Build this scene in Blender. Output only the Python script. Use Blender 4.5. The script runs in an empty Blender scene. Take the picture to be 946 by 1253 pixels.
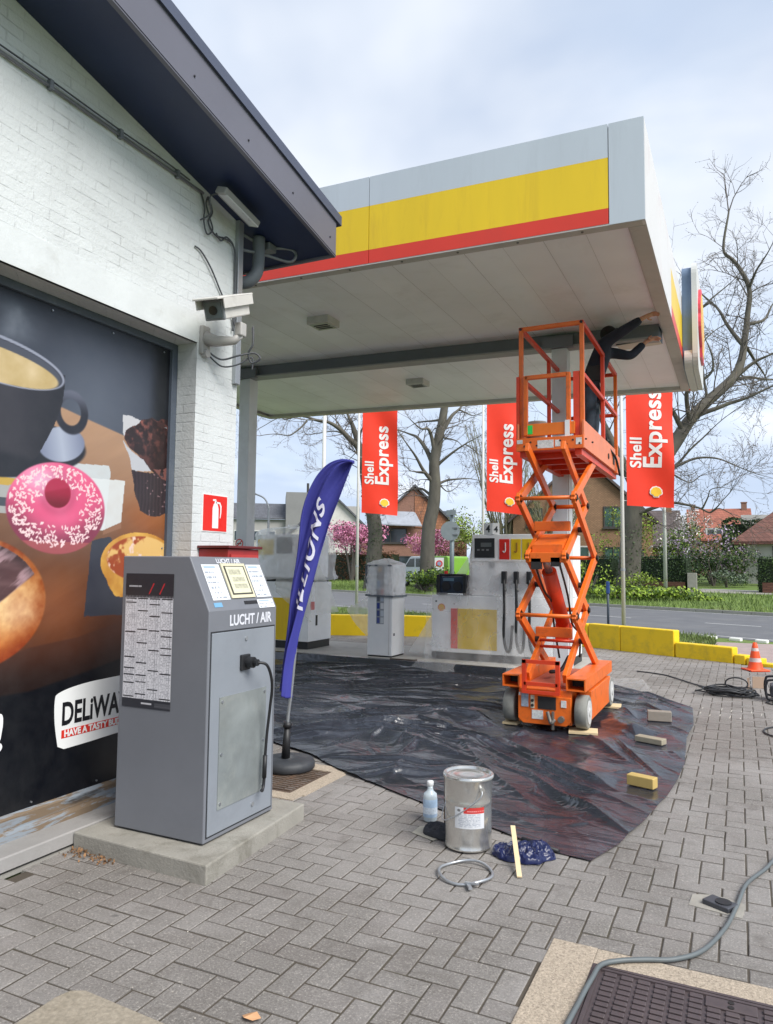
import bpy, bmesh, math, random
import numpy as np
from mathutils import Vector, Matrix, noise as mnoise
random.seed(7)
SC = bpy.context.scene
COL = SC.collection
PI = math.pi
V = Vector

def lin(c):
    """0-255 sRGB triple -> linear"""
    out = []
    for v in c[:3]:
        v = v / 255.0
        out.append(v / 12.92 if v <= 0.04045 else ((v + 0.055) / 1.055) ** 2.4)
    return tuple(out)

def c4(c):
    return (c[0], c[1], c[2], 1.0)

# ---------------------------------------------------------------- materials
MATS = {}
def newmat(name):
    m = bpy.data.materials.new(name)
    m.use_nodes = True
    nt = m.node_tree
    for n in list(nt.nodes):
        nt.nodes.remove(n)
    o = nt.nodes.new('ShaderNodeOutputMaterial')
    b = nt.nodes.new('ShaderNodeBsdfPrincipled')
    nt.links.new(b.outputs[0], o.inputs[0])
    MATS[name] = m
    return m, nt, b, o

def nd(nt, t, **kw):
    n = nt.nodes.new(t)
    for k, v in kw.items():
        setattr(n, k, v)
    return n

def mix_rgb(nt, fac, a, b, mode='MIX'):
    m = nd(nt, 'ShaderNodeMix', data_type='RGBA', blend_type=mode)
    for sock, val in ((m.inputs[0], fac), (m.inputs[6], a), (m.inputs[7], b)):
        if hasattr(val, 'links'):
            nt.links.new(val, sock)
        elif isinstance(val, (int, float)):
            sock.default_value = val
        else:
            sock.default_value = c4(val)
    return m.outputs[2]

def ramp(nt, src, stops):
    r = nd(nt, 'ShaderNodeValToRGB')
    e = r.color_ramp.elements
    while len(e) < len(stops):
        e.new(0.5)
    for el, (p, c) in zip(e, stops):
        el.position = p
        el.color = (c, c, c, 1) if isinstance(c, (int, float)) else c4(c)
    nt.links.new(src, r.inputs[0])
    return r.outputs[0]

def noise(nt, scale, detail=4, rough=0.55, vec=None, dist=0.0):
    n = nd(nt, 'ShaderNodeTexNoise')
    n.inputs['Scale'].default_value = scale
    n.inputs['Detail'].default_value = detail
    n.inputs['Roughness'].default_value = rough
    n.inputs['Distortion'].default_value = dist
    if vec is not None:
        nt.links.new(vec, n.inputs['Vector'])
    return n

def objco(nt, scale=None):
    t = nd(nt, 'ShaderNodeTexCoord')
    if scale is None:
        return t.outputs['Object']
    mp = nd(nt, 'ShaderNodeMapping')
    mp.inputs['Scale'].default_value = scale
    nt.links.new(t.outputs['Object'], mp.inputs['Vector'])
    return mp.outputs['Vector']

def mat(name, col, rough=0.6, metal=0.0, var=0.12, vscale=6.0, bump=0.0, bscale=60.0,
        dirt=None, dscale=2.5, damt=0.3, island=0.0, spec=0.5, coat=0.0, stretch=None):
    if name in MATS:
        return MATS[name]
    m, nt, b, o = newmat(name)
    base = lin(col)
    vec = objco(nt, stretch)
    n1 = noise(nt, vscale, 5, 0.6, vec)
    dark = tuple(v * (1 - var) for v in base)
    lite = tuple(min(1, v * (1 + var)) for v in base)
    c = mix_rgb(nt, ramp(nt, n1.outputs['Fac'], [(0.3, 0.0), (0.7, 1.0)]), dark, lite)
    if island:
        g = nd(nt, 'ShaderNodeNewGeometry')
        c = mix_rgb(nt, g.outputs['Random Per Island'], mix_rgb(nt, 1.0, c, tuple([1 - island] * 3), 'MULTIPLY'),
                    mix_rgb(nt, 1.0, c, tuple([1 + island] * 3), 'MULTIPLY'))
    if dirt is not None:
        n2 = noise(nt, dscale, 8, 0.7, vec, 0.4)
        c = mix_rgb(nt, ramp(nt, n2.outputs['Fac'], [(0.52, 0.0), (0.72, damt)]), c, lin(dirt))
    nt.links.new(c, b.inputs['Base Color'])
    rn = noise(nt, vscale * 2.3, 4, 0.6, vec)
    mr = nd(nt, 'ShaderNodeMapRange')
    mr.inputs['To Min'].default_value = max(0.03, rough - 0.09)
    mr.inputs['To Max'].default_value = min(1.0, rough + 0.09)
    nt.links.new(rn.outputs['Fac'], mr.inputs['Value'])
    nt.links.new(mr.outputs[0], b.inputs['Roughness'])
    b.inputs['Metallic'].default_value = metal
    b.inputs['Specular IOR Level'].default_value = spec
    b.inputs['Coat Weight'].default_value = coat
    if bump:
        n3 = noise(nt, bscale, 6, 0.65, vec)
        bp = nd(nt, 'ShaderNodeBump')
        bp.inputs['Strength'].default_value = bump
        bp.inputs['Distance'].default_value = 0.01
        nt.links.new(n3.outputs['Fac'], bp.inputs['Height'])
        nt.links.new(bp.outputs[0], b.inputs['Normal'])
    return m

def vcol_mat(name, rough=0.35, spec=0.5):
    if name in MATS:
        return MATS[name]
    m, nt, b, o = newmat(name)
    a = nd(nt, 'ShaderNodeVertexColor', layer_name='Col')
    n = noise(nt, 9, 5, 0.6, objco(nt))
    c = mix_rgb(nt, ramp(nt, n.outputs['Fac'], [(0.35, 0.0), (0.8, 0.03)]), a.outputs[0], (0.3, 0.3, 0.3))
    nt.links.new(c, b.inputs['Base Color'])
    b.inputs['Roughness'].default_value = rough
    b.inputs['Specular IOR Level'].default_value = spec
    return m

def wall_paint(name, col, brick=(0.21, 0.065), joint=0.006, bump=0.5, rough=0.6, dirtcol=(120, 118, 108), joint_dark=0.72):
    """painted brickwork: brick courses read as relief and a faint darker joint"""
    m, nt, b, o = newmat(name)
    t = nd(nt, 'ShaderNodeTexCoord')
    sx = nd(nt, 'ShaderNodeSeparateXYZ')
    nt.links.new(t.outputs['Object'], sx.inputs[0])
    add = nd(nt, 'ShaderNodeMath', operation='ADD')
    nt.links.new(sx.outputs[0], add.inputs[0]); nt.links.new(sx.outputs[1], add.inputs[1])
    wob = noise(nt, 3.0, 2, 0.5, t.outputs['Object'])
    wm = nd(nt, 'ShaderNodeMath', operation='MULTIPLY_ADD')
    nt.links.new(wob.outputs['Fac'], wm.inputs[0]); wm.inputs[1].default_value = 0.012
    nt.links.new(sx.outputs[2], wm.inputs[2])
    cb = nd(nt, 'ShaderNodeCombineXYZ')
    nt.links.new(add.outputs[0], cb.inputs[0]); nt.links.new(wm.outputs[0], cb.inputs[1])
    br = nd(nt, 'ShaderNodeTexBrick')
    br.inputs['Scale'].default_value = 1.0
    br.inputs['Brick Width'].default_value = brick[0]
    br.inputs['Row Height'].default_value = brick[1]
    br.inputs['Mortar Size'].default_value = joint
    br.inputs['Mortar Smooth'].default_value = 0.6
    br.inputs['Color1'].default_value = (1, 1, 1, 1); br.inputs['Color2'].default_value = (0.955, 0.955, 0.955, 1)
    br.inputs['Mortar'].default_value = (0.35, 0.35, 0.35, 1)
    nt.links.new(cb.outputs[0], br.inputs['Vector'])
    base = lin(col)
    # joints are only partly open: painted over in places
    patch = noise(nt, 5.0, 6, 0.7, t.outputs['Object'])
    jf = nd(nt, 'ShaderNodeMath', operation='MULTIPLY')
    nt.links.new(br.outputs['Fac'], jf.inputs[0])
    nt.links.new(ramp(nt, patch.outputs['Fac'], [(0.47, 0.05), (0.72, 1.0)]), jf.inputs[1])
    c = mix_rgb(nt, 1.0, base, br.outputs['Color'], 'MULTIPLY')
    c = mix_rgb(nt, br.outputs['Fac'], mix_rgb(nt, 0.0, c, c), base)
    c = mix_rgb(nt, jf.outputs[0], c, tuple(v * joint_dark for v in base))
    st = noise(nt, 1.6, 8, 0.7, t.outputs['Object'], 0.6)
    c = mix_rgb(nt, ramp(nt, st.outputs['Fac'], [(0.5, 0.0), (0.8, 0.28)]), c, lin(dirtcol))
    sp = noise(nt, 38, 3, 0.6, t.outputs['Object'])
    c = mix_rgb(nt, ramp(nt, sp.outputs['Fac'], [(0.68, 0.0), (0.76, 0.35)]), c, lin(dirtcol))
    nt.links.new(c, b.inputs['Base Color'])
    b.inputs['Roughness'].default_value = rough
    fine = noise(nt, 45, 5, 0.6, t.outputs['Object'])
    h = nd(nt, 'ShaderNodeMath', operation='MULTIPLY_ADD')
    nt.links.new(jf.outputs[0], h.inputs[0]); h.inputs[1].default_value = -1.0
    nt.links.new(fine.outputs['Fac'], h.inputs[2])
    bp = nd(nt, 'ShaderNodeBump')
    bp.inputs['Strength'].default_value = bump; bp.inputs['Distance'].default_value = 0.008
    nt.links.new(h.outputs[0], bp.inputs['Height'])
    nt.links.new(bp.outputs[0], b.inputs['Normal'])
    return m

def tile_mat(name, col, scale=(0.22, 0.3), var=0.25):
    """roof tiles / bricks in colour rows, for far buildings"""
    m, nt, b, o = newmat(name)
    t = nd(nt, 'ShaderNodeTexCoord')
    sx = nd(nt, 'ShaderNodeSeparateXYZ'); nt.links.new(t.outputs['Object'], sx.inputs[0])
    add = nd(nt, 'ShaderNodeMath', operation='ADD')
    nt.links.new(sx.outputs[0], add.inputs[0]); nt.links.new(sx.outputs[1], add.inputs[1])
    cb = nd(nt, 'ShaderNodeCombineXYZ')
    nt.links.new(add.outputs[0], cb.inputs[0]); nt.links.new(sx.outputs[2], cb.inputs[1])
    br = nd(nt, 'ShaderNodeTexBrick')
    br.inputs['Scale'].default_value = 1.0
    br.inputs['Brick Width'].default_value = scale[0]; br.inputs['Row Height'].default_value = scale[1]
    br.inputs['Mortar Size'].default_value = 0.02
    base = lin(col)
    br.inputs['Color1'].default_value = c4(tuple(v * (1 + var) for v in base))
    br.inputs['Color2'].default_value = c4(tuple(v * (1 - var) for v in base))
    br.inputs['Mortar'].default_value = c4(tuple(v * 0.6 for v in base))
    nt.links.new(cb.outputs[0], br.inputs['Vector'])
    n = noise(nt, 0.8, 6, 0.7, t.outputs['Object'])
    c = mix_rgb(nt, ramp(nt, n.outputs['Fac'], [(0.4, 0.0), (0.8, 0.5)]), br.outputs['Color'], tuple(v * 0.55 for v in base))
    nt.links.new(c, b.inputs['Base Color'])
    b.inputs['Roughness'].default_value = 0.8
    return m

def glass_mat(name, col=(40, 48, 56), rough=0.08):
    m, nt, b, o = newmat(name)
    n = noise(nt, 2.0, 3, 0.5, objco(nt))
    c = mix_rgb(nt, n.outputs['Fac'], tuple(v * 0.6 for v in lin(col)), tuple(v * 1.4 for v in lin(col)))
    nt.links.new(c, b.inputs['Base Color'])
    b.inputs['Roughness'].default_value = rough
    b.inputs['Specular IOR Level'].default_value = 0.8
    return m

def film_mat(name, col, alpha, rough=0.25, amax=None):
    """thin translucent plastic film"""
    m, nt, b, o = newmat(name)
    b.inputs['Base Color'].default_value = c4(lin(col))
    b.inputs['Roughness'].default_value = rough
    tr = nd(nt, 'ShaderNodeBsdfTransparent')
    tl = nd(nt, 'ShaderNodeBsdfTranslucent'); tl.inputs[0].default_value = c4(lin(col))
    mx0 = nd(nt, 'ShaderNodeMixShader'); mx0.inputs[0].default_value = 0.35
    nt.links.new(b.outputs[0], mx0.inputs[1]); nt.links.new(tl.outputs[0], mx0.inputs[2])
    mx = nd(nt, 'ShaderNodeMixShader')
    n = noise(nt, 3, 3, 0.5, objco(nt), 0.6)
    f = ramp(nt, n.outputs['Fac'], [(0.3, alpha), (0.75, amax or min(1, alpha * 1.8))])
    nt.links.new(f, mx.inputs[0])
    nt.links.new(tr.outputs[0], mx.inputs[1]); nt.links.new(mx0.outputs[0], mx.inputs[2])
    n3 = noise(nt, 9, 3, 0.5, objco(nt), 1.0)
    bp = nd(nt, 'ShaderNodeBump'); bp.inputs['Strength'].default_value = 0.08; bp.inputs['Distance'].default_value = 0.02
    nt.links.new(n3.outputs['Fac'], bp.inputs['Height']); nt.links.new(bp.outputs[0], b.inputs['Normal'])
    nt.links.new(mx.outputs[0], o.inputs[0])
    return m

# ---------------------------------------------------------------- mesh builder
def frame_of(d):
    d = V(d).normalized()
    up = V((0, 0, 1)) if abs(d.z) < 0.95 else V((0, 1, 0))
    a = d.cross(up).normalized()
    b = a.cross(d).normalized()
    return a, b

class MB:
    def __init__(self):
        self.v = []; self.f = []; self.mi = []; self.sm = []
        self.m = 0; self.smooth = False
    def add(self, vs, fs):
        o = len(self.v)
        self.v.extend([V(p) for p in vs])
        for f in fs:
            self.f.append([i + o for i in f]); self.mi.append(self.m); self.sm.append(self.smooth)
        return self
    def box(self, c, s, rz=0.0, M=None, bev=0.0):
        hx, hy, hz = s[0] / 2, s[1] / 2, s[2] / 2
        if M is None:
            M = Matrix.Translation(V(c)) @ Matrix.Rotation(rz, 4, 'Z')
        else:
            M = Matrix.Translation(V(c)) @ M
        if bev > 0:
            bm = bmesh.new()
            bmesh.ops.create_cube(bm, size=1.0)
            bmesh.ops.scale(bm, vec=(s[0], s[1], s[2]), verts=bm.verts)
            bmesh.ops.bevel(bm, geom=list(bm.edges), offset=bev, segments=2, affect='EDGES', profile=0.5)
            bm.verts.index_update()
            vs = [M @ v.co for v in bm.verts]; fs = [[v.index for v in f.verts] for f in bm.faces]
            bm.free()
            return self.add(vs, fs)
        vs = [M @ V((x * hx, y * hy, z * hz)) for z in (-1, 1) for y in (-1, 1) for x in (-1, 1)]
        fs = [(0, 2, 3, 1), (4, 5, 7, 6), (0, 1, 5, 4), (2, 6, 7, 3), (0, 4, 6, 2), (1, 3, 7, 5)]
        return self.add(vs, fs)
    def bx(self, x0, x1, y0, y1, z0, z1, bev=0.0):
        return self.box(((x0 + x1) / 2, (y0 + y1) / 2, (z0 + z1) / 2), (abs(x1 - x0), abs(y1 - y0), abs(z1 - z0)), bev=bev)
    def bar(self, p, q, w, h, side=None):
        """rectangular bar from p to q; w across 'side' direction, h the other"""
        p, q = V(p), V(q); d = (q - p).normalized()
        if side is None:
            a, b = frame_of(d)
        else:
            a = V(side).normalized(); b = a.cross(d).normalized()
        vs = []
        for c in (p, q):
            for sa, sb in ((-1, -1), (1, -1), (1, 1), (-1, 1)):
                vs.append(c + a * sa * w / 2 + b * sb * h / 2)
        fs = [(0, 3, 2, 1), (4, 5, 6, 7), (0, 1, 5, 4), (1, 2, 6, 5), (2, 3, 7, 6), (3, 0, 4, 7)]
        return self.add(vs, fs)
    def tube(self, pts, r, seg=8, caps=True):
        pts = [V(p) for p in pts]; n = len(pts)
        rs = r if isinstance(r, (list, tuple)) else [r] * n
        ds = []
        for i in range(n):
            d = pts[min(i + 1, n - 1)] - pts[max(i - 1, 0)]
            ds.append(d.normalized() if d.length > 1e-9 else V((0, 0, 1)))
        a, b = frame_of(ds[0])
        vs = []
        for i in range(n):
            a = (a - ds[i] * a.dot(ds[i]))
            a = a.normalized() if a.length > 1e-6 else frame_of(ds[i])[0]
            b = ds[i].cross(a)
            for k in range(seg):
                t = 2 * PI * k / seg
                vs.append(pts[i] + (a * math.cos(t) + b * math.sin(t)) * rs[i])
        fs = []
        for i in range(n - 1):
            for k in range(seg):
                k2 = (k + 1) % seg
                fs.append((i * seg + k, i * seg + k2, (i + 1) * seg + k2, (i + 1) * seg + k))
        s = self.smooth; self.smooth = True; o0 = len(self.v)
        self.add(vs, fs); self.smooth = False
        if caps:
            for f in (tuple(reversed(range(seg))), tuple(range((n - 1) * seg, n * seg))):
                self.f.append([i + o0 for i in f]); self.mi.append(self.m); self.sm.append(False)
        self.smooth = s
        return self
    def cyl(self, c, r, h, seg=24, axis='Z', r2=None):
        c = V(c); d = {'X': V((1, 0, 0)), 'Y': V((0, 1, 0)), 'Z': V((0, 0, 1))}[axis]
        a, b = frame_of(d); r2 = r if r2 is None else r2
        p = c - d * h / 2; q = c + d * h / 2
        vs = []
        for cc, rr in ((p, r), (q, r2)):
            for k in range(seg):
                t = 2 * PI * k / seg
                vs.append(cc + (a * math.cos(t) + b * math.sin(t)) * rr)
        fs = [(k, (k + 1) % seg, seg + (k + 1) % seg, seg + k) for k in range(seg)]
        fs += [tuple(reversed(range(seg))), tuple(range(seg, 2 * seg))]
        return self.add(vs, fs)
    def lathe(self, c, prof, seg=32):
        """prof: list of (r,z) around vertical axis at c"""
        c = V(c); vs = []; n = len(prof)
        for (r, z) in prof:
            for k in range(seg):
                t = 2 * PI * k / seg
                vs.append(c + V((r * math.cos(t), r * math.sin(t), z)))
        fs = []
        for i in range(n - 1):
            for k in range(seg):
                k2 = (k + 1) % seg
                fs.append((i * seg + k, i * seg + k2, (i + 1) * seg + k2, (i + 1) * seg + k))
        s = self.smooth; self.smooth = True
        self.add(vs, fs); self.smooth = s
        return self
    def prism(self, poly, d):
        """closed polygon (3D points) extruded by vector d"""
        poly = [V(p) for p in poly]; d = V(d); n = len(poly)
        vs = poly + [p + d for p in poly]
        fs = [tuple(reversed(range(n))), tuple(range(n, 2 * n))]
        fs += [(i, (i + 1) % n, n + (i + 1) % n, n + i) for i in range(n)]
        return self.add(vs, fs)
    def grid(self, fn, nu, nv, closed=False):
        vs = [fn(i / (nu - 1), j / (nv - 1)) for j in range(nv) for i in range(nu)]
        fs = [(j * nu + i, j * nu + i + 1, (j + 1) * nu + i + 1, (j + 1) * nu + i) for j in range(nv - 1) for i in range(nu - 1)]
        s = self.smooth; self.smooth = True
        self.add(vs, fs); self.smooth = s
        return self
    def leaf(self, p, size, nrm=None):
        a = V((random.gauss(0, 1), random.gauss(0, 1), random.gauss(0, 1))).normalized()
        n = a if nrm is None else (a + V(nrm) * 1.2).normalized()
        u, w = frame_of(n)
        t = random.uniform(0, 2 * PI)
        e = u * math.cos(t) + w * math.sin(t); g = n.cross(e)
        p = V(p); l = size * random.uniform(.7, 1.3)
        return self.add([p - e * l * .5, p + g * l * .3, p + e * l * .5, p - g * l * .3], [(0, 1, 2, 3)])
    def mesh(self, name, origin):
        me = bpy.data.meshes.new(name)
        o = V(origin)
        me.from_pydata([tuple(v - o) for v in self.v], [], self.f)
        me.polygons.foreach_set('material_index', self.mi)
        me.polygons.foreach_set('use_smooth', self.sm)
        return me
    def build(self, name, mats, parent=None, origin=None, fix=True):
        o3 = parent_loc(parent) if parent is not None else V(origin if origin is not None else (0, 0, 0))
        me = self.mesh(name, o3)
        for m in (mats if isinstance(mats, (list, tuple)) else [mats]):
            me.materials.append(m)
        if fix:
            bm = bmesh.new(); bm.from_mesh(me)
            bmesh.ops.recalc_face_normals(bm, faces=bm.faces)
            bm.to_mesh(me); bm.free()
        ob = bpy.data.objects.new(name, me)
        COL.objects.link(ob)
        if parent is not None:
            ob.parent = parent
        else:
            ob.location = o3
        return ob

def parent_loc(p):
    l = V((0, 0, 0))
    while p is not None:
        l += p.location; p = p.parent
    return l

def tag(o, label=None, cat=None, group=None, kind=None):
    if label: o['label'] = label
    if cat: o['category'] = cat
    if group: o['group'] = group
    if kind: o['kind'] = kind
    return o

def thing(name, label, cat, loc=(0, 0, 0), group=None):
    o = bpy.data.objects.new(name, None)
    o.empty_display_size = 0.2
    COL.objects.link(o); o.location = V(loc)
    return tag(o, label, cat, group)

def copy_tree(o, parent=None):
    c = o.copy(); COL.objects.link(c)
    if parent is not None:
        c.parent = parent
    for ch in list(o.children):
        copy_tree(ch, c)
    return c

def bevel_mod(o, w=0.004, seg=2):
    m = o.modifiers.new('Bevel', 'BEVEL'); m.width = w; m.segments = seg; m.limit_method = 'ANGLE'
    m.angle_limit = math.radians(40)
    return o

def text_mesh(s, size, bold=0.0, depth=0.001, align='CENTER', sub=0, xs=1.0, space=1.0):
    cu = bpy.data.curves.new('lettering', 'FONT')
    cu.body = s; cu.size = size; cu.align_x = align; cu.align_y = 'BOTTOM_BASELINE'
    cu.space_character = space; cu.extrude = depth; cu.offset = bold; cu.resolution_u = 4
    ob = bpy.data.objects.new('lettering', cu)
    COL.objects.link(ob)
    bpy.context.view_layer.update()
    dg = bpy.context.evaluated_depsgraph_get()
    me = bpy.data.meshes.new_from_object(ob.evaluated_get(dg))
    bpy.data.objects.remove(ob); bpy.data.curves.remove(cu)
    if sub:
        bm = bmesh.new(); bm.from_mesh(me)
        bmesh.ops.triangulate(bm, faces=bm.faces)
        for _ in range(6):
            es = [e for e in bm.edges if e.calc_length() > sub]
            if not es: break
            bmesh.ops.subdivide_edges(bm, edges=es, cuts=1)
            bmesh.ops.triangulate(bm, faces=bm.faces)
        bm.to_mesh(me); bm.free()
    for v in me.vertices:
        v.co.x *= xs
    return me

def text(parent, name, s, size, org, right, up, m, bold=0.0, depth=0.001, align='CENTER', warp=None, sub=0, xs=1.0):
    me = text_mesh(s, size, bold, depth, align, sub, xs)
    r = V(right).normalized(); u = V(up).normalized(); n = r.cross(u); pl = parent_loc(parent) if parent is not None else V((0, 0, 0))
    for v in me.vertices:
        p = V(org) + r * v.co.x + u * v.co.y + n * v.co.z
        if warp: p = warp(p, v.co.z)
        v.co = p - pl
    me.materials.clear(); me.materials.append(m)
    ob = bpy.data.objects.new(name, me); COL.objects.link(ob)
    if parent is not None: ob.parent = parent
    return ob

def panel(name, org, uvec, vvec, nx, ny, fn, m, parent=None, thick=0.002):
    """flat printed panel: colour per vertex from fn(U,V) with U,V in 0..1; has a thin backing"""
    org, uvec, vvec = V(org), V(uvec), V(vvec)
    pl = parent_loc(parent) if parent is not None else V((0, 0, 0))
    u = np.linspace(0, 1, nx); v = np.linspace(0, 1, ny)
    U, W = np.meshgrid(u, v)
    rgb = fn(U, W)                                   # sRGB 0..1 arrays (ny,nx,3)
    rgb = np.clip(rgb, 0, 1)
    L = np.where(rgb <= 0.04045, rgb / 12.92, ((rgb + 0.055) / 1.055) ** 2.4)
    P = (np.array(org - pl)[None, None, :] + U[..., None] * np.array(uvec) + W[..., None] * np.array(vvec)).reshape(-1, 3)
    me = bpy.data.meshes.new(name)
    idx = np.arange(nx * ny).reshape(ny, nx)
    F = np.stack([idx[:-1, :-1], idx[:-1, 1:], idx[1:, 1:], idx[1:, :-1]], -1).reshape(-1, 4)
    nrm = uvec.cross(vvec).normalized()
    back = [org - pl - nrm * thick, org - pl + uvec - nrm * thick, org - pl + uvec + vvec - nrm * thick, org - pl + vvec - nrm * thick]
    n0 = nx * ny
    P = np.vstack([P, np.array([list(b) for b in back])])
    faces = F.tolist() + [[n0 + 3, n0 + 2, n0 + 1, n0]]
    me.from_pydata(P.tolist(), [], faces)
    ca = me.color_attributes.new('Col', 'FLOAT_COLOR', 'POINT')
    buf = np.ones((nx * ny + 4, 4), dtype=np.float32)
    buf[:n0, :3] = L.reshape(-1, 3); buf[n0:, :3] = 0.2
    ca.data.foreach_set('color', buf.ravel())
    me.materials.append(m)
    ob = bpy.data.objects.new(name, me); COL.objects.link(ob)
    if parent is not None: ob.parent = parent
    return ob

# numpy painting helpers
def inpoly(X, Y, poly):
    n = len(poly); r = np.zeros(X.shape, bool)
    j = n - 1
    for i in range(n):
        xi, yi = poly[i]; xj, yj = poly[j]
        c = ((yi > Y) != (yj > Y)) & (X < (xj - xi) * (Y - yi) / ((yj - yi) if yj != yi else 1e-9) + xi)
        r ^= c; j = i
    return r
def vnoise(X, Y, s, seed=0):
    """smooth value noise"""
    rs = np.random.RandomState(seed); T = rs.rand(256, 256)
    x = X * s + 37.2; y = Y * s + 11.7
    xi = np.floor(x).astype(int); yi = np.floor(y).astype(int); fx = x - xi; fy = y - yi
    fx = fx * fx * (3 - 2 * fx); fy = fy * fy * (3 - 2 * fy)
    g = lambda a, b: T[a % 256, b % 256]
    return (g(xi, yi) * (1 - fx) + g(xi + 1, yi) * fx) * (1 - fy) + (g(xi, yi + 1) * (1 - fx) + g(xi + 1, yi + 1) * fx) * fy
def fbm(X, Y, s, seed=0, o=4):
    r = 0; a = 0.5
    for k in range(o):
        r = r + a * vnoise(X, Y, s * 2 ** k, seed + k); a *= 0.5
    return r / (1 - 0.5 ** o)
def put(img, mask, col):
    """mask float 0..1, col sRGB 0-255 triple or array"""
    m = np.clip(mask, 0, 1)[..., None]
    c = np.array(col, float) / 255.0 if not isinstance(col, np.ndarray) else col
    return img * (1 - m) + c * m
def sstep(a, b, x):
    t = np.clip((x - a) / (b - a), 0, 1); return t * t * (3 - 2 * t)

def smoothcurve(pts, n=8):
    """Catmull-Rom through pts"""
    pts = [V(p) for p in pts]; out = []
    for i in range(len(pts) - 1):
        p0 = pts[max(i - 1, 0)]; p1 = pts[i]; p2 = pts[i + 1]; p3 = pts[min(i + 2, len(pts) - 1)]
        for k in range(n):
            t = k / n
            out.append(0.5 * ((2 * p1) + (p2 - p0) * t + (2 * p0 - 5 * p1 + 4 * p2 - p3) * t * t + (3 * p1 - p0 - 3 * p2 + p3) * t ** 3))
    out.append(pts[-1]); return out
# ---------------------------------------------------------------- camera, light, sky
cam = bpy.data.cameras.new('camera'); camo = bpy.data.objects.new('camera', cam); COL.objects.link(camo)
cam.sensor_fit = 'HORIZONTAL'; cam.sensor_width = 36.0; cam.lens = 900.0 / 946.0 * 36.0
cam.clip_start = 0.05; cam.clip_end = 3000
camo.matrix_world = Matrix(((0.902215, 0.02138, 0.430757, 0), (0.431140, -0.069054, -0.899639, 0), (0.010511, 0.997384, -0.071520, 1.6), (0, 0, 0, 1)))
SC.camera = camo

SUN_EL, SUN_AZ = math.radians(46), math.radians(112)       # azimuth measured from +Y towards +X
sd = V((math.sin(SUN_AZ) * math.cos(SUN_EL), math.cos(SUN_AZ) * math.cos(SUN_EL), math.sin(SUN_EL)))
sl = bpy.data.lights.new('sun', 'SUN'); sl.energy = 1.5; sl.angle = math.radians(35); sl.color = (1.0, 0.96, 0.9)
so = bpy.data.objects.new('sun', sl); COL.objects.link(so)
so.rotation_euler = (-sd).to_track_quat('-Z', 'Y').to_euler()

w = bpy.data.worlds.new('World'); SC.world = w; w.use_nodes = True
nt = w.node_tree
for n in list(nt.nodes): nt.nodes.remove(n)
wo = nd(nt, 'ShaderNodeOutputWorld'); bg = nd(nt, 'ShaderNodeBackground'); bg.inputs[1].default_value = 0.053
sky = nd(nt, 'ShaderNodeTexSky', sky_type='NISHITA'); sky.sun_disc = False
sky.sun_elevation = SUN_EL; sky.sun_rotation = SUN_AZ; sky.air_density = 1.2; sky.dust_density = 2.0
tc = nd(nt, 'ShaderNodeTexCoord')
# project the view direction on a cloud layer so that clouds flatten towards the horizon
sx = nd(nt, 'ShaderNodeSeparateXYZ'); nt.links.new(tc.outputs['Generated'], sx.inputs[0])
zz = nd(nt, 'ShaderNodeMath', operation='MAXIMUM'); nt.links.new(sx.outputs[2], zz.inputs[0]); zz.inputs[1].default_value = 0.0
za = nd(nt, 'ShaderNodeMath', operation='ADD'); nt.links.new(zz.outputs[0], za.inputs[0]); za.inputs[1].default_value = 0.22
dx = nd(nt, 'ShaderNodeMath', operation='DIVIDE'); nt.links.new(sx.outputs[0], dx.inputs[0]); nt.links.new(za.outputs[0], dx.inputs[1])
dy = nd(nt, 'ShaderNodeMath', operation='DIVIDE'); nt.links.new(sx.outputs[1], dy.inputs[0]); nt.links.new(za.outputs[0], dy.inputs[1])
cbn = nd(nt, 'ShaderNodeCombineXYZ'); nt.links.new(dx.outputs[0], cbn.inputs[0]); nt.links.new(dy.outputs[0], cbn.inputs[1])
cbn.inputs[2].default_value = 3.7
n1 = noise(nt, 1.15, 7, 0.5, cbn.outputs[0], 0.3)
n2 = noise(nt, 0.8, 5, 0.5, cbn.outputs[0], 0.2)
cloud = mix_rgb(nt, ramp(nt, n1.outputs['Fac'], [(0.40, 0.0), (0.58, 1.0)]), (4.4, 5.15, 6.35), (6.2, 6.5, 7.0))
cloud = mix_rgb(nt, ramp(nt, n2.outputs['Fac'], [(0.42, 0.8), (0.56, 0.0)]), cloud, (3.25, 3.95, 5.2))
hz = nd(nt, 'ShaderNodeMapRange'); nt.links.new(zz.outputs[0], hz.inputs['Value']); hz.inputs['From Max'].default_value = 0.5; hz.inputs['To Min'].default_value = 1.16; hz.inputs['To Max'].default_value = 1.0
hm = nd(nt, 'ShaderNodeVectorMath', operation='SCALE'); nt.links.new(cloud, hm.inputs[0]); nt.links.new(hz.outputs[0], hm.inputs['Scale'])
fin = mix_rgb(nt, 0.93, sky.outputs[0], hm.outputs[0])
nt.links.new(fin, bg.inputs[0]); nt.links.new(bg.outputs[0], wo.inputs[0])

SC.view_settings.view_transform = 'Standard'
try: SC.view_settings.look = 'None'
except Exception: pass
SC.view_settings.exposure = 1.62; SC.view_settings.gamma = 1.0
SC.view_settings.use_curve_mapping = False
SC.cycles.max_bounces = 8; SC.cycles.transparent_max_bounces = 12
SC.cycles.use_denoising = True
SC.cycles.sample_clamp_indirect = 6.0

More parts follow.
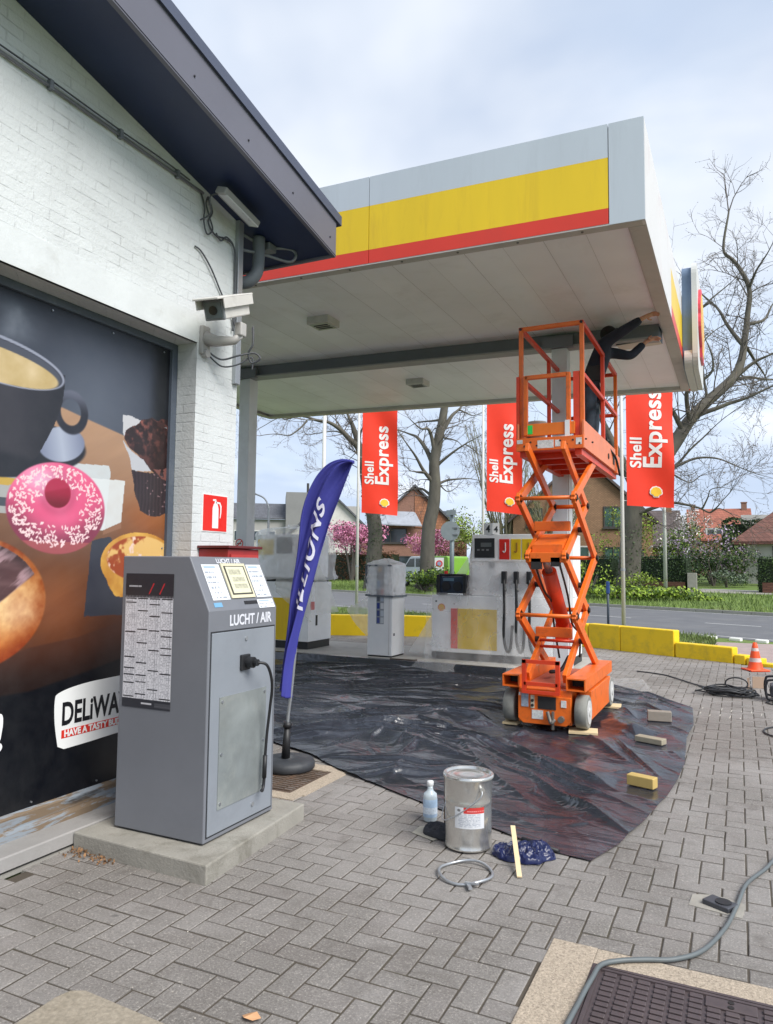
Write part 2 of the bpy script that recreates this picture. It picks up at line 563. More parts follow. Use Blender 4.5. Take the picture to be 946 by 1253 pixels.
# ---------------------------------------------------------------- ground
RN = V((0.39, 0.921)); RU = V((-0.921, 0.39))          # across / along the road
def road_s(x, y): return x * 0.39 + y * 0.921
def ground_z(x, y):
    s = road_s(x, y)
    return -0.03 + min(max(s - 27.0, 0) * 0.045, 0.75)
BAR = [(-14.0, 12.2), (-9.8, 13.9), (-8.4, 14.6), (-6.9, 15.25), (-4.9, 15.6), (-2.75, 15.17), (-1.1, 14.34), (-0.13, 13.89), (0.8, 13.4), (6, 11.2)]
def bar_y(x):
    for (x0, y0), (x1, y1) in zip(BAR, BAR[1:]):
        if x0 <= x <= x1: return y0 + (y1 - y0) * (x - x0) / (x1 - x0)
    return BAR[0][1] if x < BAR[0][0] else BAR[-1][1]

# grass/soil ground
m, nt, b, o = newmat('ground_soil_grass')
vec = objco(nt)
na = noise(nt, 0.5, 8, 0.7, vec); nb = noise(nt, 14, 6, 0.7, vec)
c = mix_rgb(nt, ramp(nt, nb.outputs['Fac'], [(0.3, 0.0), (0.7, 1.0)]), lin((62, 84, 34)), lin((112, 136, 58)))
c = mix_rgb(nt, ramp(nt, na.outputs['Fac'], [(0.55, 0.0), (0.72, 0.7)]), c, lin((112, 100, 72)))
nt.links.new(c, b.inputs['Base Color']); b.inputs['Roughness'].default_value = 0.95
g = MB()
xs = [-600, -300, -150, -90, -70, -50, -40, -30, -20, -12, -6, 0, 6, 14, 25, 50, 100, 300, 600]
ss = [-400, -100, -20, 0, 10, 16, 26.9, 27.1, 29, 32, 36, 40, 44.5, 60, 100, 200, 600, 900]
vs = []
for s in ss:
    for t in xs:
        p = RN * s + RU * (-t)
        vs.append((p.x, p.y, ground_z(p.x, p.y)))
nx = len(xs)
g.add(vs, [(j * nx + i, j * nx + i + 1, (j + 1) * nx + i + 1, (j + 1) * nx + i) for j in range(len(ss) - 1) for i in range(nx - 1)])
tag(g.build('ground', MATS['ground_soil_grass']), kind='structure')

def strip(name, s0, s1, t0, t1, z, m, kind='structure', n=12, follow=False):
    mb = MB(); vs = []; ns = 3
    for j in range(ns + 1):
        s = s0 + (s1 - s0) * j / ns
        for i in range(n + 1):
            t = t0 + (t1 - t0) * i / n
            p = RN * s + RU * t
            vs.append((p.x, p.y, (ground_z(p.x, p.y) if follow else -0.03) + z))
    mb.add(vs, [(j * (n + 1) + i, j * (n + 1) + i + 1, (j + 1) * (n + 1) + i + 1, (j + 1) * (n + 1) + i) for j in range(ns) for i in range(n)])
    return tag(mb.build(name, m), kind=kind)
asph = mat('asphalt', (98, 99, 102), 0.85, var=0.12, vscale=1.2, bump=0.25, bscale=120, dirt=(120, 118, 114), dscale=0.6, damt=0.4)
strip('road', 17.4, 26.8, -60, 160, 0.006, asph, n=40)
white_line = mat('road_paint', (186, 186, 184), 0.7, var=0.1, vscale=10, dirt=(120, 120, 120), dscale=9, damt=0.5)
mb = MB()
for k in range(-12, 40):
    t0 = k * 4.0 + 0.6
    p = [RN * s + RU * t for s, t in ((21.6, t0), (21.6, t0 + 1.6), (21.72, t0 + 1.6), (21.72, t0))]
    mb.add([(q.x, q.y, -0.019) for q in p], [(0, 1, 2, 3)])
for s in (17.75, 26.45):
    p = [RN * a + RU * t for a, t in ((s, -60), (s, 160), (s + .1, 160), (s + .1, -60))]
    mb.add([(q.x, q.y, -0.0195) for q in p], [(0, 1, 2, 3)])
tag(mb.build('road_marking', white_line), kind='structure')
conc = mat('concrete_kerb', (150, 148, 142), 0.85, var=0.12, vscale=3, bump=0.3, bscale=70, dirt=(90, 88, 80), dscale=3, damt=0.5)
mb = MB()
for s in (26.95,):
    for k in range(-40, 140):
        p = RN * s + RU * (k + .5)
        mb.box((p.x, p.y, 0.02), (0.985, 0.14, 0.13), rz=math.atan2(RU.y, RU.x))
tag(mb.build('kerb', conc), kind='structure')
strip('footpath', 36.2, 38.0, -60, 160, 0.012, mat('path_paving', (150, 146, 138), 0.85, var=0.1, vscale=1.5, dirt=(110, 106, 96), damt=0.4), n=60, follow=True)
# pinkish cycle path joining the forecourt beyond the low barrier
mb = MB()
mb.add([(-0.75, 14.55, -0.02), (0.9, 13.75, -0.02), (9, 10.4, -0.02), (11, 15.2, -0.02), (1.6, 18.1, -0.02), (-1.6, 17.8, -0.02)], [(0, 1, 2, 3, 4, 5)])
tag(mb.build('cycle_path', mat('pink_paving', (158, 140, 136), 0.85, var=0.1, vscale=4, bump=0.2, dirt=(130, 126, 120), damt=0.5)), kind='structure')
# driveway beside the tiled house
mb = MB()
dr = [(-2.0, 42.2), (0.9, 41.0), (3.8, 53.5), (0.6, 55)]
mb.add([(x, y, ground_z(x, y) + 0.016) for x, y in dr], [(0, 1, 2, 3)])
tag(mb.build('driveway', mat('driveway_gravel', (160, 158, 156), 0.9, var=0.12, vscale=3)), kind='structure')

# white kerb studs at the mouth of the forecourt
wst = mat('white_stud', (225, 225, 220), 0.7, var=0.1)
first = None
for k in range(4):
    mb = MB(); p = V((-0.62 + 0.52 * k, 18.72 - 0.2 * k))
    mb.box((p.x, p.y, 0.0), (0.26, 0.14, 0.08), rz=-0.36, bev=0.02)
    tag(mb.build('kerb_stud', wst, origin=(p.x, p.y, -0.03)), 'small white stud in the row along the near edge of the road', 'road stud', 'white studs along the road edge')

# pavers: real herringbone blocks over a joint bed
m, nt, b, o = newmat('paver_block')
vec = objco(nt)
gm = nd(nt, 'ShaderNodeNewGeometry')
cr = nd(nt, 'ShaderNodeValToRGB'); e = cr.color_ramp.elements
e[0].position = 0; e[0].color = c4(lin((115, 110, 106))); e[1].position = 1; e[1].color = c4(lin((124, 120, 116)))
x = e.new(0.35); x.color = c4(lin((118, 114, 110))); x = e.new(0.7); x.color = c4(lin((121, 117, 113)))
nt.links.new(gm.outputs['Random Per Island'], cr.inputs[0])
sp = noise(nt, 105, 5, 0.8, vec)
c = mix_rgb(nt, ramp(nt, sp.outputs['Fac'], [(0.38, 0.65), (0.48, 0.0)]), cr.outputs[0], lin((84, 79, 73)))
c = mix_rgb(nt, ramp(nt, sp.outputs['Fac'], [(0.55, 0.0), (0.65, 0.6)]), c, lin((190, 184, 174)))
big = noise(nt, 0.7, 8, 0.65, vec, 0.5)
c = mix_rgb(nt, ramp(nt, big.outputs['Fac'], [(0.42, 0.0), (0.7, 0.45)]), c, lin((172, 168, 166)))
st = noise(nt, 2.2, 8, 0.75, vec, 0.8)
c = mix_rgb(nt, ramp(nt, st.outputs['Fac'], [(0.53, 0.0), (0.68, 0.6)]), c, lin((92, 87, 82)))
spot = noise(nt, 9, 2, 0.4, vec)
c = mix_rgb(nt, ramp(nt, spot.outputs['Fac'], [(0.74, 0.0), (0.79, 0.6)]), c, lin((70, 68, 66)))
nt.links.new(c, b.inputs['Base Color']); b.inputs['Roughness'].default_value = 0.8
bp = nd(nt, 'ShaderNodeBump'); bp.inputs['Strength'].default_value = 0.7; bp.inputs['Distance'].default_value = 0.004
nt.links.new(sp.outputs['Fac'], bp.inputs['Height']); nt.links.new(bp.outputs[0], b.inputs['Normal'])
U_ = 0.11
def covered(x, y):
    if y > bar_y(x) + 0.05: return True
    if x < -3.36 and y < 4.62: return True
    if x < -3.4 and y < 1.0: return True
    if -0.745 < x < 1.25 and 1.3 < y < 3.2: return True
    return False
pv = []; pf = []
x0i, x1i = int(-10.2 / U_), int(3.6 / U_); y0i, y1i = int(0.9 / U_), int(15.8 / U_)
rnd = random.Random(3)
for i in range(x0i, x1i):
    for j in range(y0i, y1i):
        k = (i - j) % 4
        if k == 0: w_, h_ = 2, 1
        elif k == 3: w_, h_ = 1, 2
        else: continue
        cx, cy = (i + w_ / 2) * U_, (j + h_ / 2) * U_
        if covered(cx, cy): continue
        if cx > 1.2 + 0.28 * (cy - 1): continue
        hx, hy = w_ * U_ / 2 - 0.0038 - rnd.random() * .0008, h_ * U_ / 2 - 0.0038 - rnd.random() * .0008
        dz = rnd.gauss(0, .0011); tx = rnd.gauss(0, .006); ty = rnd.gauss(0, .006); an = rnd.gauss(0, .008)
        ca, sa = math.cos(an), math.sin(an)
        o_ = len(pv)
        bv = 0.004
        for (ex, ey, ez) in ((hx, hy, -0.02), (hx, hy, -0.0022), (hx - bv, hy - bv, 0.0)):
            for sx_, sy_ in ((-1, -1), (1, -1), (1, 1), (-1, 1)):
                lx, ly = ex * sx_, ey * sy_
                pv.append((cx + lx * ca - ly * sa, cy + lx * sa + ly * ca, ez + dz - 0.002 + lx * tx + ly * ty))
        for r in range(2):
            for q in range(4):
                a = o_ + r * 4 + q; b_ = o_ + r * 4 + (q + 1) % 4
                pf.append((a, b_, b_ + 4, a + 4))
        pf.append((o_ + 8, o_ + 9, o_ + 10, o_ + 11))
me = bpy.data.meshes.new('forecourt_pavers'); me.from_pydata(pv, [], pf); me.materials.append(MATS['paver_block'])
ob = bpy.data.objects.new('forecourt_pavers', me); COL.objects.link(ob); tag(ob, kind='structure')
mb = MB()
poly = [(x, bar_y(x) - 0.02) for x in np.linspace(4, -11, 40)] + [(-11, 4.4), (-3.37, 4.4), (-3.37, -3), (4, -3)]
mb.add([(x, y, -0.0065) for x, y in poly], [tuple(range(len(poly)))])
tag(mb.build('forecourt', mat('joint_sand', (76, 69, 60), 0.95, var=0.25, vscale=4, bump=0.4, bscale=90, dirt=(66, 72, 50), dscale=1.5, damt=0.6)), kind='structure')
# ---------------------------------------------------------------- shop building
paintw = wall_paint('white_painted_brick', (208, 212, 213), bump=0.55, dirtcol=(136, 138, 136))
paintw_shaded = wall_paint('white_painted_brick_shaded', (198, 200, 200), bump=0.5, dirtcol=(136, 138, 136))  # reveal faces: same white paint, their shade put into the colour
navy = mat('navy_soffit', (30, 42, 74), 0.45, var=0.1, vscale=1.5, dirt=(44, 58, 92), dscale=0.9, damt=0.6)
fasc = mat('slate_fascia', (98, 98, 110), 0.42, var=0.05, vscale=1.2, dirt=(90, 90, 100), dscale=2, damt=0.3)
cap_m = mat('slate_cap', (70, 76, 96), 0.4, var=0.06)
steel_dk = mat('frame_grey', (78, 86, 98), 0.5, var=0.08, dirt=(120, 124, 130), dscale=6, damt=0.3)
stone = mat('sill_stone', (150, 148, 146), 0.8, var=0.08, vscale=4, bump=0.25, dirt=(104, 100, 94), dscale=2, damt=0.5)
bld = thing('shop_building', 'white painted brick shop with a navy verge roof and big poster window', 'building', (-3.45, 1.0, 0))
WX = -3.45
def eave_z(y): return 4.612 - 0.19 * (y - 2.513)
# wall facing the forecourt, opening from y=-1.2 to 4.05, z .09 to 3.165
mb = MB()
Y0, Y1, OZ0, OZ1, OY0, OY1 = -3.0, 4.52, 0.085, 3.165, -1.2, 4.05
def quad(mb, *p): mb.add(p, [tuple(range(len(p)))])
quad(mb, (WX, Y0, OZ1), (WX, Y1, OZ1), (WX, Y1, eave_z(Y1) + .02), (WX, Y0, eave_z(Y0) + .02))
quad(mb, (WX, OY1, -0.01), (WX, Y1, -0.01), (WX, Y1, OZ1), (WX, OY1, OZ1))
quad(mb, (WX, Y0, -0.01), (WX, OY0, -0.01), (WX, OY0, OZ1), (WX, Y0, OZ1))
quad(mb, (WX, Y1, -0.01), (-12.0, Y1, -0.01), (-12.0, Y1, eave_z(Y1) + .02), (WX, Y1, eave_z(Y1) + .02))
quad(mb, (WX, Y0, -0.01), (WX, Y0, 5.6), (-12, Y0, 5.6), (-12, Y0, -.01))
mb.m = 1
RX = -3.62
quad(mb, (WX, OY1, OZ0), (WX, OY1, OZ1), (RX, OY1, OZ1), (RX, OY1, OZ0))
quad(mb, (WX, OY0, OZ1), (WX, OY1, OZ1), (RX, OY1, OZ1), (RX, OY0, OZ1))
quad(mb, (WX, OY0, OZ0), (WX, OY0, OZ1), (RX, OY0, OZ1), (RX, OY0, OZ0))
quad(mb, (WX - .05, OY0, -.01), (WX - .05, OY1, -.01), (WX - .05, OY1, OZ0), (WX - .05, OY0, OZ0))
mb.build('wall', [paintw, paintw_shaded], bld, fix=False)
# smooth lintel band above the opening
mb = MB(); mb.bx(WX - .02, WX + .006, OY0 - .2, OY1 + .0, OZ1, OZ1 + .21)
lt = mb.build('lintel', mat('lintel_paint', (206, 210, 211), 0.6, var=0.05, vscale=5, bump=0.2, bscale=30, dirt=(150, 148, 140), dscale=3, damt=0.4), bld)
# roof: sloping verge with soffit, fascia and cap
VX = -2.928; YE = 5.10
mb = MB()
def sl3(x, y, dz): return (x, y, eave_z(y) + dz)
quad(mb, sl3(VX + .004, -3.2, 0), sl3(VX + .004, YE, 0), sl3(-12.3, YE, 0), sl3(-12.3, -3.2, 0))
mb.m = 0
soff = mb.build('soffit', navy, bld, fix=False)
mb = MB(); T = 0.335
mb.prism([sl3(VX, -3.2, -.012), sl3(VX, YE, -.012), sl3(VX, YE, T), sl3(VX, -3.2, T)], (-.03, 0, 0))
mb.prism([sl3(VX - .03, YE, -.012), sl3(-12.3, YE, -.012), sl3(-12.3, YE, T), sl3(VX - .03, YE, T)], (0, -.03, 0))
fa = mb.build('fascia', fasc, bld)
mb = MB()
mb.prism([sl3(VX + .018, -3.25, T - .05), sl3(VX + .018, YE + .06, T - .05), sl3(VX + .018, YE + .06, T + .03), sl3(VX + .018, -3.25, T + .03)], (-.12, 0, 0))
mb.prism([sl3(VX - .102, YE + .06, T - .05), sl3(-12.3, YE + .06, T - .05), sl3(-12.3, YE + .06, T + .03), sl3(VX - .102, YE + .06, T + .03)], (0, -.1, 0))
mb.build('cap', cap_m, fa)
mb = MB()
for k in range(10):
    y = 5.0 - 0.553 * k
    mb.cyl((VX + .003, y, eave_z(y) + .10 + .0), .007, .008, 8, 'X')
mb.build('rivet', mat('rivet_dark', (40, 40, 46), 0.5), fa)
mb = MB()
quad(mb, sl3(VX - .1, -3.2, T + .01), sl3(VX - .1, YE - .03, T + .01), sl3(-12.3, YE - .03, T + .01), sl3(-12.3, -3.2, T + .01))
mb.build('roof', mat('roof_felt', (60, 62, 66), 0.9), bld, fix=False)
# window frame: head, jamb, flaking bottom rail, stone sill
wf = MB()
wf.bx(RX - .06, RX, OY1 - .055, OY1, .22, OZ1); wf.bx(RX - .06, RX, OY0, OY1 - .055, OZ1 - .05, OZ1)
wfo = wf.build('window_frame', steel_dk, bld)
bevel_mod(wfo, .003)
m, nt, b, o = newmat('flaking_rail')
vec = objco(nt, (1, 0.35, 3.0))
n = noise(nt, 7, 7, 0.7, vec, 0.5); n2 = noise(nt, 4, 5, 0.6, vec)
c = mix_rgb(nt, ramp(nt, n.outputs['Fac'], [(0.46, 0.0), (0.52, 1.0)]), lin((128, 136, 144)), lin((114, 98, 80)))
c = mix_rgb(nt, ramp(nt, n2.outputs['Fac'], [(0.58, 0.0), (0.66, 0.8)]), c, lin((44, 42, 42)))
nt.links.new(c, b.inputs['Base Color']); b.inputs['Roughness'].default_value = 0.8
bp = nd(nt, 'ShaderNodeBump'); bp.inputs['Strength'].default_value = 0.7; nt.links.new(n.outputs['Fac'], bp.inputs['Height']); nt.links.new(bp.outputs[0], b.inputs['Normal'])
mb = MB()
mb.prism([(RX - .06, OY0, .085), (RX + .035, OY0, .085), (RX + .03, OY0, .12), (RX + .0, OY0, .135), (RX - .0, OY0, .195), (RX - .03, OY0, .215), (RX - .06, OY0, .215)], (0, OY1 - OY0, 0))
mb.build('bottom_rail', MATS['flaking_rail'], wfo)
mb = MB()
mb.prism([(RX - .02, OY0 - .1, .083), (-3.395, OY0 - .1, .10), (-3.385, OY0 - .1, .094), (-3.385, OY0 - .1, .03), (-3.43, OY0 - .1, .026), (RX - .02, OY0 - .1, .026)], (0, OY1 + .06 - OY0, 0))
mb.build('sill', stone, bld)
mb = MB(); mb.bx(-3.52, -3.40, OY0, OY1, -.012, .012)
mb.build('footing', conc, bld)

# ---------------------------------------------------------------- printed window poster
def paint_poster(U, W):
    Y = 0.9 + U * (3.995 - 0.9); Z = 0.215 + W * (3.12 - 0.215)
    im = np.zeros(U.shape + (3,))
    # backdrop: dark slate, lighter haze in the middle
    n = fbm(Y, Z, 2.0, 1); n2 = fbm(Y, Z, 14, 5)
    hz = np.exp(-((Y - 3.35) ** 2 / 0.25 + (Z - 2.55) ** 2 / 0.28))
    base = np.stack([30 + 52 * hz + 10 * n, 35 + 54 * hz + 10 * n, 46 + 56 * hz + 11 * n], -1) / 255.
    edge = sstep(3.78, 3.9, Y) * (Z > 2.2)
    im = base * (1 - 0.45 * edge[..., None])
    # steam
    sm = np.exp(-((Y - 2.70 - 0.06 * np.sin(Z * 9)) ** 2) / 0.018) * sstep(2.75, 2.9, Z) * (1 - sstep(3.0, 3.12, Z)) * (0.4 + fbm(Y, Z, 9, 9))
    im = put(im, sm * 0.55, (150, 158, 170))
    # table top
    top_edge = np.interp(Y, [0.9, 2.6, 3.11, 3.25, 3.58, 3.67, 4.0], [2.62, 2.6, 2.524, 2.497, 2.44, 2.403, 2.22])
    front = np.interp(Y, [0.9, 2.0, 2.75, 2.93, 3.275, 3.62, 4.0], [1.02, 1.03, 1.063, 1.115, 1.147, 1.221, 1.33])
    front2 = np.interp(Y, [0.9, 2.76, 2.95, 3.29, 3.62, 4.0], [0.85, 0.873, 0.872, 0.922, 0.981, 1.06])
    tab = sstep(0, 0.012, top_edge - Z) * (Z > front - .04)
    gr = .5 + .45 * (fbm(Y * 1.0 + Z * .9, Z * 6 - Y * 3.2, 2.4, 21, 4) - .5)
    lightness = sstep(1.2, 2.5, Z)
    wood = np.stack([92 + 110 * lightness + 40 * (gr - .5), 52 + 108 * lightness + 34 * (gr - .5), 34 + 92 * lightness + 26 * (gr - .5)], -1) / 255.
    glow = np.exp(-((Y - 3.1) ** 2 / .08 + (Z - 1.35) ** 2 / .05))
    wood = wood * .86
    wood = wood + .8 * glow[..., None] * np.array([62, 40, 26]) / 255.
    warm = np.exp(-((Y - 3.85) ** 2 / .08 + (Z - 1.9) ** 2 / .03))
    wood = wood + warm[..., None] * np.array([18, -8, -26]) / 255.
    im = im * (1 - tab[..., None]) + wood * tab[..., None]
    side = sstep(0, 0.014, front - Z) * (Z > front2 - .04)
    sd_ = sstep(.87, 1.15, Z); sw = np.stack([36 + 44 * sd_, 24 + 24 * sd_, 22 + 14 * sd_], -1) / 255.
    im = im * (1 - side[..., None]) + sw * side[..., None]
    low = sstep(0, 0.02, front2 - Z)
    im = put(im, low, (12, 15, 22))
    # napkins under the donut
    for poly, col in (([(3.1, 2.19), (3.467, 2.217), (3.485, 2.176), (3.45, 1.8), (3.1, 1.85)], (202, 210, 214)),
                      ([(3.3, 2.12), (3.61, 2.135), (3.588, 1.86), (3.439, 1.80), (3.3, 1.8)], (216, 221, 222)),
                      ([(0.9, 2.12), (2.85, 2.16), (2.85, 1.86), (0.9, 1.86)], (170, 174, 174)),
                      ([(0.9, 2.03), (2.8, 2.06), (2.8, 2.02), (0.9, 1.98)], (196, 160, 66)),
                      ([(0.9, 1.93), (2.8, 1.95), (2.8, 1.9), (0.9, 1.88)], (64, 70, 80))):
        im = put(im, inpoly(Y, Z, poly) * (0.93 + 0.12 * (n2 - .5)), col)
    im = put(im, inpoly(Y, Z, [(3.439, 1.80), (3.588, 1.86), (3.592, 1.82), (3.44, 1.77)]) * .8, (150, 108, 84))
    # saucer shine and cup
    def ell(cx, cz, a, b_, r=0.0, soft=.03):
        dx = (Y - cx) * math.cos(r) + (Z - cz) * math.sin(r); dz = -(Y - cx) * math.sin(r) + (Z - cz) * math.cos(r)
        d = np.sqrt((dx / a) ** 2 + (dz / b_) ** 2)
        return 1 - sstep(1 - soft, 1 + soft, d), dx, dz
    e, dx, dz = ell(2.72, 2.23, 0.56, 0.17, 0.1); im = put(im, e, (34, 36, 44))
    e, dx, dz = ell(3.10, 2.30, 0.17, 0.105, 0.22, .05)
    sh = np.stack([170 - 300 * np.abs(dx), 178 - 300 * np.abs(dx), 196 - 260 * np.abs(dx)], -1) / 255.
    im = im * (1 - e[..., None]) + sh * e[..., None]
    e1, _, _ = ell(3.16, 2.505, 0.125, 0.135, 0.0, .06); e2, _, _ = ell(3.155, 2.505, 0.075, 0.082, 0, .08)
    ring_ = np.clip(e1 - e2, 0, 1)
    hcol = np.stack([38 + 60 * sstep(2.5, 2.64, Z), 40 + 62 * sstep(2.5, 2.64, Z), 50 + 68 * sstep(2.5, 2.64, Z)], -1) / 255.
    im = im * (1 - ring_[..., None]) + hcol * ring_[..., None]
    cupR = np.interp(Z, [2.13, 2.2, 2.3, 2.42, 2.55, 2.64], [2.86, 2.93, 2.985, 3.045, 3.09, 3.10])
    body = sstep(2.17, 2.23, Z + .12 * (Y - 2.7)) * (Z < 2.72) * (Y < cupR)
    bsh = np.exp(-((Y - 2.72) ** 2) / .05)
    bc = np.stack([32 + 22 * bsh, 33 + 20 * bsh, 40 + 20 * bsh], -1) / 255.
    im = im * (1 - body[..., None]) + bc * body[..., None]
    e, dx, dz = ell(2.62, 2.71, 0.48, 0.135, -0.06, .02); im = put(im, e, (40, 42, 52))
    rim = np.clip(e - ell(2.62, 2.705, 0.462, 0.122, -0.06, .02)[0], 0, 1); im = put(im, rim, (150, 155, 172))
    inr = ell(2.62, 2.705, 0.455, 0.118, -0.06, .02)[0]; im = put(im, inr, (74, 78, 90))
    cof, dx, dz = ell(2.60, 2.68, 0.455, 0.098, -0.05, .03)
    cn = fbm(Y, Z, 9, 44)
    cc = np.stack([196 + 40 * (cn - .4), 172 + 44 * (cn - .4), 122 + 60 * (cn - .4)], -1) / 255.
    im = im * (1 - cof[..., None]) + cc * cof[..., None]
    # chocolate muffins with paper
    mn = fbm(Y, Z, 24, 61, 5); Y_, Z_ = Y, Z; wy, wz = .022 * (fbm(Y, Z, 14, 63, 3) - .5), .022 * (fbm(Y, Z, 14, 67, 3) - .5)
    Y, Z = Y_ + wy, Z_ + wz
    im = put(im, inpoly(Y, Z, [(3.569, 2.573), (3.727, 2.562), (3.8, 2.45), (3.6, 2.40), (3.578, 2.452)]), (196, 196, 200))
    muf = inpoly(Y, Z, [(3.69, 2.524), (3.75, 2.575), (3.833, 2.595), (3.9, 2.585), (3.94, 2.61), (4.0, 2.606), (4.0, 2.24), (3.906, 2.2), (3.8, 2.25), (3.72, 2.323), (3.64, 2.36), (3.588, 2.416), (3.6, 2.47), (3.64, 2.5)])
    ml = sstep(.42, .7, mn); mlight = sstep(3.98, 3.7, Y) * .5 + sstep(2.25, 2.6, Z) * .6; mch = sstep(.6, .66, vnoise(Y, Z, 22, 66))
    mc = np.stack([40 + 96 * ml * mlight + 30 * mch * mlight, 24 + 56 * ml * mlight + 20 * mch * mlight, 24 + 46 * ml * mlight + 18 * mch * mlight], -1) / 255.
    im = im * (1 - muf[..., None]) + mc * muf[..., None]
    im = put(im, inpoly(Y, Z, [(3.573, 2.40), (3.66, 2.34), (3.76, 2.30), (3.85, 2.222), (3.674, 2.212), (3.654, 2.273)]), (188, 190, 196))
    cup2 = inpoly(Y, Z, [(3.665, 2.215), (3.85, 2.21), (4.0, 2.24), (4.0, 1.95), (3.94, 1.92), (3.865, 1.915), (3.756, 1.95), (3.7, 2.04)])
    pl = 0.5 + 0.5 * np.sin(Y * 190)
    im = put(im, cup2, (44, 34, 38)); im = put(im, cup2 * pl * .35, (84, 66, 70))
    dots = (vnoise(Y, Z, 60, 77) > .86) * cup2 * (Y > 3.8); im = put(im, dots * .8, (150, 120, 124))
    im = put(im, inpoly(Y, Z, [(3.87, 2.24), (4.0, 2.27), (4.0, 2.18), (3.94, 2.19)]) * (mn > .4), (120, 76, 70))
    Y, Z = Y_ + wy * .5, Z_ + wz * .5
    # dark cloth under the egg tart
    cl = inpoly(Y, Z, [(3.35, 1.73), (3.5, 1.76), (3.66, 1.6), (3.70, 1.30), (3.66, 1.25), (3.5, 1.262), (3.313, 1.262), (3.33, 1.45)])
    wv = 0.5 + 0.5 * np.sin((Y * .6 + Z) * 420)
    im = put(im, cl, (52, 55, 66)); im = put(im, cl * wv * .25, (80, 84, 96))
    Y, Z = Y_, Z_
    # pink donut
    e, dx, dz = ell(3.095, 1.915, 0.352, 0.272, 0.0, .02)
    shade_ = 1 - 0.42 * sstep(.45, 1.05, np.sqrt((dx / .352) ** 2 + ((dz - .06) / .272) ** 2)) * sstep(.12, -.12, dz) - .10 * np.exp(-((np.sqrt((dx + .01) ** 2 + (dz - .09) ** 2) - .11) ** 2) / .0009)
    pn = fbm(Y, Z, 7, 82)
    hi = np.exp(-((dx + .13) ** 2 / .02 + (dz - .16) ** 2 / .008))
    dc = np.stack([226 * shade_ + 14 * (pn - .5) + 20 * hi, 92 * shade_ + 22 * (pn - .5) + 80 * hi, 134 * shade_ + 20 * (pn - .5) + 70 * hi], -1) / 255.
    im = im * (1 - e[..., None]) + dc * e[..., None]
    im = put(im, e * (dz < -.2) * .5, (196, 110, 96))
    h, hx, hz_ = ell(3.085, 2.005, 0.093, 0.088, 0, .06); im = put(im, h, (158, 30, 60)); im = put(im, h * sstep(.02, -.085, hz_) * .85, (104, 18, 34)); im = put(im, h * sstep(.01, .03, hz_ - .25 * hx) * .5, (190, 52, 88))
    rs = np.random.RandomState(5)
    for k in range(430):
        a = rs.rand() * 2 * PI; r = 0.42 + 0.55 * math.sqrt(rs.rand())
        px, pz = 3.095 + .345 * r * math.cos(a), 1.925 + .25 * r * math.sin(a)
        if (px - 3.085) ** 2 / .093 ** 2 + (pz - 2.005) ** 2 / .088 ** 2 < 1.1: continue
        t = rs.rand() * PI; L_, W_ = .013, .0050
        iy0, iy1 = int((px - .03 - .9) / (3.095) * (U.shape[1] - 1)), int((px + .03 - .9) / 3.095 * (U.shape[1] - 1)) + 1
        iz0, iz1 = int((pz - .03 - .215) / 2.905 * (U.shape[0] - 1)), int((pz + .03 - .215) / 2.905 * (U.shape[0] - 1)) + 1
        yy, z_ = Y[iz0:iz1, iy0:iy1], Z[iz0:iz1, iy0:iy1]
        a1 = (yy - px) * math.cos(t) + (z_ - pz) * math.sin(t); a2 = -(yy - px) * math.sin(t) + (z_ - pz) * math.cos(t)
        msk = 1 - sstep(.75, 1.15, np.sqrt((a1 / L_) ** 2 + (a2 / W_) ** 2))
        im[iz0:iz1, iy0:iy1] = put(im[iz0:iz1, iy0:iy1], msk, (246, 214, 216))
    # filled bun with brown glaze
    bun, dx, dz = ell(2.56, 1.37, 0.47, 0.36, 0.0, .02); bun = bun
    bn = fbm(Y, Z, 9, 31, 5)
    rimd = np.sqrt((dx / .47) ** 2 + (dz / .36) ** 2)
    b2 = fbm(Y, Z, 30, 35, 4); edge_ = sstep(.72, 1.0, rimd); crm = np.exp(-((Y - 2.86) ** 2 / .03 + (Z - 1.32) ** 2 / .02))
    bc = np.stack([206 + 60 * (bn - .5) + 40 * (b2 - .5) - 46 * edge_ + 24 * crm, 146 + 90 * (bn - .5) + 50 * (b2 - .5) - 62 * edge_ + 40 * crm, 84 + 80 * (bn - .5) + 40 * (b2 - .5) - 48 * edge_ + 56 * crm], -1) / 255.
    lowb = sstep(1.3, 1.08, Z)[..., None]; bc = bc * (1 - lowb * np.array([.12, .36, .55]))
    im = im * (1 - bun[..., None]) + bc * bun[..., None]
    gl = bun * sstep(0, .02, Z - (1.30 + (Y - 2.65) * .72)) * (rimd < .93)
    gn = fbm(Y * .6, Z * 2.5, 6, 51)
    a1 = (Y - 2.7) * .79 + (Z - 1.55) * .61; a2 = -(Y - 2.7) * .61 + (Z - 1.55) * .79
    gn2 = fbm(a1 * .5, a2 * 2.2, 7, 53, 5); sh = sstep(.5, .66, gn2)
    gc = np.stack([92 + 70 * (gn - .45) + 84 * sh, 66 + 64 * (gn - .45) + 78 * sh, 68 + 64 * (gn - .45) + 82 * sh], -1) / 255.
    gc = gc * (1 - .35 * sstep(.75, .95, rimd))[..., None]
    im = im * (1 - gl[..., None]) + gc * gl[..., None]
    # egg tart
    e, dx, dz = ell(3.77, 1.60, 0.34, 0.20, 0, .02); e0 = inpoly(Y, Z, [(3.43, 1.62), (3.5, 1.45), (3.56, 1.38), (3.7, 1.36), (4.0, 1.4), (4.0, 1.6)]) | (e > .5)
    tn = fbm(Y, Z, 12, 91, 4)
    tcx = np.stack([204 + 60 * (tn - .5), 150 + 80 * (tn - .5), 66 + 50 * (tn - .5)], -1) / 255.
    im = im * (1 - e0[..., None]) + tcx * e0[..., None]
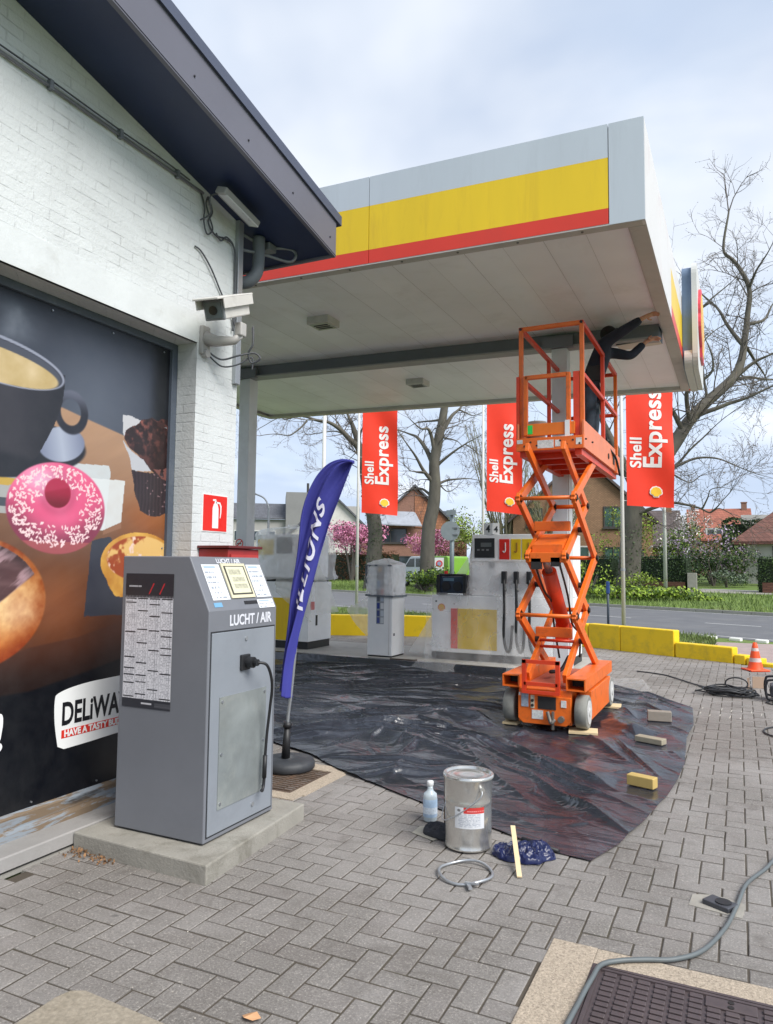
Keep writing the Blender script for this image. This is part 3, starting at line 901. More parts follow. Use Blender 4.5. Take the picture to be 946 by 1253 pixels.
    e, dx, dz = ell(3.78, 1.625, 0.30, 0.15, 0, .03); im = put(im, e, (226, 184, 112))
    im = put(im, e * sstep(.5, .58, fbm(Y, Z, 8, 95)), (158, 70, 34)); im = put(im, e * sstep(.56, .62, fbm(Y, Z, 11, 99)), (236, 206, 190))
    return im * .93
poster_mat = vcol_mat('print_film', 0.32)
poster = panel('window_poster', (-3.645, 0.9, 0.215), (0, 3.095, 0), (0, 0, 2.905), 640, 600, paint_poster, poster_mat)
tag(poster, 'large dark coffee and pastry poster filling the shop window', 'poster')
wht = mat('print_white', (226, 228, 228), 0.4, var=0.03); blk = mat('print_black', (22, 23, 28), 0.4, var=0.1); redp = mat('print_red', (206, 50, 38), 0.4, var=0.05)
PX = -3.643
mb = MB()
mb.prism([(PX, y, z) for y, z in smoothcurve([(3.150, 0.530), (3.128, 0.65), (3.123, 0.79), (3.15, 0.825), (3.291, 0.86), (3.5, 0.868), (3.9, 0.865), (3.925, 0.80), (3.90, 0.62), (3.86, 0.525), (3.5, 0.507), (3.2, 0.500), (3.150, 0.530)], 4)[:-1]] if False else
         [(PX, p.x, p.y) for p in smoothcurve([(3.155, 0.510, 0), (3.128, 0.65, 0), (3.123, 0.78, 0), (3.150, 0.822, 0), (3.291, 0.850, 0), (3.5, 0.862, 0), (3.88, 0.862, 0), (3.925, 0.80, 0), (3.91, 0.65, 0), (3.865, 0.525, 0), (3.5, 0.497, 0), (3.2, 0.488, 0)], 4)], (0.002, 0, 0))
lg = mb.build('logo_badge', wht, poster)
text(lg, 'lettering', 'DELiWAY', 0.185, (PX + .0032, 3.172, 0.632), (0, 1, 0), (0, 0, 1), blk, bold=0.005, depth=.0006, align='LEFT', xs=0.66)
mb = MB(); mb.prism([(PX + .002, 3.178, .552), (PX + .002, 3.87, .556), (PX + .002, 3.87, .604), (PX + .002, 3.178, .600)], (.0012, 0, 0))
mb.build('slogan_bar', redp, lg)
text(lg, 'slogan', 'HAVE A TASTY BUDDY', 0.052, (PX + .0042, 3.196, 0.560), (0, 1, 0), (0, 0, 1), wht, bold=0.0022, depth=.0005, align='LEFT', xs=0.95)
text(poster, 'lettering', '!', 0.27, (PX + .001, 2.765, 0.575), (0, 1, 0), (0, 0, 1), wht, bold=0.008, depth=.0006, align='CENTER')
mb = MB()
for k in range(12):
    mb.cyl((PX - .0, 3.93 - .47 * k, 3.085), .006, .01, 8, 'X'); mb.cyl((PX - .0, 3.93 - .47 * k, .24), .006, .01, 8, 'X')
for z in (2.55, 1.7, .9): mb.cyl((PX, 3.972, z), .006, .01, 8, 'X')
mb.build('fixing_screw', mat('screw_head', (170, 174, 180), 0.35, 0.8), poster)

# ---------------------------------------------------------------- things on the wall
alu = mat('aluminium', (172, 176, 180), 0.4, 0.7, var=0.06)
galv = mat('galvanised_pipe', (126, 130, 136), 0.5, 0.4, var=0.1)
cable_m = mat('cable_grey', (72, 75, 80), 0.6, var=0.1)
plast_w = mat('camera_white', (206, 204, 200), 0.45, var=0.04, dirt=(150, 146, 138), dscale=5, damt=0.4)
# conduit with clips
cd = thing('conduit', 'thin grey conduit with a cable clipped along the brick wall under the verge', 'conduit', (WX, 2.4, 4.25))
mb = MB(); mb.tube([(WX + .018, -2.8, 4.255), (WX + .018, 1.0, 4.258), (WX + .018, 4.05, 4.262)], .0095, 8)
mb.build('pipe', galv, cd)
mb = MB(); mb.tube(smoothcurve([(WX + .02, -2.8, 4.29)] + [(WX + .02, y, 4.293 + random.uniform(-.006, .004)) for y in np.arange(-2.4, 4.1, .3)], 3), .005, 6)
mb.build('cable', cable_m, cd)
for k in range(12):
    y = 3.78 - .52 * k
    if y < -2.6: break
    mb = MB(); mb.bx(WX, WX + .03, y - .012, y + .012, 4.243, 4.299); mb.build('clip', galv, cd)
# corner trunking
mb = MB(); mb.bx(WX, WX + .035, 4.455, 4.515, 2.96, 4.24)
tr = mb.build('cable_trunking', alu, origin=(WX, 4.48, 2.96)); bevel_mod(tr, .003)
tag(tr, 'pale vertical cable trunking up the corner of the brick wall', 'trunking')
# loose cables
def cable(name, pts, r, m, label, cat='cable', group=None, n=8):
    mb = MB(); mb.tube(smoothcurve(pts, n), r, 7)
    return tag(mb.build(name, m, origin=pts[0]), label, cat, group)
cable('wall_cable', [(WX + .01, 3.985, 3.845), (WX + .015, 4.05, 3.83), (WX + .02, 4.16, 3.74), (WX + .015, 4.29, 3.60), (WX + .015, 4.40, 3.50), (WX + .03, 4.435, 3.40)], .006, cable_m,
      'grey cable leaving a hole in the wall and sagging to the camera', 'cable')
mb = MB()
mb.tube(smoothcurve([(WX + .012, 4.03, 4.26), (WX + .015, 4.07, 4.17), (WX + .02, 4.06, 4.06), (WX + .02, 4.10, 3.98), (WX + .02, 4.16, 4.04), (WX + .02, 4.12, 4.12), (WX + .02, 4.08, 4.2), (WX + .02, 4.1, 4.26)], 8), .006, 7)
mb.tube(smoothcurve([(WX + .015, 4.10, 4.26), (WX + .02, 4.15, 4.17), (WX + .02, 4.11, 4.07), (WX + .02, 4.19, 4.01), (WX + .02, 4.30, 4.03), (WX + .02, 4.40, 4.02), (WX + .02, 4.435, 3.9), (WX + .02, 4.44, 3.5), (WX + .02, 4.425, 3.36)], 8), .007, 7)
mb.tube(smoothcurve([(WX + .02, 4.2, 4.03), (WX + .025, 4.25, 3.99), (WX + .02, 4.33, 4.05), (WX + .02, 4.43, 3.97), (WX + .02, 4.447, 3.6), (WX + .02, 4.44, 3.4)], 8), .006, 7)
tag(mb.build('cable_bundle', cable_m, origin=(WX, 4.1, 4.0)), 'tangled grey cables hanging in loops below the verge by the corner', 'cables')
# floodlight / heater strip under the verge
fl = thing('floodlight', 'long pale strip lamp under the navy verge at the wall corner', 'lamp', (WX + .03, 4.48, 4.3))
mb = MB(); mb.box((-3.26, 4.235, 4.205), (.10, .42, .055), M=Matrix.Rotation(-.185, 4, 'X') @ Matrix.Rotation(.35, 4, 'Y'), bev=.01); mb.build('housing', mat('lamp_housing', (150, 150, 150), 0.5, var=0.06), fl)
mb = MB(); mb.box((-3.25, 4.232, 4.176), (.085, .38, .008), M=Matrix.Rotation(-.185, 4, 'X') @ Matrix.Rotation(.35, 4, 'Y')); mb.build('diffuser', mat('lamp_diffuser', (196, 198, 200), 0.3, var=0.04), fl)
mb = MB(); mb.tube(smoothcurve([(-3.29, 4.06, 4.235), (-3.33, 4.0, 4.19), (-3.36, 4.05, 4.10), (-3.43, 4.02, 4.05)], 8), .006, 6); mb.build('lead', cable_m, fl)
# junction box with looping cables under the soffit beyond the corner
jb = thing('junction_box', 'grey junction box with looping cables under the navy soffit', 'junction box', (-3.45, 4.8, 4.2))
mb = MB(); mb.box((WX + .06, 4.80, 4.145), (.10, .10, .06), bev=.006); mb.build('box', galv, jb)
mb = MB()
mb.tube(smoothcurve([(WX - .02, 4.54, 4.18), (WX + .02, 4.66, 4.16), (WX + .05, 4.76, 4.15)], 6), .012, 7)
mb.tube(smoothcurve([(WX - .02, 4.54, 4.05), (WX + .08, 4.72, 4.06), (WX + .2, 4.9, 4.05), (WX + .24, 4.94, 4.11), (WX + .2, 4.92, 4.16), (WX + .1, 4.85, 4.16)], 8), .012, 7)
mb.build('cable', galv, jb)
# downpipe stub round the corner
mb = MB(); mb.tube(smoothcurve([(-3.40, 4.69, 4.19), (-3.40, 4.69, 4.0), (-3.41, 4.68, 3.90), (-3.46, 4.65, 3.83), (-3.56, 4.60, 3.79), (-3.64, 4.58, 3.6), (-3.64, 4.58, 0.0)], 6), .05, 14)
tag(mb.build('downpipe', mat('pipe_grey', (104, 110, 118), 0.5, var=0.08), origin=(-3.62, 4.58, 0)), 'grey downpipe under the eave behind the wall corner', 'downpipe')
# CCTV camera on a bracket
cc_ = thing('security_camera', 'white box security camera on a wall bracket at the brick corner', 'security camera', (WX, 4.12, 3.2))
brm = mat('bracket_grey', (168, 166, 164), 0.5, var=0.06, dirt=(120, 118, 114), damt=0.4)
mb = MB(); mb.bx(WX, WX + .03, 4.07, 4.16, 3.09, 3.30, bev=.008)
mb.tube([(WX + .02, 4.12, 3.21), (WX + .10, 4.15, 3.19), (WX + .21, 4.20, 3.195), (WX + .25, 4.22, 3.24)], [.055, .04, .03, .028], 12)
mb.cyl((WX + .02, 4.12, 3.10), .03, .05, 12, 'X')
mb.build('bracket', brm, cc_)
mb = MB(); mb.box((WX + .25, 4.22, 3.275), (.06, .07, .10), bev=.01); mb.build('swivel', brm, cc_)
# the housing looks back along the wall, slightly down, turned outwards
Mh = Matrix.Translation((WX + .25, 4.05, 3.385)) @ Matrix.Scale(1.25, 4) @ Matrix.Rotation(math.radians(11), 4, 'Z') @ Matrix.Rotation(math.radians(23), 4, 'X')
def hbox(mb, c, s, bev=.0):
    M2 = Mh @ Matrix.Translation(V(c)); 
    mb.box((0, 0, 0), s, M=M2, bev=bev)
mb = MB(); hbox(mb, (0, .02, -.005), (.115, .33, .105), .008); hs = mb.build('housing', plast_w, cc_)
mb = MB(); hbox(mb, (0, -.01, .058), (.15, .46, .012), .004); hbox(mb, (-.072, -.0, .03), (.006, .42, .055)); hbox(mb, (.072, .02, .03), (.006, .38, .055)); mb.build('sunshade', plast_w, cc_)
mb = MB(); hbox(mb, (0, -.148, -.005), (.118, .02, .108), .006); mb.build('bezel', mat('bezel_grey', (120, 124, 128), 0.5), cc_)
mb = MB(); hbox(mb, (0, -.160, -.005), (.092, .006, .084)); mb.build('window', glass_mat('camera_glass', (84, 96, 102), .2), cc_)
mb = MB(); mb.tube([Mh @ V((0, -.1645, -.005)), Mh @ V((0, -.168, -.005))], .03, 20); mb.build('lens', mat('lens_black', (26, 32, 38), 0.15), cc_)
mb = MB(); mb.tube(smoothcurve([(WX + .03, 4.14, 3.12), (WX + .1, 4.2, 3.07), (WX + .2, 4.28, 3.11), (WX + .27, 4.36, 3.14), (WX + .31, 4.38, 3.10), (WX + .25, 4.36, 3.07), (WX + .24, 4.33, 3.13), (WX + .28, 4.33, 3.2), (WX + .27, 4.34, 3.33)], 8), .007, 7)
mb.tube(smoothcurve([(WX + .02, 4.15, 3.10), (WX + .08, 4.23, 3.03), (WX + .17, 4.3, 3.05), (WX + .25, 4.36, 3.11), (WX + .25, 4.37, 3.02)], 8), .006, 7)
mb.build('cable', cable_m, cc_)
# extinguisher sign
sg = thing('extinguisher_sign', 'square red sign with a white fire extinguisher on the brick pier', 'sign', (WX, 4.3, 1.82))
sred = mat('sign_red', (218, 40, 30), 0.35, var=0.04)
mb = MB(); mb.bx(WX, WX + .004, 4.155, 4.438, 1.825, 2.098); mb.build('border', wht, sg)
mb = MB(); mb.bx(WX + .0042, WX + .006, 4.162, 4.431, 1.832, 2.091); mb.build('plate', sred, sg)
mb = MB()
def ext(pts): mb.prism([(WX + .0064, 4.297 + a, 1.957 + b_) for a, b_ in pts], (.001, 0, 0))
ext([(-.034, -.105), (.034, -.105), (.034, .04), (.022, .07), (.012, .078), (-.012, .078), (-.022, .07), (-.034, .04)])
ext([(-.012, .078), (.012, .078), (.010, .098), (-.010, .098)]); ext([(-.03, .092), (.004, .098), (.004, .108), (-.032, .106)])
arc = [(.004, .090), (.05, .088), (.068, .06), (.066, .01), (.058, -.03)]; inn = [(.05, -.028), (.054, .01), (.054, .05), (.044, .074), (.004, .078)]
ext(arc + inn)
mb.build('pictogram', wht, sg)
# red hose/extinguisher cabinet behind the air unit
rb = thing('extinguisher_cabinet', 'red metal extinguisher box on the brick pier behind the grey air machine', 'cabinet', (-3.44, 4.3, .9))
rmm = mat('red_box', (150, 44, 44), 0.5, var=0.08, dirt=(96, 40, 40), damt=0.4)
mb = MB(); mb.bx(-3.449, -3.19, 4.13, 4.49, .9, 1.70, bev=.006); mb.build('body', rmm, rb)
mb = MB(); mb.bx(-3.449, -3.17, 4.11, 4.51, 1.703, 1.722, bev=.004); mb.build('lid', mat('red_box_dark', (96, 34, 36), 0.5), rb)
mb = MB(); mb.bx(-3.188, -3.178, 4.15, 4.47, .93, 1.66); mb.build('door', mat('red_box_door', (178, 58, 54), 0.45), rb)
# ---------------------------------------------------------------- air machine and its plinth
plm = mat('plinth_concrete', (146, 143, 135), 0.9, var=0.12, vscale=5, bump=0.5, bscale=60, dirt=(84, 80, 66), dscale=3, damt=0.65)
mb = MB()
mb.prism([(-3.38, 3.06, -.01), (-2.425, 3.03, -.01), (-2.50, 4.07, -.01), (-3.38, 4.07, -.01)], (0, 0, .105))
pl = mb.build('concrete_plinth', plm, origin=(-2.9, 3.5, 0)); bevel_mod(pl, .008)
tag(pl, 'low weathered concrete plinth under the grey air machine', 'plinth')
cabm = mat('cabinet_grey', (113, 116, 123), 0.42, var=0.05, vscale=2.5, dirt=(100, 103, 110), dscale=2.0, damt=0.4)
cabm2 = mat('cabinet_door_grey', (132, 138, 146), 0.4, var=0.05, vscale=3, dirt=(112, 116, 122), dscale=2.4, damt=0.4)
ac = thing('air_machine', 'tall grey tyre air machine with sloping top beside the poster window', 'air machine', (-2.92, 3.53, 0.1))
AX0, AX1, AY0, AY1, AZ0, AZ1, ASH = -3.235, -2.60, 3.215, 3.86, .105, 1.635, 1.335
XS = -2.745                                             # where the slope meets the flat top
mb = MB()
mb.prism([(AX0, AY0, AZ0), (AX1, AY0, AZ0), (AX1, AY0, ASH), (XS, AY0, AZ1), (AX0, AY0, AZ1)], (0, AY1 - AY0, 0))
bd = mb.build('body', cabm, ac); bevel_mod(bd, .006)
mb = MB(); mb.bx(AX0 + .02, AX1 - .02, AY0 + .02, AY1 - .02, .094, .106); mb.build('base_strip', mat('cab_base_black', (36, 37, 40), 0.6), ac)
mb = MB(); mb.bx(AX1 - .002, AX1 + .006, AY0 + .025, AY1 - .025, .135, 1.215, bev=.003)
dr_ = mb.build('door', cabm2, ac)
mb = MB(); mb.bx(AX1 - .004, AX1 + .0015, AY0 + .017, AY1 - .017, .127, 1.224); mb.build('door_gap', mat('gap_black', (38, 40, 44), 0.7), ac)
mb = MB(); mb.bx(AX1 + .006, AX1 + .010, 3.315, 3.755, .255, .86)
pn = mb.build('window_pane', mat('clouded_acrylic', (128, 134, 134), 0.12, var=0.2, vscale=4, dirt=(158, 160, 152), dscale=3, damt=0.5), dr_)
mb = MB()
for y in (3.335, 3.735):
    for z in (.285, .55, .835): mb = MB(); mb.cyl((AX1 + .012, y, z), .008, .006, 10, 'X'); mb.build('screw', mat('screw_head', (170, 174, 180), 0.35, 0.8), pn)
mb = MB(); mb.cyl((AX1 + .008, 3.545, 1.165), .012, .008, 14, 'X'); mb.cyl((AX1 + .008, 3.64, .2), .012, .008, 14, 'X'); mb.build('lock', alu, dr_)
# hose bracket and hose with chuck
hbk = mat('rubber_black', (30, 31, 34), 0.5, var=0.15)
mb = MB(); mb.bx(AX1 + .004, AX1 + .022, 3.49, 3.575, .985, 1.075, bev=.006); mb.cyl((AX1 + .04, 3.545, 1.03), .032, .05, 16, 'X'); mb.cyl((AX1 + .07, 3.55, 1.03), .02, .04, 12, 'X')
mb.build('hose_socket', hbk, dr_)
mb = MB(); mb.tube(smoothcurve([(AX1 + .08, 3.555, 1.03), (AX1 + .12, 3.60, 1.01), (AX1 + .115, 3.66, .90), (AX1 + .085, 3.69, .76), (AX1 + .06, 3.70, .60), (AX1 + .05, 3.70, .46)], 8), .0085, 10)
hs_ = mb.build('air_hose', hbk, ac)
mb = MB(); mb.tube([(AX1 + .05, 3.70, .47), (AX1 + .05, 3.695, .34)], .013, 10); mb.tube(smoothcurve([(AX1 + .05, 3.695, .345), (AX1 + .05, 3.69, .30), (AX1 + .055, 3.672, .275), (AX1 + .06, 3.655, .28)], 5), .009, 8)
mb.build('chuck', hbk, hs_)
# sloping console: bezel, screen, notices
sv = V((AX1 - XS, 0, ASH - AZ1)); sl_ = sv.length; sdir = sv.normalized(); snr = V((-sdir.z, 0, sdir.x)).normalized()
if snr.z < 0: snr = -snr
def cpt(u, v, h=0.0):        # u 0..1 along y, v metres down the slope from the top
    return V((XS, AY0, AZ1)) + V((0, (AY1 - AY0) * u, 0)) + sdir * v + snr * h
def cbox(name, u0, u1, v0, v1, h0, h1, m, par):
    mb = MB(); b0 = [cpt(u0, v0, h0), cpt(u1, v0, h0), cpt(u1, v1, h0), cpt(u0, v1, h0)]
    mb.prism(b0, snr * (h1 - h0)); return mb.build(name, m, par)
cream = mat('screen_bezel', (206, 200, 172), 0.4, var=0.04)
bz = cbox('screen', .36, .71, .045, .265, .001, .008, cream, ac)
cbox('bezel_inner', .385, .685, .062, .245, .008, .0095, mat('bezel_dark', (64, 62, 56), 0.5), bz)
cbox('display', .405, .665, .068, .236, .0095, .0108, mat('lcd_cream', (206, 206, 178), 0.25, var=0.06, vscale=12), bz)
for (v0, v1, u0, u1) in ((.085, .118, .43, .60), (.135, .163, .45, .63), (.178, .206, .45, .64)):
    cbox('icon_row', u0, u1, v0, v1, .0108, .0114, mat('lcd_icon', (174, 172, 150), 0.3, var=0.25, vscale=60), bz)
def notice(name, u0, u1, v0, v1, seed, parent, rows=7):
    rs = np.random.RandomState(seed)
    T = rs.rand(rows, 30)
    def fn(U, W):
        im = np.ones(U.shape + (3,)) * np.array([222, 226, 230]) / 255.
        r = (1 - W) * rows; ri = np.clip(r.astype(int), 0, rows - 1); fr = r - ri
        ci = np.clip((U * 30).astype(int), 0, 29)
        inkm = (fr > .35) * (fr < .75) * (T[ri, ci] > .3) * (U > .07) * (U < (0.6 + .38 * T[ri, 0])) * (ri > 0)
        im = put(im, inkm * .5, (70, 80, 100))
        im = put(im, (ri == 0) * (fr > .3) * (fr < .8) * (U > .1) * (U < .75) * .6, (110, 140, 170))
        return im
    o0 = cpt(u0, v1, .002)
    return panel(name, o0, cpt(u1, v1, .002) - o0, cpt(u0, v0, .002) - o0, 40, 60, fn, vcol_mat('notice_print', 0.4), parent, .001)
notice('notice', .10, .34, .05, .27, 1, ac); notice('notice', .74, .97, .05, .265, 2, ac); notice('notice', .72, .97, .28, .335, 3, ac, 3)
cbox('slot', .52, .71, .285, .305, .001, .004, hbk, ac)
cbox('sticker', .09, .20, .285, .312, .001, .002, mat('sticker_blue', (110, 160, 196), 0.4), ac)
lilac = mat('letter_white', (214, 216, 224), 0.4, var=0.03)
text(ac, 'small_lettering', 'LUCHT / AIR', .040, cpt(.50, .040, .0015), (0, 1, 0), -sdir, lilac, bold=.0008, depth=.0004)
text(ac, 'lettering', 'LUCHT / AIR', .083, (AX1 + .0015, (AY0 + AY1) / 2 + .06, 1.248), (0, 1, 0), (0, 0, 1), lilac, bold=.0022, depth=.0006, xs=.88)
# tyre pressure table on the side
def tyre_table(U, W):
    im = np.ones(U.shape + (3,)) * np.array([214, 214, 220]) / 255.
    head = W > .82; foot = W < .065
    rs = np.random.RandomState(11)
    body = (~head) & (~foot)
    c = U * 4; ci = np.clip(c.astype(int), 0, 3); fc = c - ci
    rows = 84; r = W * rows; ri = r.astype(int); fr = r - ri
    T = rs.rand(rows + 1, 4, 16)
    sub = np.clip((fc * 16).astype(int), 0, 15)
    ink = (fr > .3) * (T[ri, ci, sub] > .42) * (fc > .05) * (fc < .95)
    im = put(im, body * ink * .26, (60, 62, 72))
    im = put(im, body * ((np.abs(fc - .62) < .02) | (np.abs(fc - .8) < .02)) * .25, (60, 62, 72))
    im = put(im, body * ((fc < .02) | (fc > .985)), (150, 152, 160))
    bars = [(0, [.82, .78, .56, .37, .29, .24, .18, .08]), (1, [.815, .72, .58, .48, .33, .24, .19, .10]), (2, [.815, .77, .68, .575, .43, .28, .14]), (3, [.815, .71, .58, .535, .45, .40, .26, .08])]
    bars = [(a, [max(b_, .075) for b_ in l]) for a, l in bars]
    for a, l in bars:
        for z in l:
            if z > .81: z = .812
            im = put(im, (ci == a) * (np.abs(W - z) < .0045) * (fc > .06) * (fc < .94), (28, 28, 34))
    im = put(im, head, (44, 44, 50)); im = put(im, foot, (52, 53, 60))
    im = put(im, head * (np.abs(W - .905) < .006) * (U > .07) * (U < .34) * (np.sin(U * 260) > -.5), (200, 200, 206))
    for k, x in enumerate((.5, .72)):
        im = put(im, head * (np.abs(U - x - (W - .85) * 1.2) < .012) * (W > .845) * (W < .93), (190, 40, 48))
    im = put(im, head * (W < .835) * (np.sin(U * 300) > 0) * .5, (170, 170, 176))
    im = put(im, foot * (np.abs(W - .035) < .006) * (U > .4) * (U < .62), (190, 190, 196))
    im = put(im, foot * (np.abs(W - .03) < .018) * (U > .68) * (np.sin(W * 900) > 0) * .4, (150, 150, 156))
    return im
tt = panel('tyre_table', (-3.205, AY0 - .003, .78), (.355, 0, 0), (0, 0, .755), 130, 330, tyre_table, vcol_mat('table_print', 0.3), ac, .002)

# ---------------------------------------------------------------- slabs and covers in the paving
agg = mat('exposed_aggregate', (178, 164, 146), 0.9, var=0.30, vscale=110, bump=0.8, bscale=120, dirt=(104, 94, 84), dscale=75, damt=0.9)
iron = mat('cast_iron_cover', (86, 76, 78), 0.6, 0.3, var=0.15, vscale=8, dirt=(104, 92, 88), dscale=5, damt=0.5)
gc = thing('cable_pit_cover', 'large brown cast iron waffle cover set in a pale pebbled concrete frame', 'pit cover', (0.2, 2.5, 0))
mb = MB()
mb.bx(-.755, -.568, 1.0, 3.29, -.03, .004); mb.bx(-.568, 1.25, 3.163, 3.285, -.03, .0035)
fr_ = mb.build('frame', agg, gc); bevel_mod(fr_, .004)
mb = MB(); mb.bx(-.566, 1.25, 1.0, 3.161, -.03, -.004)
mb.bx(-.566, -.552, 1.0, 3.161, -.004, .004); mb.bx(-.552, 1.25, 3.147, 3.161, -.004, .004); mb.bx(-.546, -.53, 1.0, 3.139, -.004, .005); mb.bx(-.546, 1.25, 3.125, 3.139, -.004, .005)
mb.build('rim', iron, gc)
mb = MB()
for i in range(22):
    for j in range(34):
        x = -.515 + i * .062 + .026; y = 3.118 - j * .036 - .0135
        if 5.4 < i < 8.5 and j < 2: continue
        mb.box((x, y, .0015), (.046, .024, .009))
mb.bx(-.515 + 6 * .062 - .004, -.515 + 9 * .062 - .016, 3.056, 3.12, -.004, .005)
pt = mb.build('raised_tread', iron, gc); bevel_mod(pt, .0025, 1)
mb = MB()
for k in (-1, 1): mb.cyl((-.06, 3.087 + k * .016, .0055), .011, .004, 12)
mb.build('key_hole', mat('hole_dark', (34, 30, 30), 0.8), gc)
# pale slab bottom left with a rounded corner
mb = MB()
pts = [(-2.29, 1.80), (-2.30, 2.03), (-2.285, 2.085), (-2.235, 2.11), (-1.86, 2.09), (-1.4, 2.06), (-1.4, 1.2), (-2.25, 1.2)]
mb.prism([(x, y, -.03) for x, y in pts], (0, 0, .034))
s_ = mb.build('concrete_slab', mat('slab_worn', (150, 141, 126), 0.9, var=0.22, vscale=60, bump=0.4, bscale=120, dirt=(110, 102, 84), dscale=6, damt=0.6), origin=(-1.9, 1.8, 0)); bevel_mod(s_, .004)
tag(s_, 'pale sandy concrete slab with a rounded corner in the block paving', 'slab')
# gully under the feather flag
gl_ = thing('gully_cover', 'rusty iron gully grate in a pale pebbled slab under the flag base', 'gully cover', (-2.95, 4.75, 0))
mb = MB(); mb.bx(-3.36, -2.76, 4.34, 4.46, -.03, .005); mb.bx(-3.36, -2.76, 5.05, 5.19, -.03, .005); mb.bx(-2.86, -2.74, 4.46, 5.05, -.03, .005); mb.bx(-3.36, -3.28, 4.46, 5.05, -.03, .005)
mb.build('frame', agg, gl_)
rust = mat('rusty_iron', (92, 76, 64), 0.8, 0.2, var=0.2, dirt=(120, 82, 54), dscale=8, damt=0.6)
mb = MB(); mb.bx(-3.28, -2.86, 4.46, 5.05, -.03, -.012)
for k in range(14): mb.bx(-3.28, -2.86, 4.47 + k * .042, 4.49 + k * .042, -.012, .003)
for x in (-3.28, -3.08, -2.885): mb.bx(x, x + .02, 4.46, 5.05, -.012, .004)
mb.build('grate', rust, gl_)
# little valve box
vb = thing('anchor_point', 'small black recessed anchor with a chipped concrete surround in the paving', 'anchor', (-.12, 3.95, 0))
mb = MB(); mb.prism([(-.25, 3.90, -.02), (-.02, 3.86, -.02), (-.005, 4.02, -.02), (-.14, 4.07, -.02), (-.24, 4.03, -.02)], (0, 0, .022)); mb.build('surround', mat('mortar_patch', (150, 146, 138), 0.9, var=0.15, bump=.5, bscale=50), vb)
mb = MB(); mb.box((-.115, 3.95, .012), (.13, .09, .024), rz=-.5, bev=.004); mb.build('box', mat('anchor_metal', (84, 86, 92), 0.45, 0.5), vb)
mb = MB(); mb.cyl((-.10, 3.945, .026), .036, .006, 18); mb.build('eye', hbk, vb)

# ---------------------------------------------------------------- feather flag
FY = 4.93
ff = thing('feather_flag', 'tall blue feather flag leaning from a round black base by the air machine', 'flag', (-3.2, FY, 0))
mb = MB(); mb.lathe((-3.21, FY + .05, 0), [(0, .006), (.19, .006), (.205, .02), (.205, .055), (.19, .08), (.10, .092), (.05, .10), (.05, .115), (0, .115)], 36)
mb.build('base', mat('rubber_base', (50, 53, 58), 0.6, var=0.1, vscale=12, dirt=(92, 92, 92), dscale=6, damt=0.4), ff)
pole_pts = [V((-3.205, FY, .10)), V((-3.192, FY, .40)), V((-3.165, FY, .62)), V((-3.135, FY, .95)), V((-3.085, FY, 1.3)), V((-3.03, FY, 1.6)), V((-2.965, FY, 1.9)), V((-2.86, FY, 2.17)), V((-2.74, FY, 2.33)), V((-2.64, FY, 2.375))]
mb = MB(); mb.tube([(-3.206, FY, .10), (-3.198, FY, .33)], [.034, .026], 14); mb.tube([(-3.198, FY, .33), (-3.196, FY, .37)], .034, 14); mb.build('socket', hbk, ff)
mb = MB(); mb.tube(smoothcurve(pole_pts[:4], 6), [.013] * 19, 10); mb.build('pole', alu, ff)
blue = mat('flag_blue', (64, 66, 148), 0.5, var=0.06, vscale=3, spec=0.3)
# outline: left edge (pole sleeve) and right edge by height parameter
LE = [(-3.262, .605), (-3.235, .80), (-3.20, 1.0), (-3.175, 1.2), (-3.165, 1.38), (-3.13, 1.6), (-3.10, 1.8), (-3.078, 1.98), (-3.032, 2.14), (-2.96, 2.28), (-2.865, 2.37), (-2.755, 2.40), (-2.645, 2.382)]
RE = [(-3.160, .555), (-3.145, .78), (-3.110, 1.0), (-3.065, 1.2), (-3.015, 1.38), (-2.955, 1.58), (-2.90, 1.75), (-2.84, 1.93), (-2.775, 2.08), (-2.715, 2.21), (-2.665, 2.31), (-2.645, 2.35), (-2.640, 2.372)]
def edge(E, t):
    p = smooth_eval(E, t); return p
def smooth_eval(E, t):
    n = len(E) - 1; x = t * n; i = min(int(x), n - 1); f = x - i
    p0 = E[max(i - 1, 0)]; p1 = E[i]; p2 = E[i + 1]; p3 = E[min(i + 2, n)]
    return [0.5 * ((2 * b_) + (c_ - a_) * f + (2 * a_ - 5 * b_ + 4 * c_ - d_) * f * f + (3 * b_ - a_ - 3 * c_ + d_) * f ** 3) for a_, b_, c_, d_ in zip(p0, p1, p2, p3)]
def flag_y(u, z):
    # a lengthwise fold low down, gentle ripples above
    low = max(0, min(1, (1.45 - z) / .5))
    y = .045 * math.sin(u * PI * 2.2) * low + .022 * math.sin(u * 9 + z * 3.1) * (1 - low) * (0.4 + u) + .012 * math.sin(u * 17 - z * 7) 
    return FY - .02 + y - .03 * (1 - abs(2 * u - 1)) * low
def fpt(u, t):
    a = edge(LE, t); b_ = edge(RE, t)
    x = a[0] + (b_[0] - a[0]) * u; z = a[1] + (b_[1] - a[1]) * u
    return V((x, flag_y(u, z), z))
mb = MB(); mb.grid(lambda u, v: fpt(u, v), 30, 130)
fl_ = mb.build('flag', blue, ff, fix=False)
sm = fl_.modifiers.new('Solidify', 'SOLIDIFY'); sm.thickness = .002
mb = MB(); mb.tube([fpt(0.0, k / 60) + V((.004, .0, 0)) for k in range(61)], .011, 8); mb.build('sleeve', blue, ff)
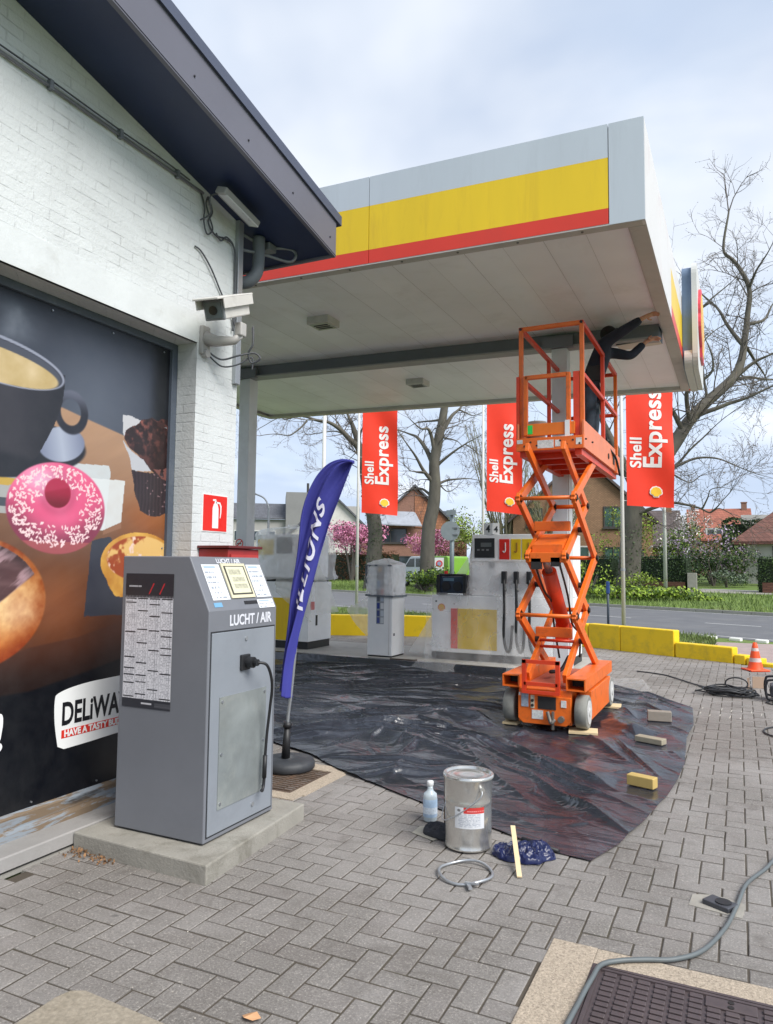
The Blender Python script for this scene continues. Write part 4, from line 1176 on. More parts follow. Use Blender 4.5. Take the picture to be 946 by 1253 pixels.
# lettering runs up the flag, following its curve
def flag_text(s, size, t0, umid, xs=1.0):
    me = text_mesh(s, 1.0, .020, .0, 'LEFT', .12, xs * .9, 1.15)
    W = max(v.co.x for v in me.vertices)
    pl = parent_loc(fl_)
    # arc length table along the middle
    T = np.linspace(0, 1, 400); P_ = [fpt(umid, t) for t in T]; S = np.cumsum([0] + [(P_[i + 1] - P_[i]).length for i in range(399)])
    s0 = np.interp(t0, T, S)
    for v in me.vertices:
        t = float(np.interp(s0 + (v.co.x + .85 * v.co.y) * size, S, T)); a = edge(LE, t); b_ = edge(RE, t)
        wd = math.hypot(b_[0] - a[0], b_[1] - a[1])
        u = umid - (v.co.y - .35) * size * .78 / wd
        p = fpt(u, t) + V((0, -.016, 0))
        v.co = p - pl
    me.materials.clear(); me.materials.append(mat('flag_white', (212, 212, 228), 0.6, var=0.03))
    ob = bpy.data.objects.new('lettering', me); COL.objects.link(ob); ob.parent = fl_
flag_text('ILLIONS', .142, .262, .60, 1.66)

# ---------------------------------------------------------------- painter's things on the paving
tin = mat('tin_plate', (214, 213, 209), 0.24, 0.88, var=0.06, vscale=3, dirt=(120, 118, 112), dscale=3, damt=0.35)
BC = V((-1.435, 4.13, 0))
bk = thing('paint_bucket', 'large shiny tin paint bucket with a white and red label and wire handle', 'bucket', BC)
mb = MB()
R_ = .133
prof = [(0, .004), (R_ - .006, .004), (R_, .008), (R_ + .004, .012), (R_, .018)]
prof += [(R_, z) for z in (.05, .1, .15, .2, .24)] + [(R_ + .001, .255), (R_ + .004, .262), (R_ + .001, .27), (R_ + .003, .30), (R_ + .003, .385), (R_ + .009, .392), (R_ + .009, .40)]
mb.lathe(BC, prof, 48); mb.build('body', tin, bk)
mb = MB(); mb.lathe(BC, [(R_ + .013, .392), (R_ + .014, .405), (R_ + .006, .412), (R_ - .004, .410), (R_ - .008, .398), (R_ - .03, .397), (R_ - .04, .401), (R_ - .05, .397), (.03, .399), (0, .399)], 48); mb.build('lid', tin, bk)
def lab(U, W):
    im = np.ones(U.shape + (3,)) * np.array([205, 208, 212]) / 255.
    im = put(im, (W > .72) * (U > .3), (190, 52, 48)); im = put(im, (W > .72) * (U > .38) * (np.abs(W - .83) < .03) * (np.sin(U * 90) > -.4) * .7, (226, 190, 190))
    r = W * 16; im = put(im, (W < .68) * (W > .1) * (r - r.astype(int) > .5) * (U > .12) * (U < .86) * (vnoise(U * 60, r.astype(int) * 3.3, 1.0, 4) > .35) * .45, (90, 100, 120))
    im = put(im, (W > .74) * (U < .26) * (np.hypot((U - .14) * 1.2, W - .85) < .07), (110, 110, 112))
    return im
# curved label: warp a flat panel round the tin
lb = panel('label', (0, 0, 0), (.175, 0, 0), (0, 0, .115), 60, 60, lab, vcol_mat('label_print', 0.4), bk, .0)
a0 = math.radians(-88)
pl_ = parent_loc(bk)
for v in lb.data.vertices:
    a = a0 + (v.co.x + pl_.x) / R_ if False else None
for v in lb.data.vertices:
    u = (v.co.x + pl_.x); z = v.co.z + pl_.z
    a = math.radians(-96) + (u - .02) / (R_ + .002); v.co = V((BC.x + (R_ + .0015) * math.cos(a), BC.y + (R_ + .0015) * math.sin(a), z + .135)) - pl_
mb = MB()
ha = math.radians(-38); hx = V((math.cos(ha), math.sin(ha), 0))
hy = V((hx.y, -hx.x, 0))
mb.tube(smoothcurve([BC + hx * (R_ + .008) + V((0, 0, .345)), BC + hx * (R_ + .02) + V((0, 0, .31)) + hy * .02, BC + hx * (R_ - .03) + hy * .085 + V((0, 0, .24)), BC + hx * .03 + hy * (R_ + .025) + V((0, 0, .175)), BC - hx * .03 + hy * (R_ + .025) + V((0, 0, .175)), BC - hx * (R_ - .03) + hy * .085 + V((0, 0, .24)), BC - hx * (R_ + .02) + hy * .02 + V((0, 0, .31)), BC - hx * (R_ + .008) + V((0, 0, .345))], 8), .0035, 7)
mb.build('handle', alu, bk)
mb = MB()
for s in (-1, 1): mb.tube([BC + hx * s * R_ + V((0, 0, .345)), BC + hx * s * (R_ + .014) + V((0, 0, .345))], .015, 12)
mb.build('handle_lug', tin, bk)
# clamp ring on the ground
rg = thing('clamp_ring', 'loose shiny lid clamp ring lying on the paving before the bucket', 'ring', (-1.31, 3.75, 0))
mb = MB(); mb.smooth = True
rc = V((-1.315, 3.745, .012)); n = 40
pts = [rc + V((.138 * math.cos(2 * PI * k / n - 1.1), .148 * math.sin(2 * PI * k / n - 1.1), .006 * math.sin(6 * PI * k / n))) for k in range(n + 1)]
mb.tube(pts, .0075, 8); mb.build('band', alu, rg)
mb = MB(); mb.bar((-1.255, 3.606, .012), (-1.225, 3.56, .016), .018, .012); mb.bar((-1.27, 3.603, .02), (-1.20, 3.612, .022), .012, .008); mb.build('lever', alu, rg)
# bottle
BB = V((-1.785, 4.41, 0))
bt = thing('bottle', 'clear plastic bottle with a pale blue label beside the paint bucket', 'bottle', BB)
mb = MB(); mb.lathe(BB, [(0, .003), (.04, .003), (.044, .008), (.044, .15), (.04, .168), (.02, .185), (.017, .20), (.017, .215), (0, .215)], 28); mb.build('body', mat('bottle_plastic', (196, 208, 214), 0.1, var=0.08, vscale=14), bt)
mb = MB(); mb.lathe(BB, [(.0448, .03), (.0452, .032), (.0452, .135), (.0448, .137)], 28); mb.build('label', mat('bottle_label', (172, 196, 220), 0.4, var=0.2, vscale=24), bt)
mb = MB(); mb.lathe(BB, [(.0458, .05), (.0458, .09)], 28); mb.build('label_text', mat('bottle_label_white', (212, 222, 232), 0.4, var=0.2, vscale=90), bt)
mb = MB(); mb.lathe(BB, [(.019, .215), (.021, .218), (.021, .238), (.018, .244), (0, .244)], 20); mb.build('cap', wht, bt)
# scraper leaning behind the bucket
sb = thing('scraper', 'rusty dark metal bar standing behind the paint bucket', 'scraper', (-1.66, 4.33, 0))
mb = MB(); mb.bar((-1.645, 4.33, .0), (-1.655, 4.36, .31), .028, .014); mb.build('blade', rust, sb)
mb = MB(); mb.bar((-1.655, 4.36, .31), (-1.657, 4.365, .335), .034, .018); mb.build('grip', hbk, sb)
# crumpled cloths
def crumple(name, c, sx, sy, sz, m, label, cat, seed, n=70, rot=0, sharp=1.0, fq=1.0):
    mb = MB(); c = V(c)
    cr_, sr_ = math.cos(rot), math.sin(rot)
    def fn(u, v):
        a = u * 2 * PI; r = math.sin(min(1, v * 1.02) * PI / 2)
        rr = 1 + .28 * mnoise.noise(V((math.cos(a) * 1.3, math.sin(a) * 1.3, seed)))
        x = r * rr * math.cos(a) * sx; y = r * rr * math.sin(a) * sy
        q = V((x * 16 * fq, y * 16 * fq, seed + v))
        rid = 1 - abs(mnoise.noise(q)) * 2
        rid2 = 1 - abs(mnoise.noise(q * 2.3)) * 2
        z = sz * (1 - v ** 2.2) * (.55 + .45 * mnoise.noise(q * .45)) + sz * .42 * max(0, rid) * (1 - v ** 3) * sharp + sz * .22 * max(0, rid2) * (1 - v ** 4)
        x += .012 * mnoise.noise(q + V((9, 0, 0))); y += .012 * mnoise.noise(q + V((0, 9, 0)))
        return c + V((x * cr_ - y * sr_, x * sr_ + y * cr_, max(.004, z)))
    mb.grid(fn, n, n // 2)
    return tag(mb.build(name, m, origin=c), label, cat)
bagm, nt, b, o = newmat('blue_bag_film')
b.inputs['Base Color'].default_value = c4(lin((20, 29, 72))); b.inputs['Roughness'].default_value = .28
n3 = noise(nt, 60, 5, 0.6, objco(nt), 1.0); bp = nd(nt, 'ShaderNodeBump'); bp.inputs['Strength'].default_value = .5; nt.links.new(n3.outputs['Fac'], bp.inputs['Height']); nt.links.new(bp.outputs[0], b.inputs['Normal'])
crumple('plastic_bag', (-1.115, 4.13, .0), .185, .125, .06, bagm, 'crumpled dark blue plastic bag lying under the wooden stick', 'bag', 3.3, 110, .3, 1.0, 1.5)
ragm = mat('black_rag', (44, 46, 52), .85, var=.2, vscale=30)
crumple('rag', (-1.645, 4.215, 0), .115, .08, .06, ragm, 'dark crumpled rag against the foot of the paint bucket', 'rag', 8.1, 60, -.6, .8, .7)
mb = MB(); mb.prism([(-1.80, 4.16, 0), (-1.64, 4.10, 0), (-1.60, 4.20, 0), (-1.72, 4.33, 0), (-1.80, 4.28, 0)], (0, 0, .003))
tag(mb.build('cardboard_sheet', mat('board_pale', (158, 154, 142), .8, var=.06), origin=(-1.7, 4.2, 0)), 'flat pale sheet under the dark rag', 'sheet')
mb = MB(); mb.bar((-1.19, 4.19, .128), (-1.05, 3.82, .008), .026, .007, side=(.93, .34, 0))
st_ = mb.build('stirring_stick', mat('pale_wood', (216, 196, 158), .6, var=.08, vscale=3, stretch=(1, .2, 1)), origin=(-1.1, 4, 0)); tag(st_, 'pale wooden stirring stick propped on the blue plastic bag', 'stick')
mb = MB(); mb.tube([(-1.17, 4.32, .016), (-.94, 4.24, .014)], [.016, .011], 8)
tag(mb.build('file_tool', hbk, origin=(-1.05, 4.28, 0)), 'dark tool handle lying on the tarp edge behind the blue bag', 'tool')
# leaf and grit
lf = mat('dry_leaf', (196, 150, 110), .7, var=.2)
mb = MB(); mb.add([(-1.62, 2.245, .004), (-1.60, 2.225, .012), (-1.565, 2.23, .008), (-1.548, 2.258, .006), (-1.575, 2.27, .016), (-1.605, 2.268, .004)], [(0, 1, 4, 5), (1, 2, 3, 4)])
tag(mb.build('fallen_leaf', lf, origin=(-1.59, 2.25, 0)), 'small dry tan leaf on the block paving', 'leaf')
mb = MB(); rr_ = random.Random(5)
for k in range(300):
    x, y = rr_.uniform(-3.3, 1.2), rr_.uniform(1.6, 5.5)
    if (-3.4 < x < -2.4 and 3 < y < 4.1): continue
    s = rr_.uniform(.0012, .0036); mb.box((x, y, s * .4), (s * 1.4, s, s * .8), rz=rr_.uniform(0, 3), M=None)
tag(mb.build('grit', mat('grit_pale', (166, 160, 150), .9, var=.3, vscale=30, island=.5), origin=(0, 3, 0)), 'loose grit scattered over the paving', 'grit', kind='stuff')
# weeds and dead leaves in the corner of the plinth
mb = MB()
for k in range(90):
    t = rr_.random(); x = -3.37 + t * .34 + rr_.gauss(0, .012); y = 3.045 - abs(rr_.gauss(0, .035)); mb.leaf((x, y, rr_.uniform(.004, .035) * (1 - t * .6)), .022)
tag(mb.build('dead_leaves', mat('dead_leaf', (128, 96, 66), .9, var=.3, vscale=40, island=.4), origin=(-3.2, 3.03, 0)), 'brown dead leaves gathered along the foot of the plinth', 'leaves', kind='stuff')
# ---------------------------------------------------------------- canopy
def cz(x): return 4.58 + 0.02 * (-0.69 - x)
CXR, CXL, CYN, CYF, CH = -0.66, -9.2, 6.45, 13.25, 0.92
can = thing('station_canopy', 'large flat forecourt canopy with grey, yellow and red striped edge', 'canopy', (-1.98, 9.6, 0))
cgrey = mat('fascia_grey', (188, 196, 204), 0.38, var=0.03, vscale=1.0, dirt=(160, 166, 172), dscale=1.6, damt=0.28, stretch=(3, 3, .4))
cfascia_lit = mat('fascia_lit', (214, 212, 212), 0.4, var=0.03, vscale=1.0, dirt=(196, 176, 172), dscale=1.5, damt=0.5)  # lit copy of the grey fascia: side light is in the colour
cyel = mat('fascia_yellow', (230, 194, 20), 0.35, var=0.04, vscale=1.2, dirt=(196, 156, 34), dscale=1.6, damt=0.45, stretch=(3, 3, .4))
cred = mat('fascia_red', (214, 56, 36), 0.35, var=0.05, vscale=1.2, dirt=(190, 60, 44), dscale=2, damt=0.4)
sofm = mat('soffit_panel', (238, 239, 243), 0.42, var=0.05, vscale=0.9, dirt=(214, 213, 214), dscale=1.1, damt=0.55, island=.03)
trimm = mat('soffit_trim', (186, 182, 178), 0.55, var=0.05, dirt=(120, 116, 112), dscale=2, damt=.4)
def band(mb, x0, x1, h0, h1, y0, y1):
    vs = []
    for y in (y0, y1):
        for x, h in ((x0, h0), (x1, h0), (x1, h1), (x0, h1)): vs.append((x, y, cz(x) + h))
    mb.add(vs, [(0, 1, 2, 3), (7, 6, 5, 4), (0, 4, 5, 1), (1, 5, 6, 2), (2, 6, 7, 3), (3, 7, 4, 0)])
joints = [-0.962, -3.32, -5.68, -8.04, CXL]
fg = MB(); fy = MB(); fr = MB()
for y0, y1 in ((CYN, CYN + .03), (CYF - .03, CYF)):
    fg = MB(); fy = MB(); fr = MB()
    for a, b_ in zip(joints, joints[1:]):
        band(fr, b_ + .003, a - .003, .012, .152, y0, y1); band(fy, b_ + .003, a - .003, .1525, .612, y0, y1); band(fg, b_ + .003, a - .003, .6125, CH, y0, y1)
    band(fg, -.958, CXR - .002, .0, CH, y0, y1)
    fas = fg.build('fascia', cgrey, can)
    fy.build('yellow_band', cyel, fas); fr.build('red_band', cred, fas)
# side fascia: paler colour carries its brighter light, bands start further along by the light box
mb = MB(); band(mb, CXR - .03, CXR, 0, CH, CYN + .0305, 9.2); band(mb, CXR - .03, CXR, .6125, CH, 9.203, CYF - .0305); sfa = mb.build('side_fascia', cfascia_lit, can)
mb = MB(); band(mb, CXL, CXL + .03, 0, CH, CYN + .031, CYF - .031)
mb.build('side_fascia', cfascia_lit, can)
mb = MB(); band(mb, CXR - .03, CXR, .1525, .612, 9.203, CYF - .031); mb.build('yellow_band', cyel, sfa)
mb = MB(); band(mb, CXR - .03, CXR, 0.0, .152, 9.203, CYF - .031); mb.build('red_band', cred, sfa)
# soffit of long metal strips
mb = MB(); k = 0; x = CXR - .15
while x > CXL + .2:
    x2 = max(x - .392, CXL + .1)
    vs = [(xx, yy, cz(xx) + .055 + (0.001 if k % 2 else 0)) for yy in (CYN + .12, CYF - .16) for xx in (x - .0015, x2)]
    mb.add(vs, [(0, 1, 3, 2)])
    x = x2 - .0015; k += 1
so_ = mb.build('soffit', sofm, can, fix=False)
mb = MB(); mb.add([(xx, yy, cz(xx) + .075) for yy in (CYN + .02, CYF - .02) for xx in (CXR - .02, CXL + .02)], [(0, 1, 3, 2)])
mb.build('soffit_gap', mat('gap_grey', (176, 174, 170), .7), so_, fix=False)
mb = MB()
band(mb, CXL + .03, CXR - .03, -.003, .012, CYN + .003, CYN + .11); band(mb, CXL + .03, CXR - .03, .012, .058, CYN + .10, CYN + .125)
band(mb, CXL + .03, CXR - .03, -.0, .010, CYF - .17, CYF - .003); band(mb, CXL + .03, CXR - .03, .010, .058, CYF - .185, CYF - .165)
band(mb, CXR - .145, CXR - .003, -.004, .009, CYN + .115, CYF - .19); band(mb, CXR - .16, CXR - .14, .009, .058, CYN + .126, CYF - .186)
band(mb, CXL + .003, CXL + .14, -.004, .009, CYN + .115, CYF - .19)
mb.build('edge_trim', trimm, so_)
mb = MB(); mb.smooth = False
for k in range(14): mb = MB(); mb.cyl((-1.2 - .59 * k, CYN + .05, cz(-1.2 - .59 * k) - .006), .012, .01, 8); mb.build('screw', mat('screw_grey', (120, 120, 120), .5, .5), so_)
mb = MB(); mb.add([(xx, yy, cz(xx) + CH - .02) for yy in (CYN + .02, CYF - .02) for xx in (CXR - .02, CXL + .02)], [(0, 1, 3, 2)]); mb.build('roof', mat('roof_felt', (60, 62, 66), .9), can, fix=False)
# cross beam and columns
bmm = mat('beam_grey', (112, 117, 126), 0.5, var=.06, vscale=2, dirt=(120, 120, 122), damt=.4)
bml = mat('beam_flange', (150, 152, 154), 0.5, var=.05)
mb = MB(); band(mb, -9.0, -.84, -.125, .06, 9.56, 9.60); bmo = mb.build('beam', bmm, can)
mb = MB(); band(mb, -9.0, -.84, -.145, -.122, 9.48, 9.70); mb.build('flange', bml, bmo)
for x0, x1 in ((-7.3, -6.86), (-2.28, -1.88)): mb = MB(); band(mb, x0, x1, -.150, .0, 9.46, 9.54); mb.build('bracket', bmm, bmo)
colm = mat('column_grey', (222, 226, 230), 0.5, var=.05, vscale=1.5, dirt=(176, 178, 180), dscale=2, damt=.35)
colw = mat('column_white', (206, 208, 208), 0.5, var=.04, dirt=(170, 170, 168), damt=.3)
for i, x in enumerate((-7.10, -2.06)):
    mb = MB(); mb.bx(x - .11, x + .09, 9.52, 9.74, -.02, cz(x) - .15); co = mb.build('column', colm, can); bevel_mod(co, .008)
    if i: mb = MB(); mb.bx(x + .0915, x + .105, 9.53, 9.73, .0, 3.5); mb.build('cover_strip', colw, co)
# ceiling lamps
for (x, y) in ((-4.72, 7.93), (-4.84, 11.28)):
    lp = thing('canopy_lamp', 'slotted square lamp under the canopy, the one nearer the yellow front edge' if y < 9 else 'square recessed lamp under the canopy, the one beyond the grey cross beam', 'lamp', (x, y, cz(x)), 'lamps in the canopy ceiling')
    z = cz(x) + .05
    mb = MB(); mb.bx(x - .16, x + .16, y - .15, y + .15, z - .085, z + .01, bev=.012); mb.build('housing', mat('canopy_lamp_grey', (196, 196, 190), .5), lp)
    mb = MB(); mb.bx(x - .13, x + .13, y - .12, y + .12, z - .09, z - .084); dfo = mb.build('diffuser', mat('lamp_glass', (176, 178, 168), .25, var=.1), lp)
    mb = MB()
    for a in (-.06, .0, .06): mb.bx(x - .1, x + .1, y + a - .014, y + a + .014, z - .094, z - .0895)
    mb.build('slot', mat('gap_black', (38, 40, 44), .7), dfo)
# light box sign on the side fascia
lb_ = thing('logo_sign', 'box sign with a yellow and red shell emblem on the canopy side', 'sign', (-.66, 11.8, 4.7))
LY0, LY1, LZ0, LZ1, LXB, LXF = 11.03, 12.72, 4.42, 5.98, -.655, -.455
def rrect(y0, y1, z0, z1, r, n=6):
    out = []
    for cy, cz_, a0 in ((y1 - r, z0 + r, -90), (y1 - r, z1 - r, 0), (y0 + r, z1 - r, 90), (y0 + r, z0 + r, 180)):
        for k in range(n + 1):
            a = math.radians(a0 + 90 * k / n); out.append((cy + r * math.cos(a), cz_ + r * math.sin(a)))
    return out
mb = MB(); mb.prism([(LXB, y, z) for y, z in rrect(LY0 + .05, LY1 - .05, LZ0 + .05, LZ1 - .05, .16)], (LXF - .07 - LXB, 0, 0)); mb.build('body', mat('sign_body_grey', (104, 122, 146), .5, var=.05), lb_)
mb = MB(); outer = rrect(LY0, LY1, LZ0, LZ1, .2)
mb.prism([(LXF - .07, y, z) for y, z in outer], (.07, 0, 0)); mb.prism([(LXB + .02, y, z) for y, z in rrect(LY0 + .006, LY1 - .006, LZ0 + .004, LZ0 + .3, .14)], (LXF - LXB - .095, 0, 0))
rm = mb.build('rim', mat('sign_rim_white', (204, 204, 200), .4, var=.03), lb_)
def pecten(cy, cz_, r, scale=1.0):
    """scallop outline around a hinge at the bottom"""
    pts = []
    nl = 7
    for k in range(nl):
        a0 = math.radians(205 - k * (230 / nl)); a1 = math.radians(205 - (k + 1) * (230 / nl))
        for j in range(5):
            t = j / 5; a = a0 + (a1 - a0) * t
            rr = r * (1 + .07 * math.sin(PI * t))
            pts.append((cy + rr * math.cos(a), cz_ + rr * math.sin(a)))
    pts += [(cy + r * .52, cz_ - r * .62), (cy + r * .46, cz_ - r * .88), (cy - r * .46, cz_ - r * .88), (cy - r * .52, cz_ - r * .62)]
    return pts
def pecten_parts(parent, f, redm, yelm, d, t1=.012, t2=.02):
    """f(y,z,h) maps emblem units (r=1) to 3-D with offset h along the normal d"""
    mb = MB(); mb.prism([f(a, b_, 0.0) for a, b_ in pecten(0, 0, 1.0)], V(d) * t1); em = mb.build('shell_emblem', redm, parent)
    mb = MB(); mb.prism([f(a, b_, 0.0) + V(d) * t1 * 1.02 for a, b_ in pecten(0, -.0, .86)], V(d) * (t2 - t1)); mb.build('shell_face', yelm, em)
    mb = MB()
    for k in range(6):
        a = math.radians(172 - k * 32.8); c_, s_ = math.cos(a), math.sin(a)
        p0 = f(.16 * c_, -.62 + .12 * s_, 0); p1 = f(.80 * c_, .80 * s_ + .02, 0); w_ = (f(.045, 0, 0) - f(0, 0, 0)).length
        mb.bar(p0 + V(d) * t2, p1 + V(d) * t2, w_, .002 if w_ < .03 else .006, side=(V(d).cross(p1 - p0)))
    mb.build('shell_rib', redm, em); return em
pecten_parts(rm, lambda a, b_, h: V((LXF, (LY0 + LY1) / 2 + a * .56, (LZ0 + LZ1) / 2 + .0 + b_ * .56)), mat('emblem_pinkred', (214, 70, 84), .4), cyel, (1, 0, 0), .036, .040)

# ---------------------------------------------------------------- pump island
mb = MB()
pts = [(-10, 10.46), (-2.3, 10.46), (-2.0, 10.6), (-1.9, 10.9), (-1.9, 12.1), (-2.1, 12.4), (-2.4, 12.5), (-10, 12.5)]
mb.prism([(x, y, -.02) for x, y in pts], (0, 0, .14)); isl = mb.build('pump_island_pavement', mat('island_concrete', (164, 161, 154), .85, var=.1, vscale=2.5, bump=.3, bscale=60, dirt=(104, 100, 94), dscale=2, damt=.5)); bevel_mod(isl, .012)
tag(isl, kind='structure')

# ---------------------------------------------------------------- fuel pumps under plastic film
pumpw = mat('pump_white', (240, 242, 244), .35, var=.03, dirt=(216, 218, 220), damt=.3)
pumpb = mat('pump_black', (34, 36, 40), .5, var=.1)
film3 = film_mat('wrap_film_milky', (254, 254, 255), .42, .16, .60)
film = film_mat('wrap_film_clear', (254, 254, 255), .20, .16, .30)
film2 = film_mat('wrap_film_warm', (253, 252, 246), .42, .25, .52)
pump = thing('fuel_pump', 'white fuel pump with yellow panel and black hoses behind the scissor lift', 'fuel pump', (-3.4, 11.4, .12), 'fuel pumps on the island')
PY = 11.0
mb = MB(); mb.bx(-4.45, -2.26, PY + .02, PY + .9, .12, .235); mb.build('base', pumpb, pump)
mb = MB(); mb.bx(-4.45, -2.26, PY, PY + .92, .236, 1.13, bev=.012); mb.build('lower_body', pumpw, pump)
mb = MB(); mb.bx(-3.79, -2.26, PY + .05, PY + .85, 1.131, 2.09, bev=.012); hd = mb.build('head', pumpw, pump)
mb = MB(); mb.bx(-3.80, -2.25, PY + .03, PY + .055, 1.66, 1.675); mb.build('seam', trimm, hd)
mb = MB(); mb.bx(-3.745, -3.42, PY + .036, PY + .052, 1.725, 2.03, bev=.004); sc_ = mb.build('display', pumpb, hd)
mb = MB(); mb.bx(-3.64, -3.47, PY + .030, PY + .0365, 1.895, 1.96); mb.build('readout', mat('lcd_grey', (96, 102, 104), .3), sc_)
for k in range(3): mb = MB(); mb.bx(-3.70 + k * .075, -3.66 + k * .075, PY + .031, PY + .0365, 1.835, 1.86); mb.build('key', mat('key_grey', (120, 122, 124), .4), sc_)
for x0, x1, mm, nm in ((-3.345, -3.185, sred, 'red_panel'), (-3.16, -3.005, cyel, 'yellow_panel'), (-2.985, -2.82, cyel, 'yellow_panel')):
    mb = MB(); mb.bx(x0, x1, PY + .040, PY + .052, 1.70, 2.015, bev=.003); p_ = mb.build(nm, mm, hd)
    xc = (x0 + x1) / 2
    mb = MB(); mb.tube(smoothcurve([(xc + .02, PY + .033, 1.96), (xc + .02, PY + .033, 1.84), (xc, PY + .033, 1.81), (xc - .02, PY + .033, 1.83)], 5), .008, 6); mb.build('nozzle_mark', mat('mark_brown', (150, 100, 30), .5) if mm is cyel else wht, p_)
mb = MB(); mb.bx(-3.50, -3.42, PY + .04, PY + .052, 1.57, 1.66); mb.build('sticker', mat('sticker_grey', (110, 112, 114), .5, var=.4, vscale=60), hd)
mb = MB(); mb.bx(-4.005, -3.37, PY - .006, PY + .004, .30, .925, bev=.003); mb.build('yellow_panel', cyel, pump)
mb = MB(); mb.bx(-4.12, -4.008, PY - .006, PY + .004, .30, .925, bev=.003); mb.build('red_panel', sred, pump)
pecten_parts(pump, lambda a, b_, h: V((-4.28 + a * .06, PY - .002, .93 + b_ * .06)), sred, cyel, (0, -1, 0), .002, .003)
mb = MB(); mb.cyl((-4.37, PY, 1.03), .018, .01, 14, 'Y'); mb.build('lock', pumpb, pump)
for x in (-3.25, -3.06, -2.86):
    mb = MB(); mb.tube(smoothcurve([(x, PY - .02, 1.42), (x + .02, PY - .09, 1.28), (x + .03, PY - .11, .95), (x + .02, PY - .10, .55), (x + .06, PY - .09, .33), (x + .11, PY - .06, .36), (x + .13, PY - .02, .7)], 8), .022, 9); h_ = mb.build('hose', hbk, pump)
    mb = MB(); mb.bx(x - .035, x + .035, PY - .06, PY + .04, 1.33, 1.52, bev=.012); mb.bar((x, PY - .05, 1.36), (x + .05, PY - .1, 1.22), .03, .03); mb.build('nozzle', pumpb, h_)
# number sign standing on the pump
ns = thing('number_sign', 'small white pump number sign with two 4s on top of the fuel pump', 'sign', (-3.48, PY + .1, 2.09))
mb = MB(); mb.prism([(-3.60, PY + .06, 2.091), (-3.45, PY + .03, 2.091), (-3.355, PY + .09, 2.091), (-3.48, PY + .2, 2.091)], (0, 0, .175)); mb.build('box', wht, ns)
u1 = V((.15, -.03, 0)).normalized(); n1_ = V((-.03, -.15, 0)).normalized()
text(ns, 'number', '4', .15, V((-3.525, PY + .045, 2.125)) + n1_ * .003, u1, (0, 0, 1), pumpb, bold=.004)
u2 = V((.095, .06, 0)).normalized(); n2_ = V((.06, -.095, 0)).normalized()
text(ns, 'number', '4', .13, V((-3.4025, PY + .06, 2.125)) + n2_ * .003, u2, (0, 0, 1), pumpb, bold=.003)
# film draped over the pump: front skirt, and the wing held out to the side
def wrinkle(p, s=4.0, a=.03, seed=0.0):
    p = V(p); return a * mnoise.noise(p * s + V((seed, 0, 0))) + a * .5 * mnoise.noise(p * s * 2.7 + V((0, seed, 0)))
wr = thing('plastic_film', 'clear plastic film draped over the yellow pump by the scissor lift', 'plastic film', (-3.5, 10.9, .12), 'plastic film around the pumps')
def frontsheet(u, v):
    x = -4.50 + u * 2.3; z = 1.66 - v * 1.53
    if x < -3.8: z = min(z, 1.17 - v * 1.02) if True else z
    y = PY - .07 - .05 * v - .06 * max(0, v - .7) * 3
    if z > 1.17: y += .07
    y += wrinkle((x, z * .5, 0), 3.5, .05, 2) - .035 * (1 - abs(math.sin(x * 5.3 + z * 1.4))) ** 2 - .02 * (1 - abs(math.sin(x * 13 - z * 2.2))) ** 3
    return V((x, y, max(.125, z)))
mb = MB(); mb.grid(frontsheet, 50, 44)
def apron(u, v):
    x = -4.55 + u * 2.1; y = PY - .22 - v * .42
    return V((x, y - .08 * math.sin(u * 9), (.128 if y > 10.48 else .02 + .108 * max(0, (y - 10.36) / .12)) + abs(wrinkle((x, y, 1), 7, .035, 4))))
mb.grid(apron, 46, 22)
mb.build('skirt', film, wr)
def wing(u, v):
    a = V((-3.80, PY + .45, 2.07)).lerp(V((-4.47, PY + .45, .14)), v); b_ = V((-3.82, PY + .5, 2.05)).lerp(V((-4.98, PY + .3, .16)), v)
    p = a.lerp(b_, u); p.y += wrinkle(p, 3, .05, 7); return p
mb = MB(); mb.grid(wing, 16, 40); mb.build('wing', film2, wr)
mb = MB(); mb.grid(lambda u, v: V((-3.83 + u * 1.57, PY - .02 + .02 * wrinkle((u * 3, v, 3), 3, 1), 2.1 - v * .4)) if False else V((-3.82 + u * 1.56, PY + .02 - .0 * v + wrinkle((u * 3, v, 3), 3, .02), 1.70 - v * .55)), 30, 16); mb.build('upper_fold', film3, wr)
# second pump, by the column
pb = thing('fuel_pump', 'white fuel pump wrapped in plastic film beside the grey canopy column', 'fuel pump', (-7.3, 11.4, .12), 'fuel pumps on the island')
QX0, QX1 = -7.95, -6.75
mb = MB(); mb.bx(QX0 + .02, QX1 - .02, PY + .03, PY + .78, .12, .25); mb.build('base', pumpb, pb)
mb = MB(); mb.bx(QX0, QX1, PY, PY + .8, .251, 1.28, bev=.012); mb.build('lower_body', pumpw, pb)
mb = MB(); mb.bx(QX0 + .06, QX1 - .04, PY + .04, PY + .74, 1.36, 2.12, bev=.012); hd2 = mb.build('head', pumpw, pb)
mb = MB(); mb.bx(QX0 + .03, QX1 - .02, PY + .06, PY + .72, 1.281, 1.359); mb.build('neck', pumpb, pb)
mb = MB(); mb.bx(-7.46, -7.13, PY + .026, PY + .042, 1.78, 2.07, bev=.004); mb.build('display', pumpb, hd2)
mb = MB(); mb.bx(-7.85, -7.52, PY + .03, PY + .042, 1.76, 2.03); mb.build('yellow_panel', cyel, hd2)
mb = MB(); mb.bx(-7.0, -6.82, PY + .03, PY + .042, 1.72, 2.05); mb.build('red_panel', sred, hd2)
mb = MB(); mb.bx(-7.08, -6.98, PY + .03, PY + .042, 1.46, 1.50); mb.build('sticker', mat('sticker_green', (60, 150, 110), .5), hd2)
mb = MB(); mb.bx(-7.82, -6.94, PY - .006, PY + .004, .262, 1.0, bev=.003); mb.build('yellow_panel', cyel, pb)
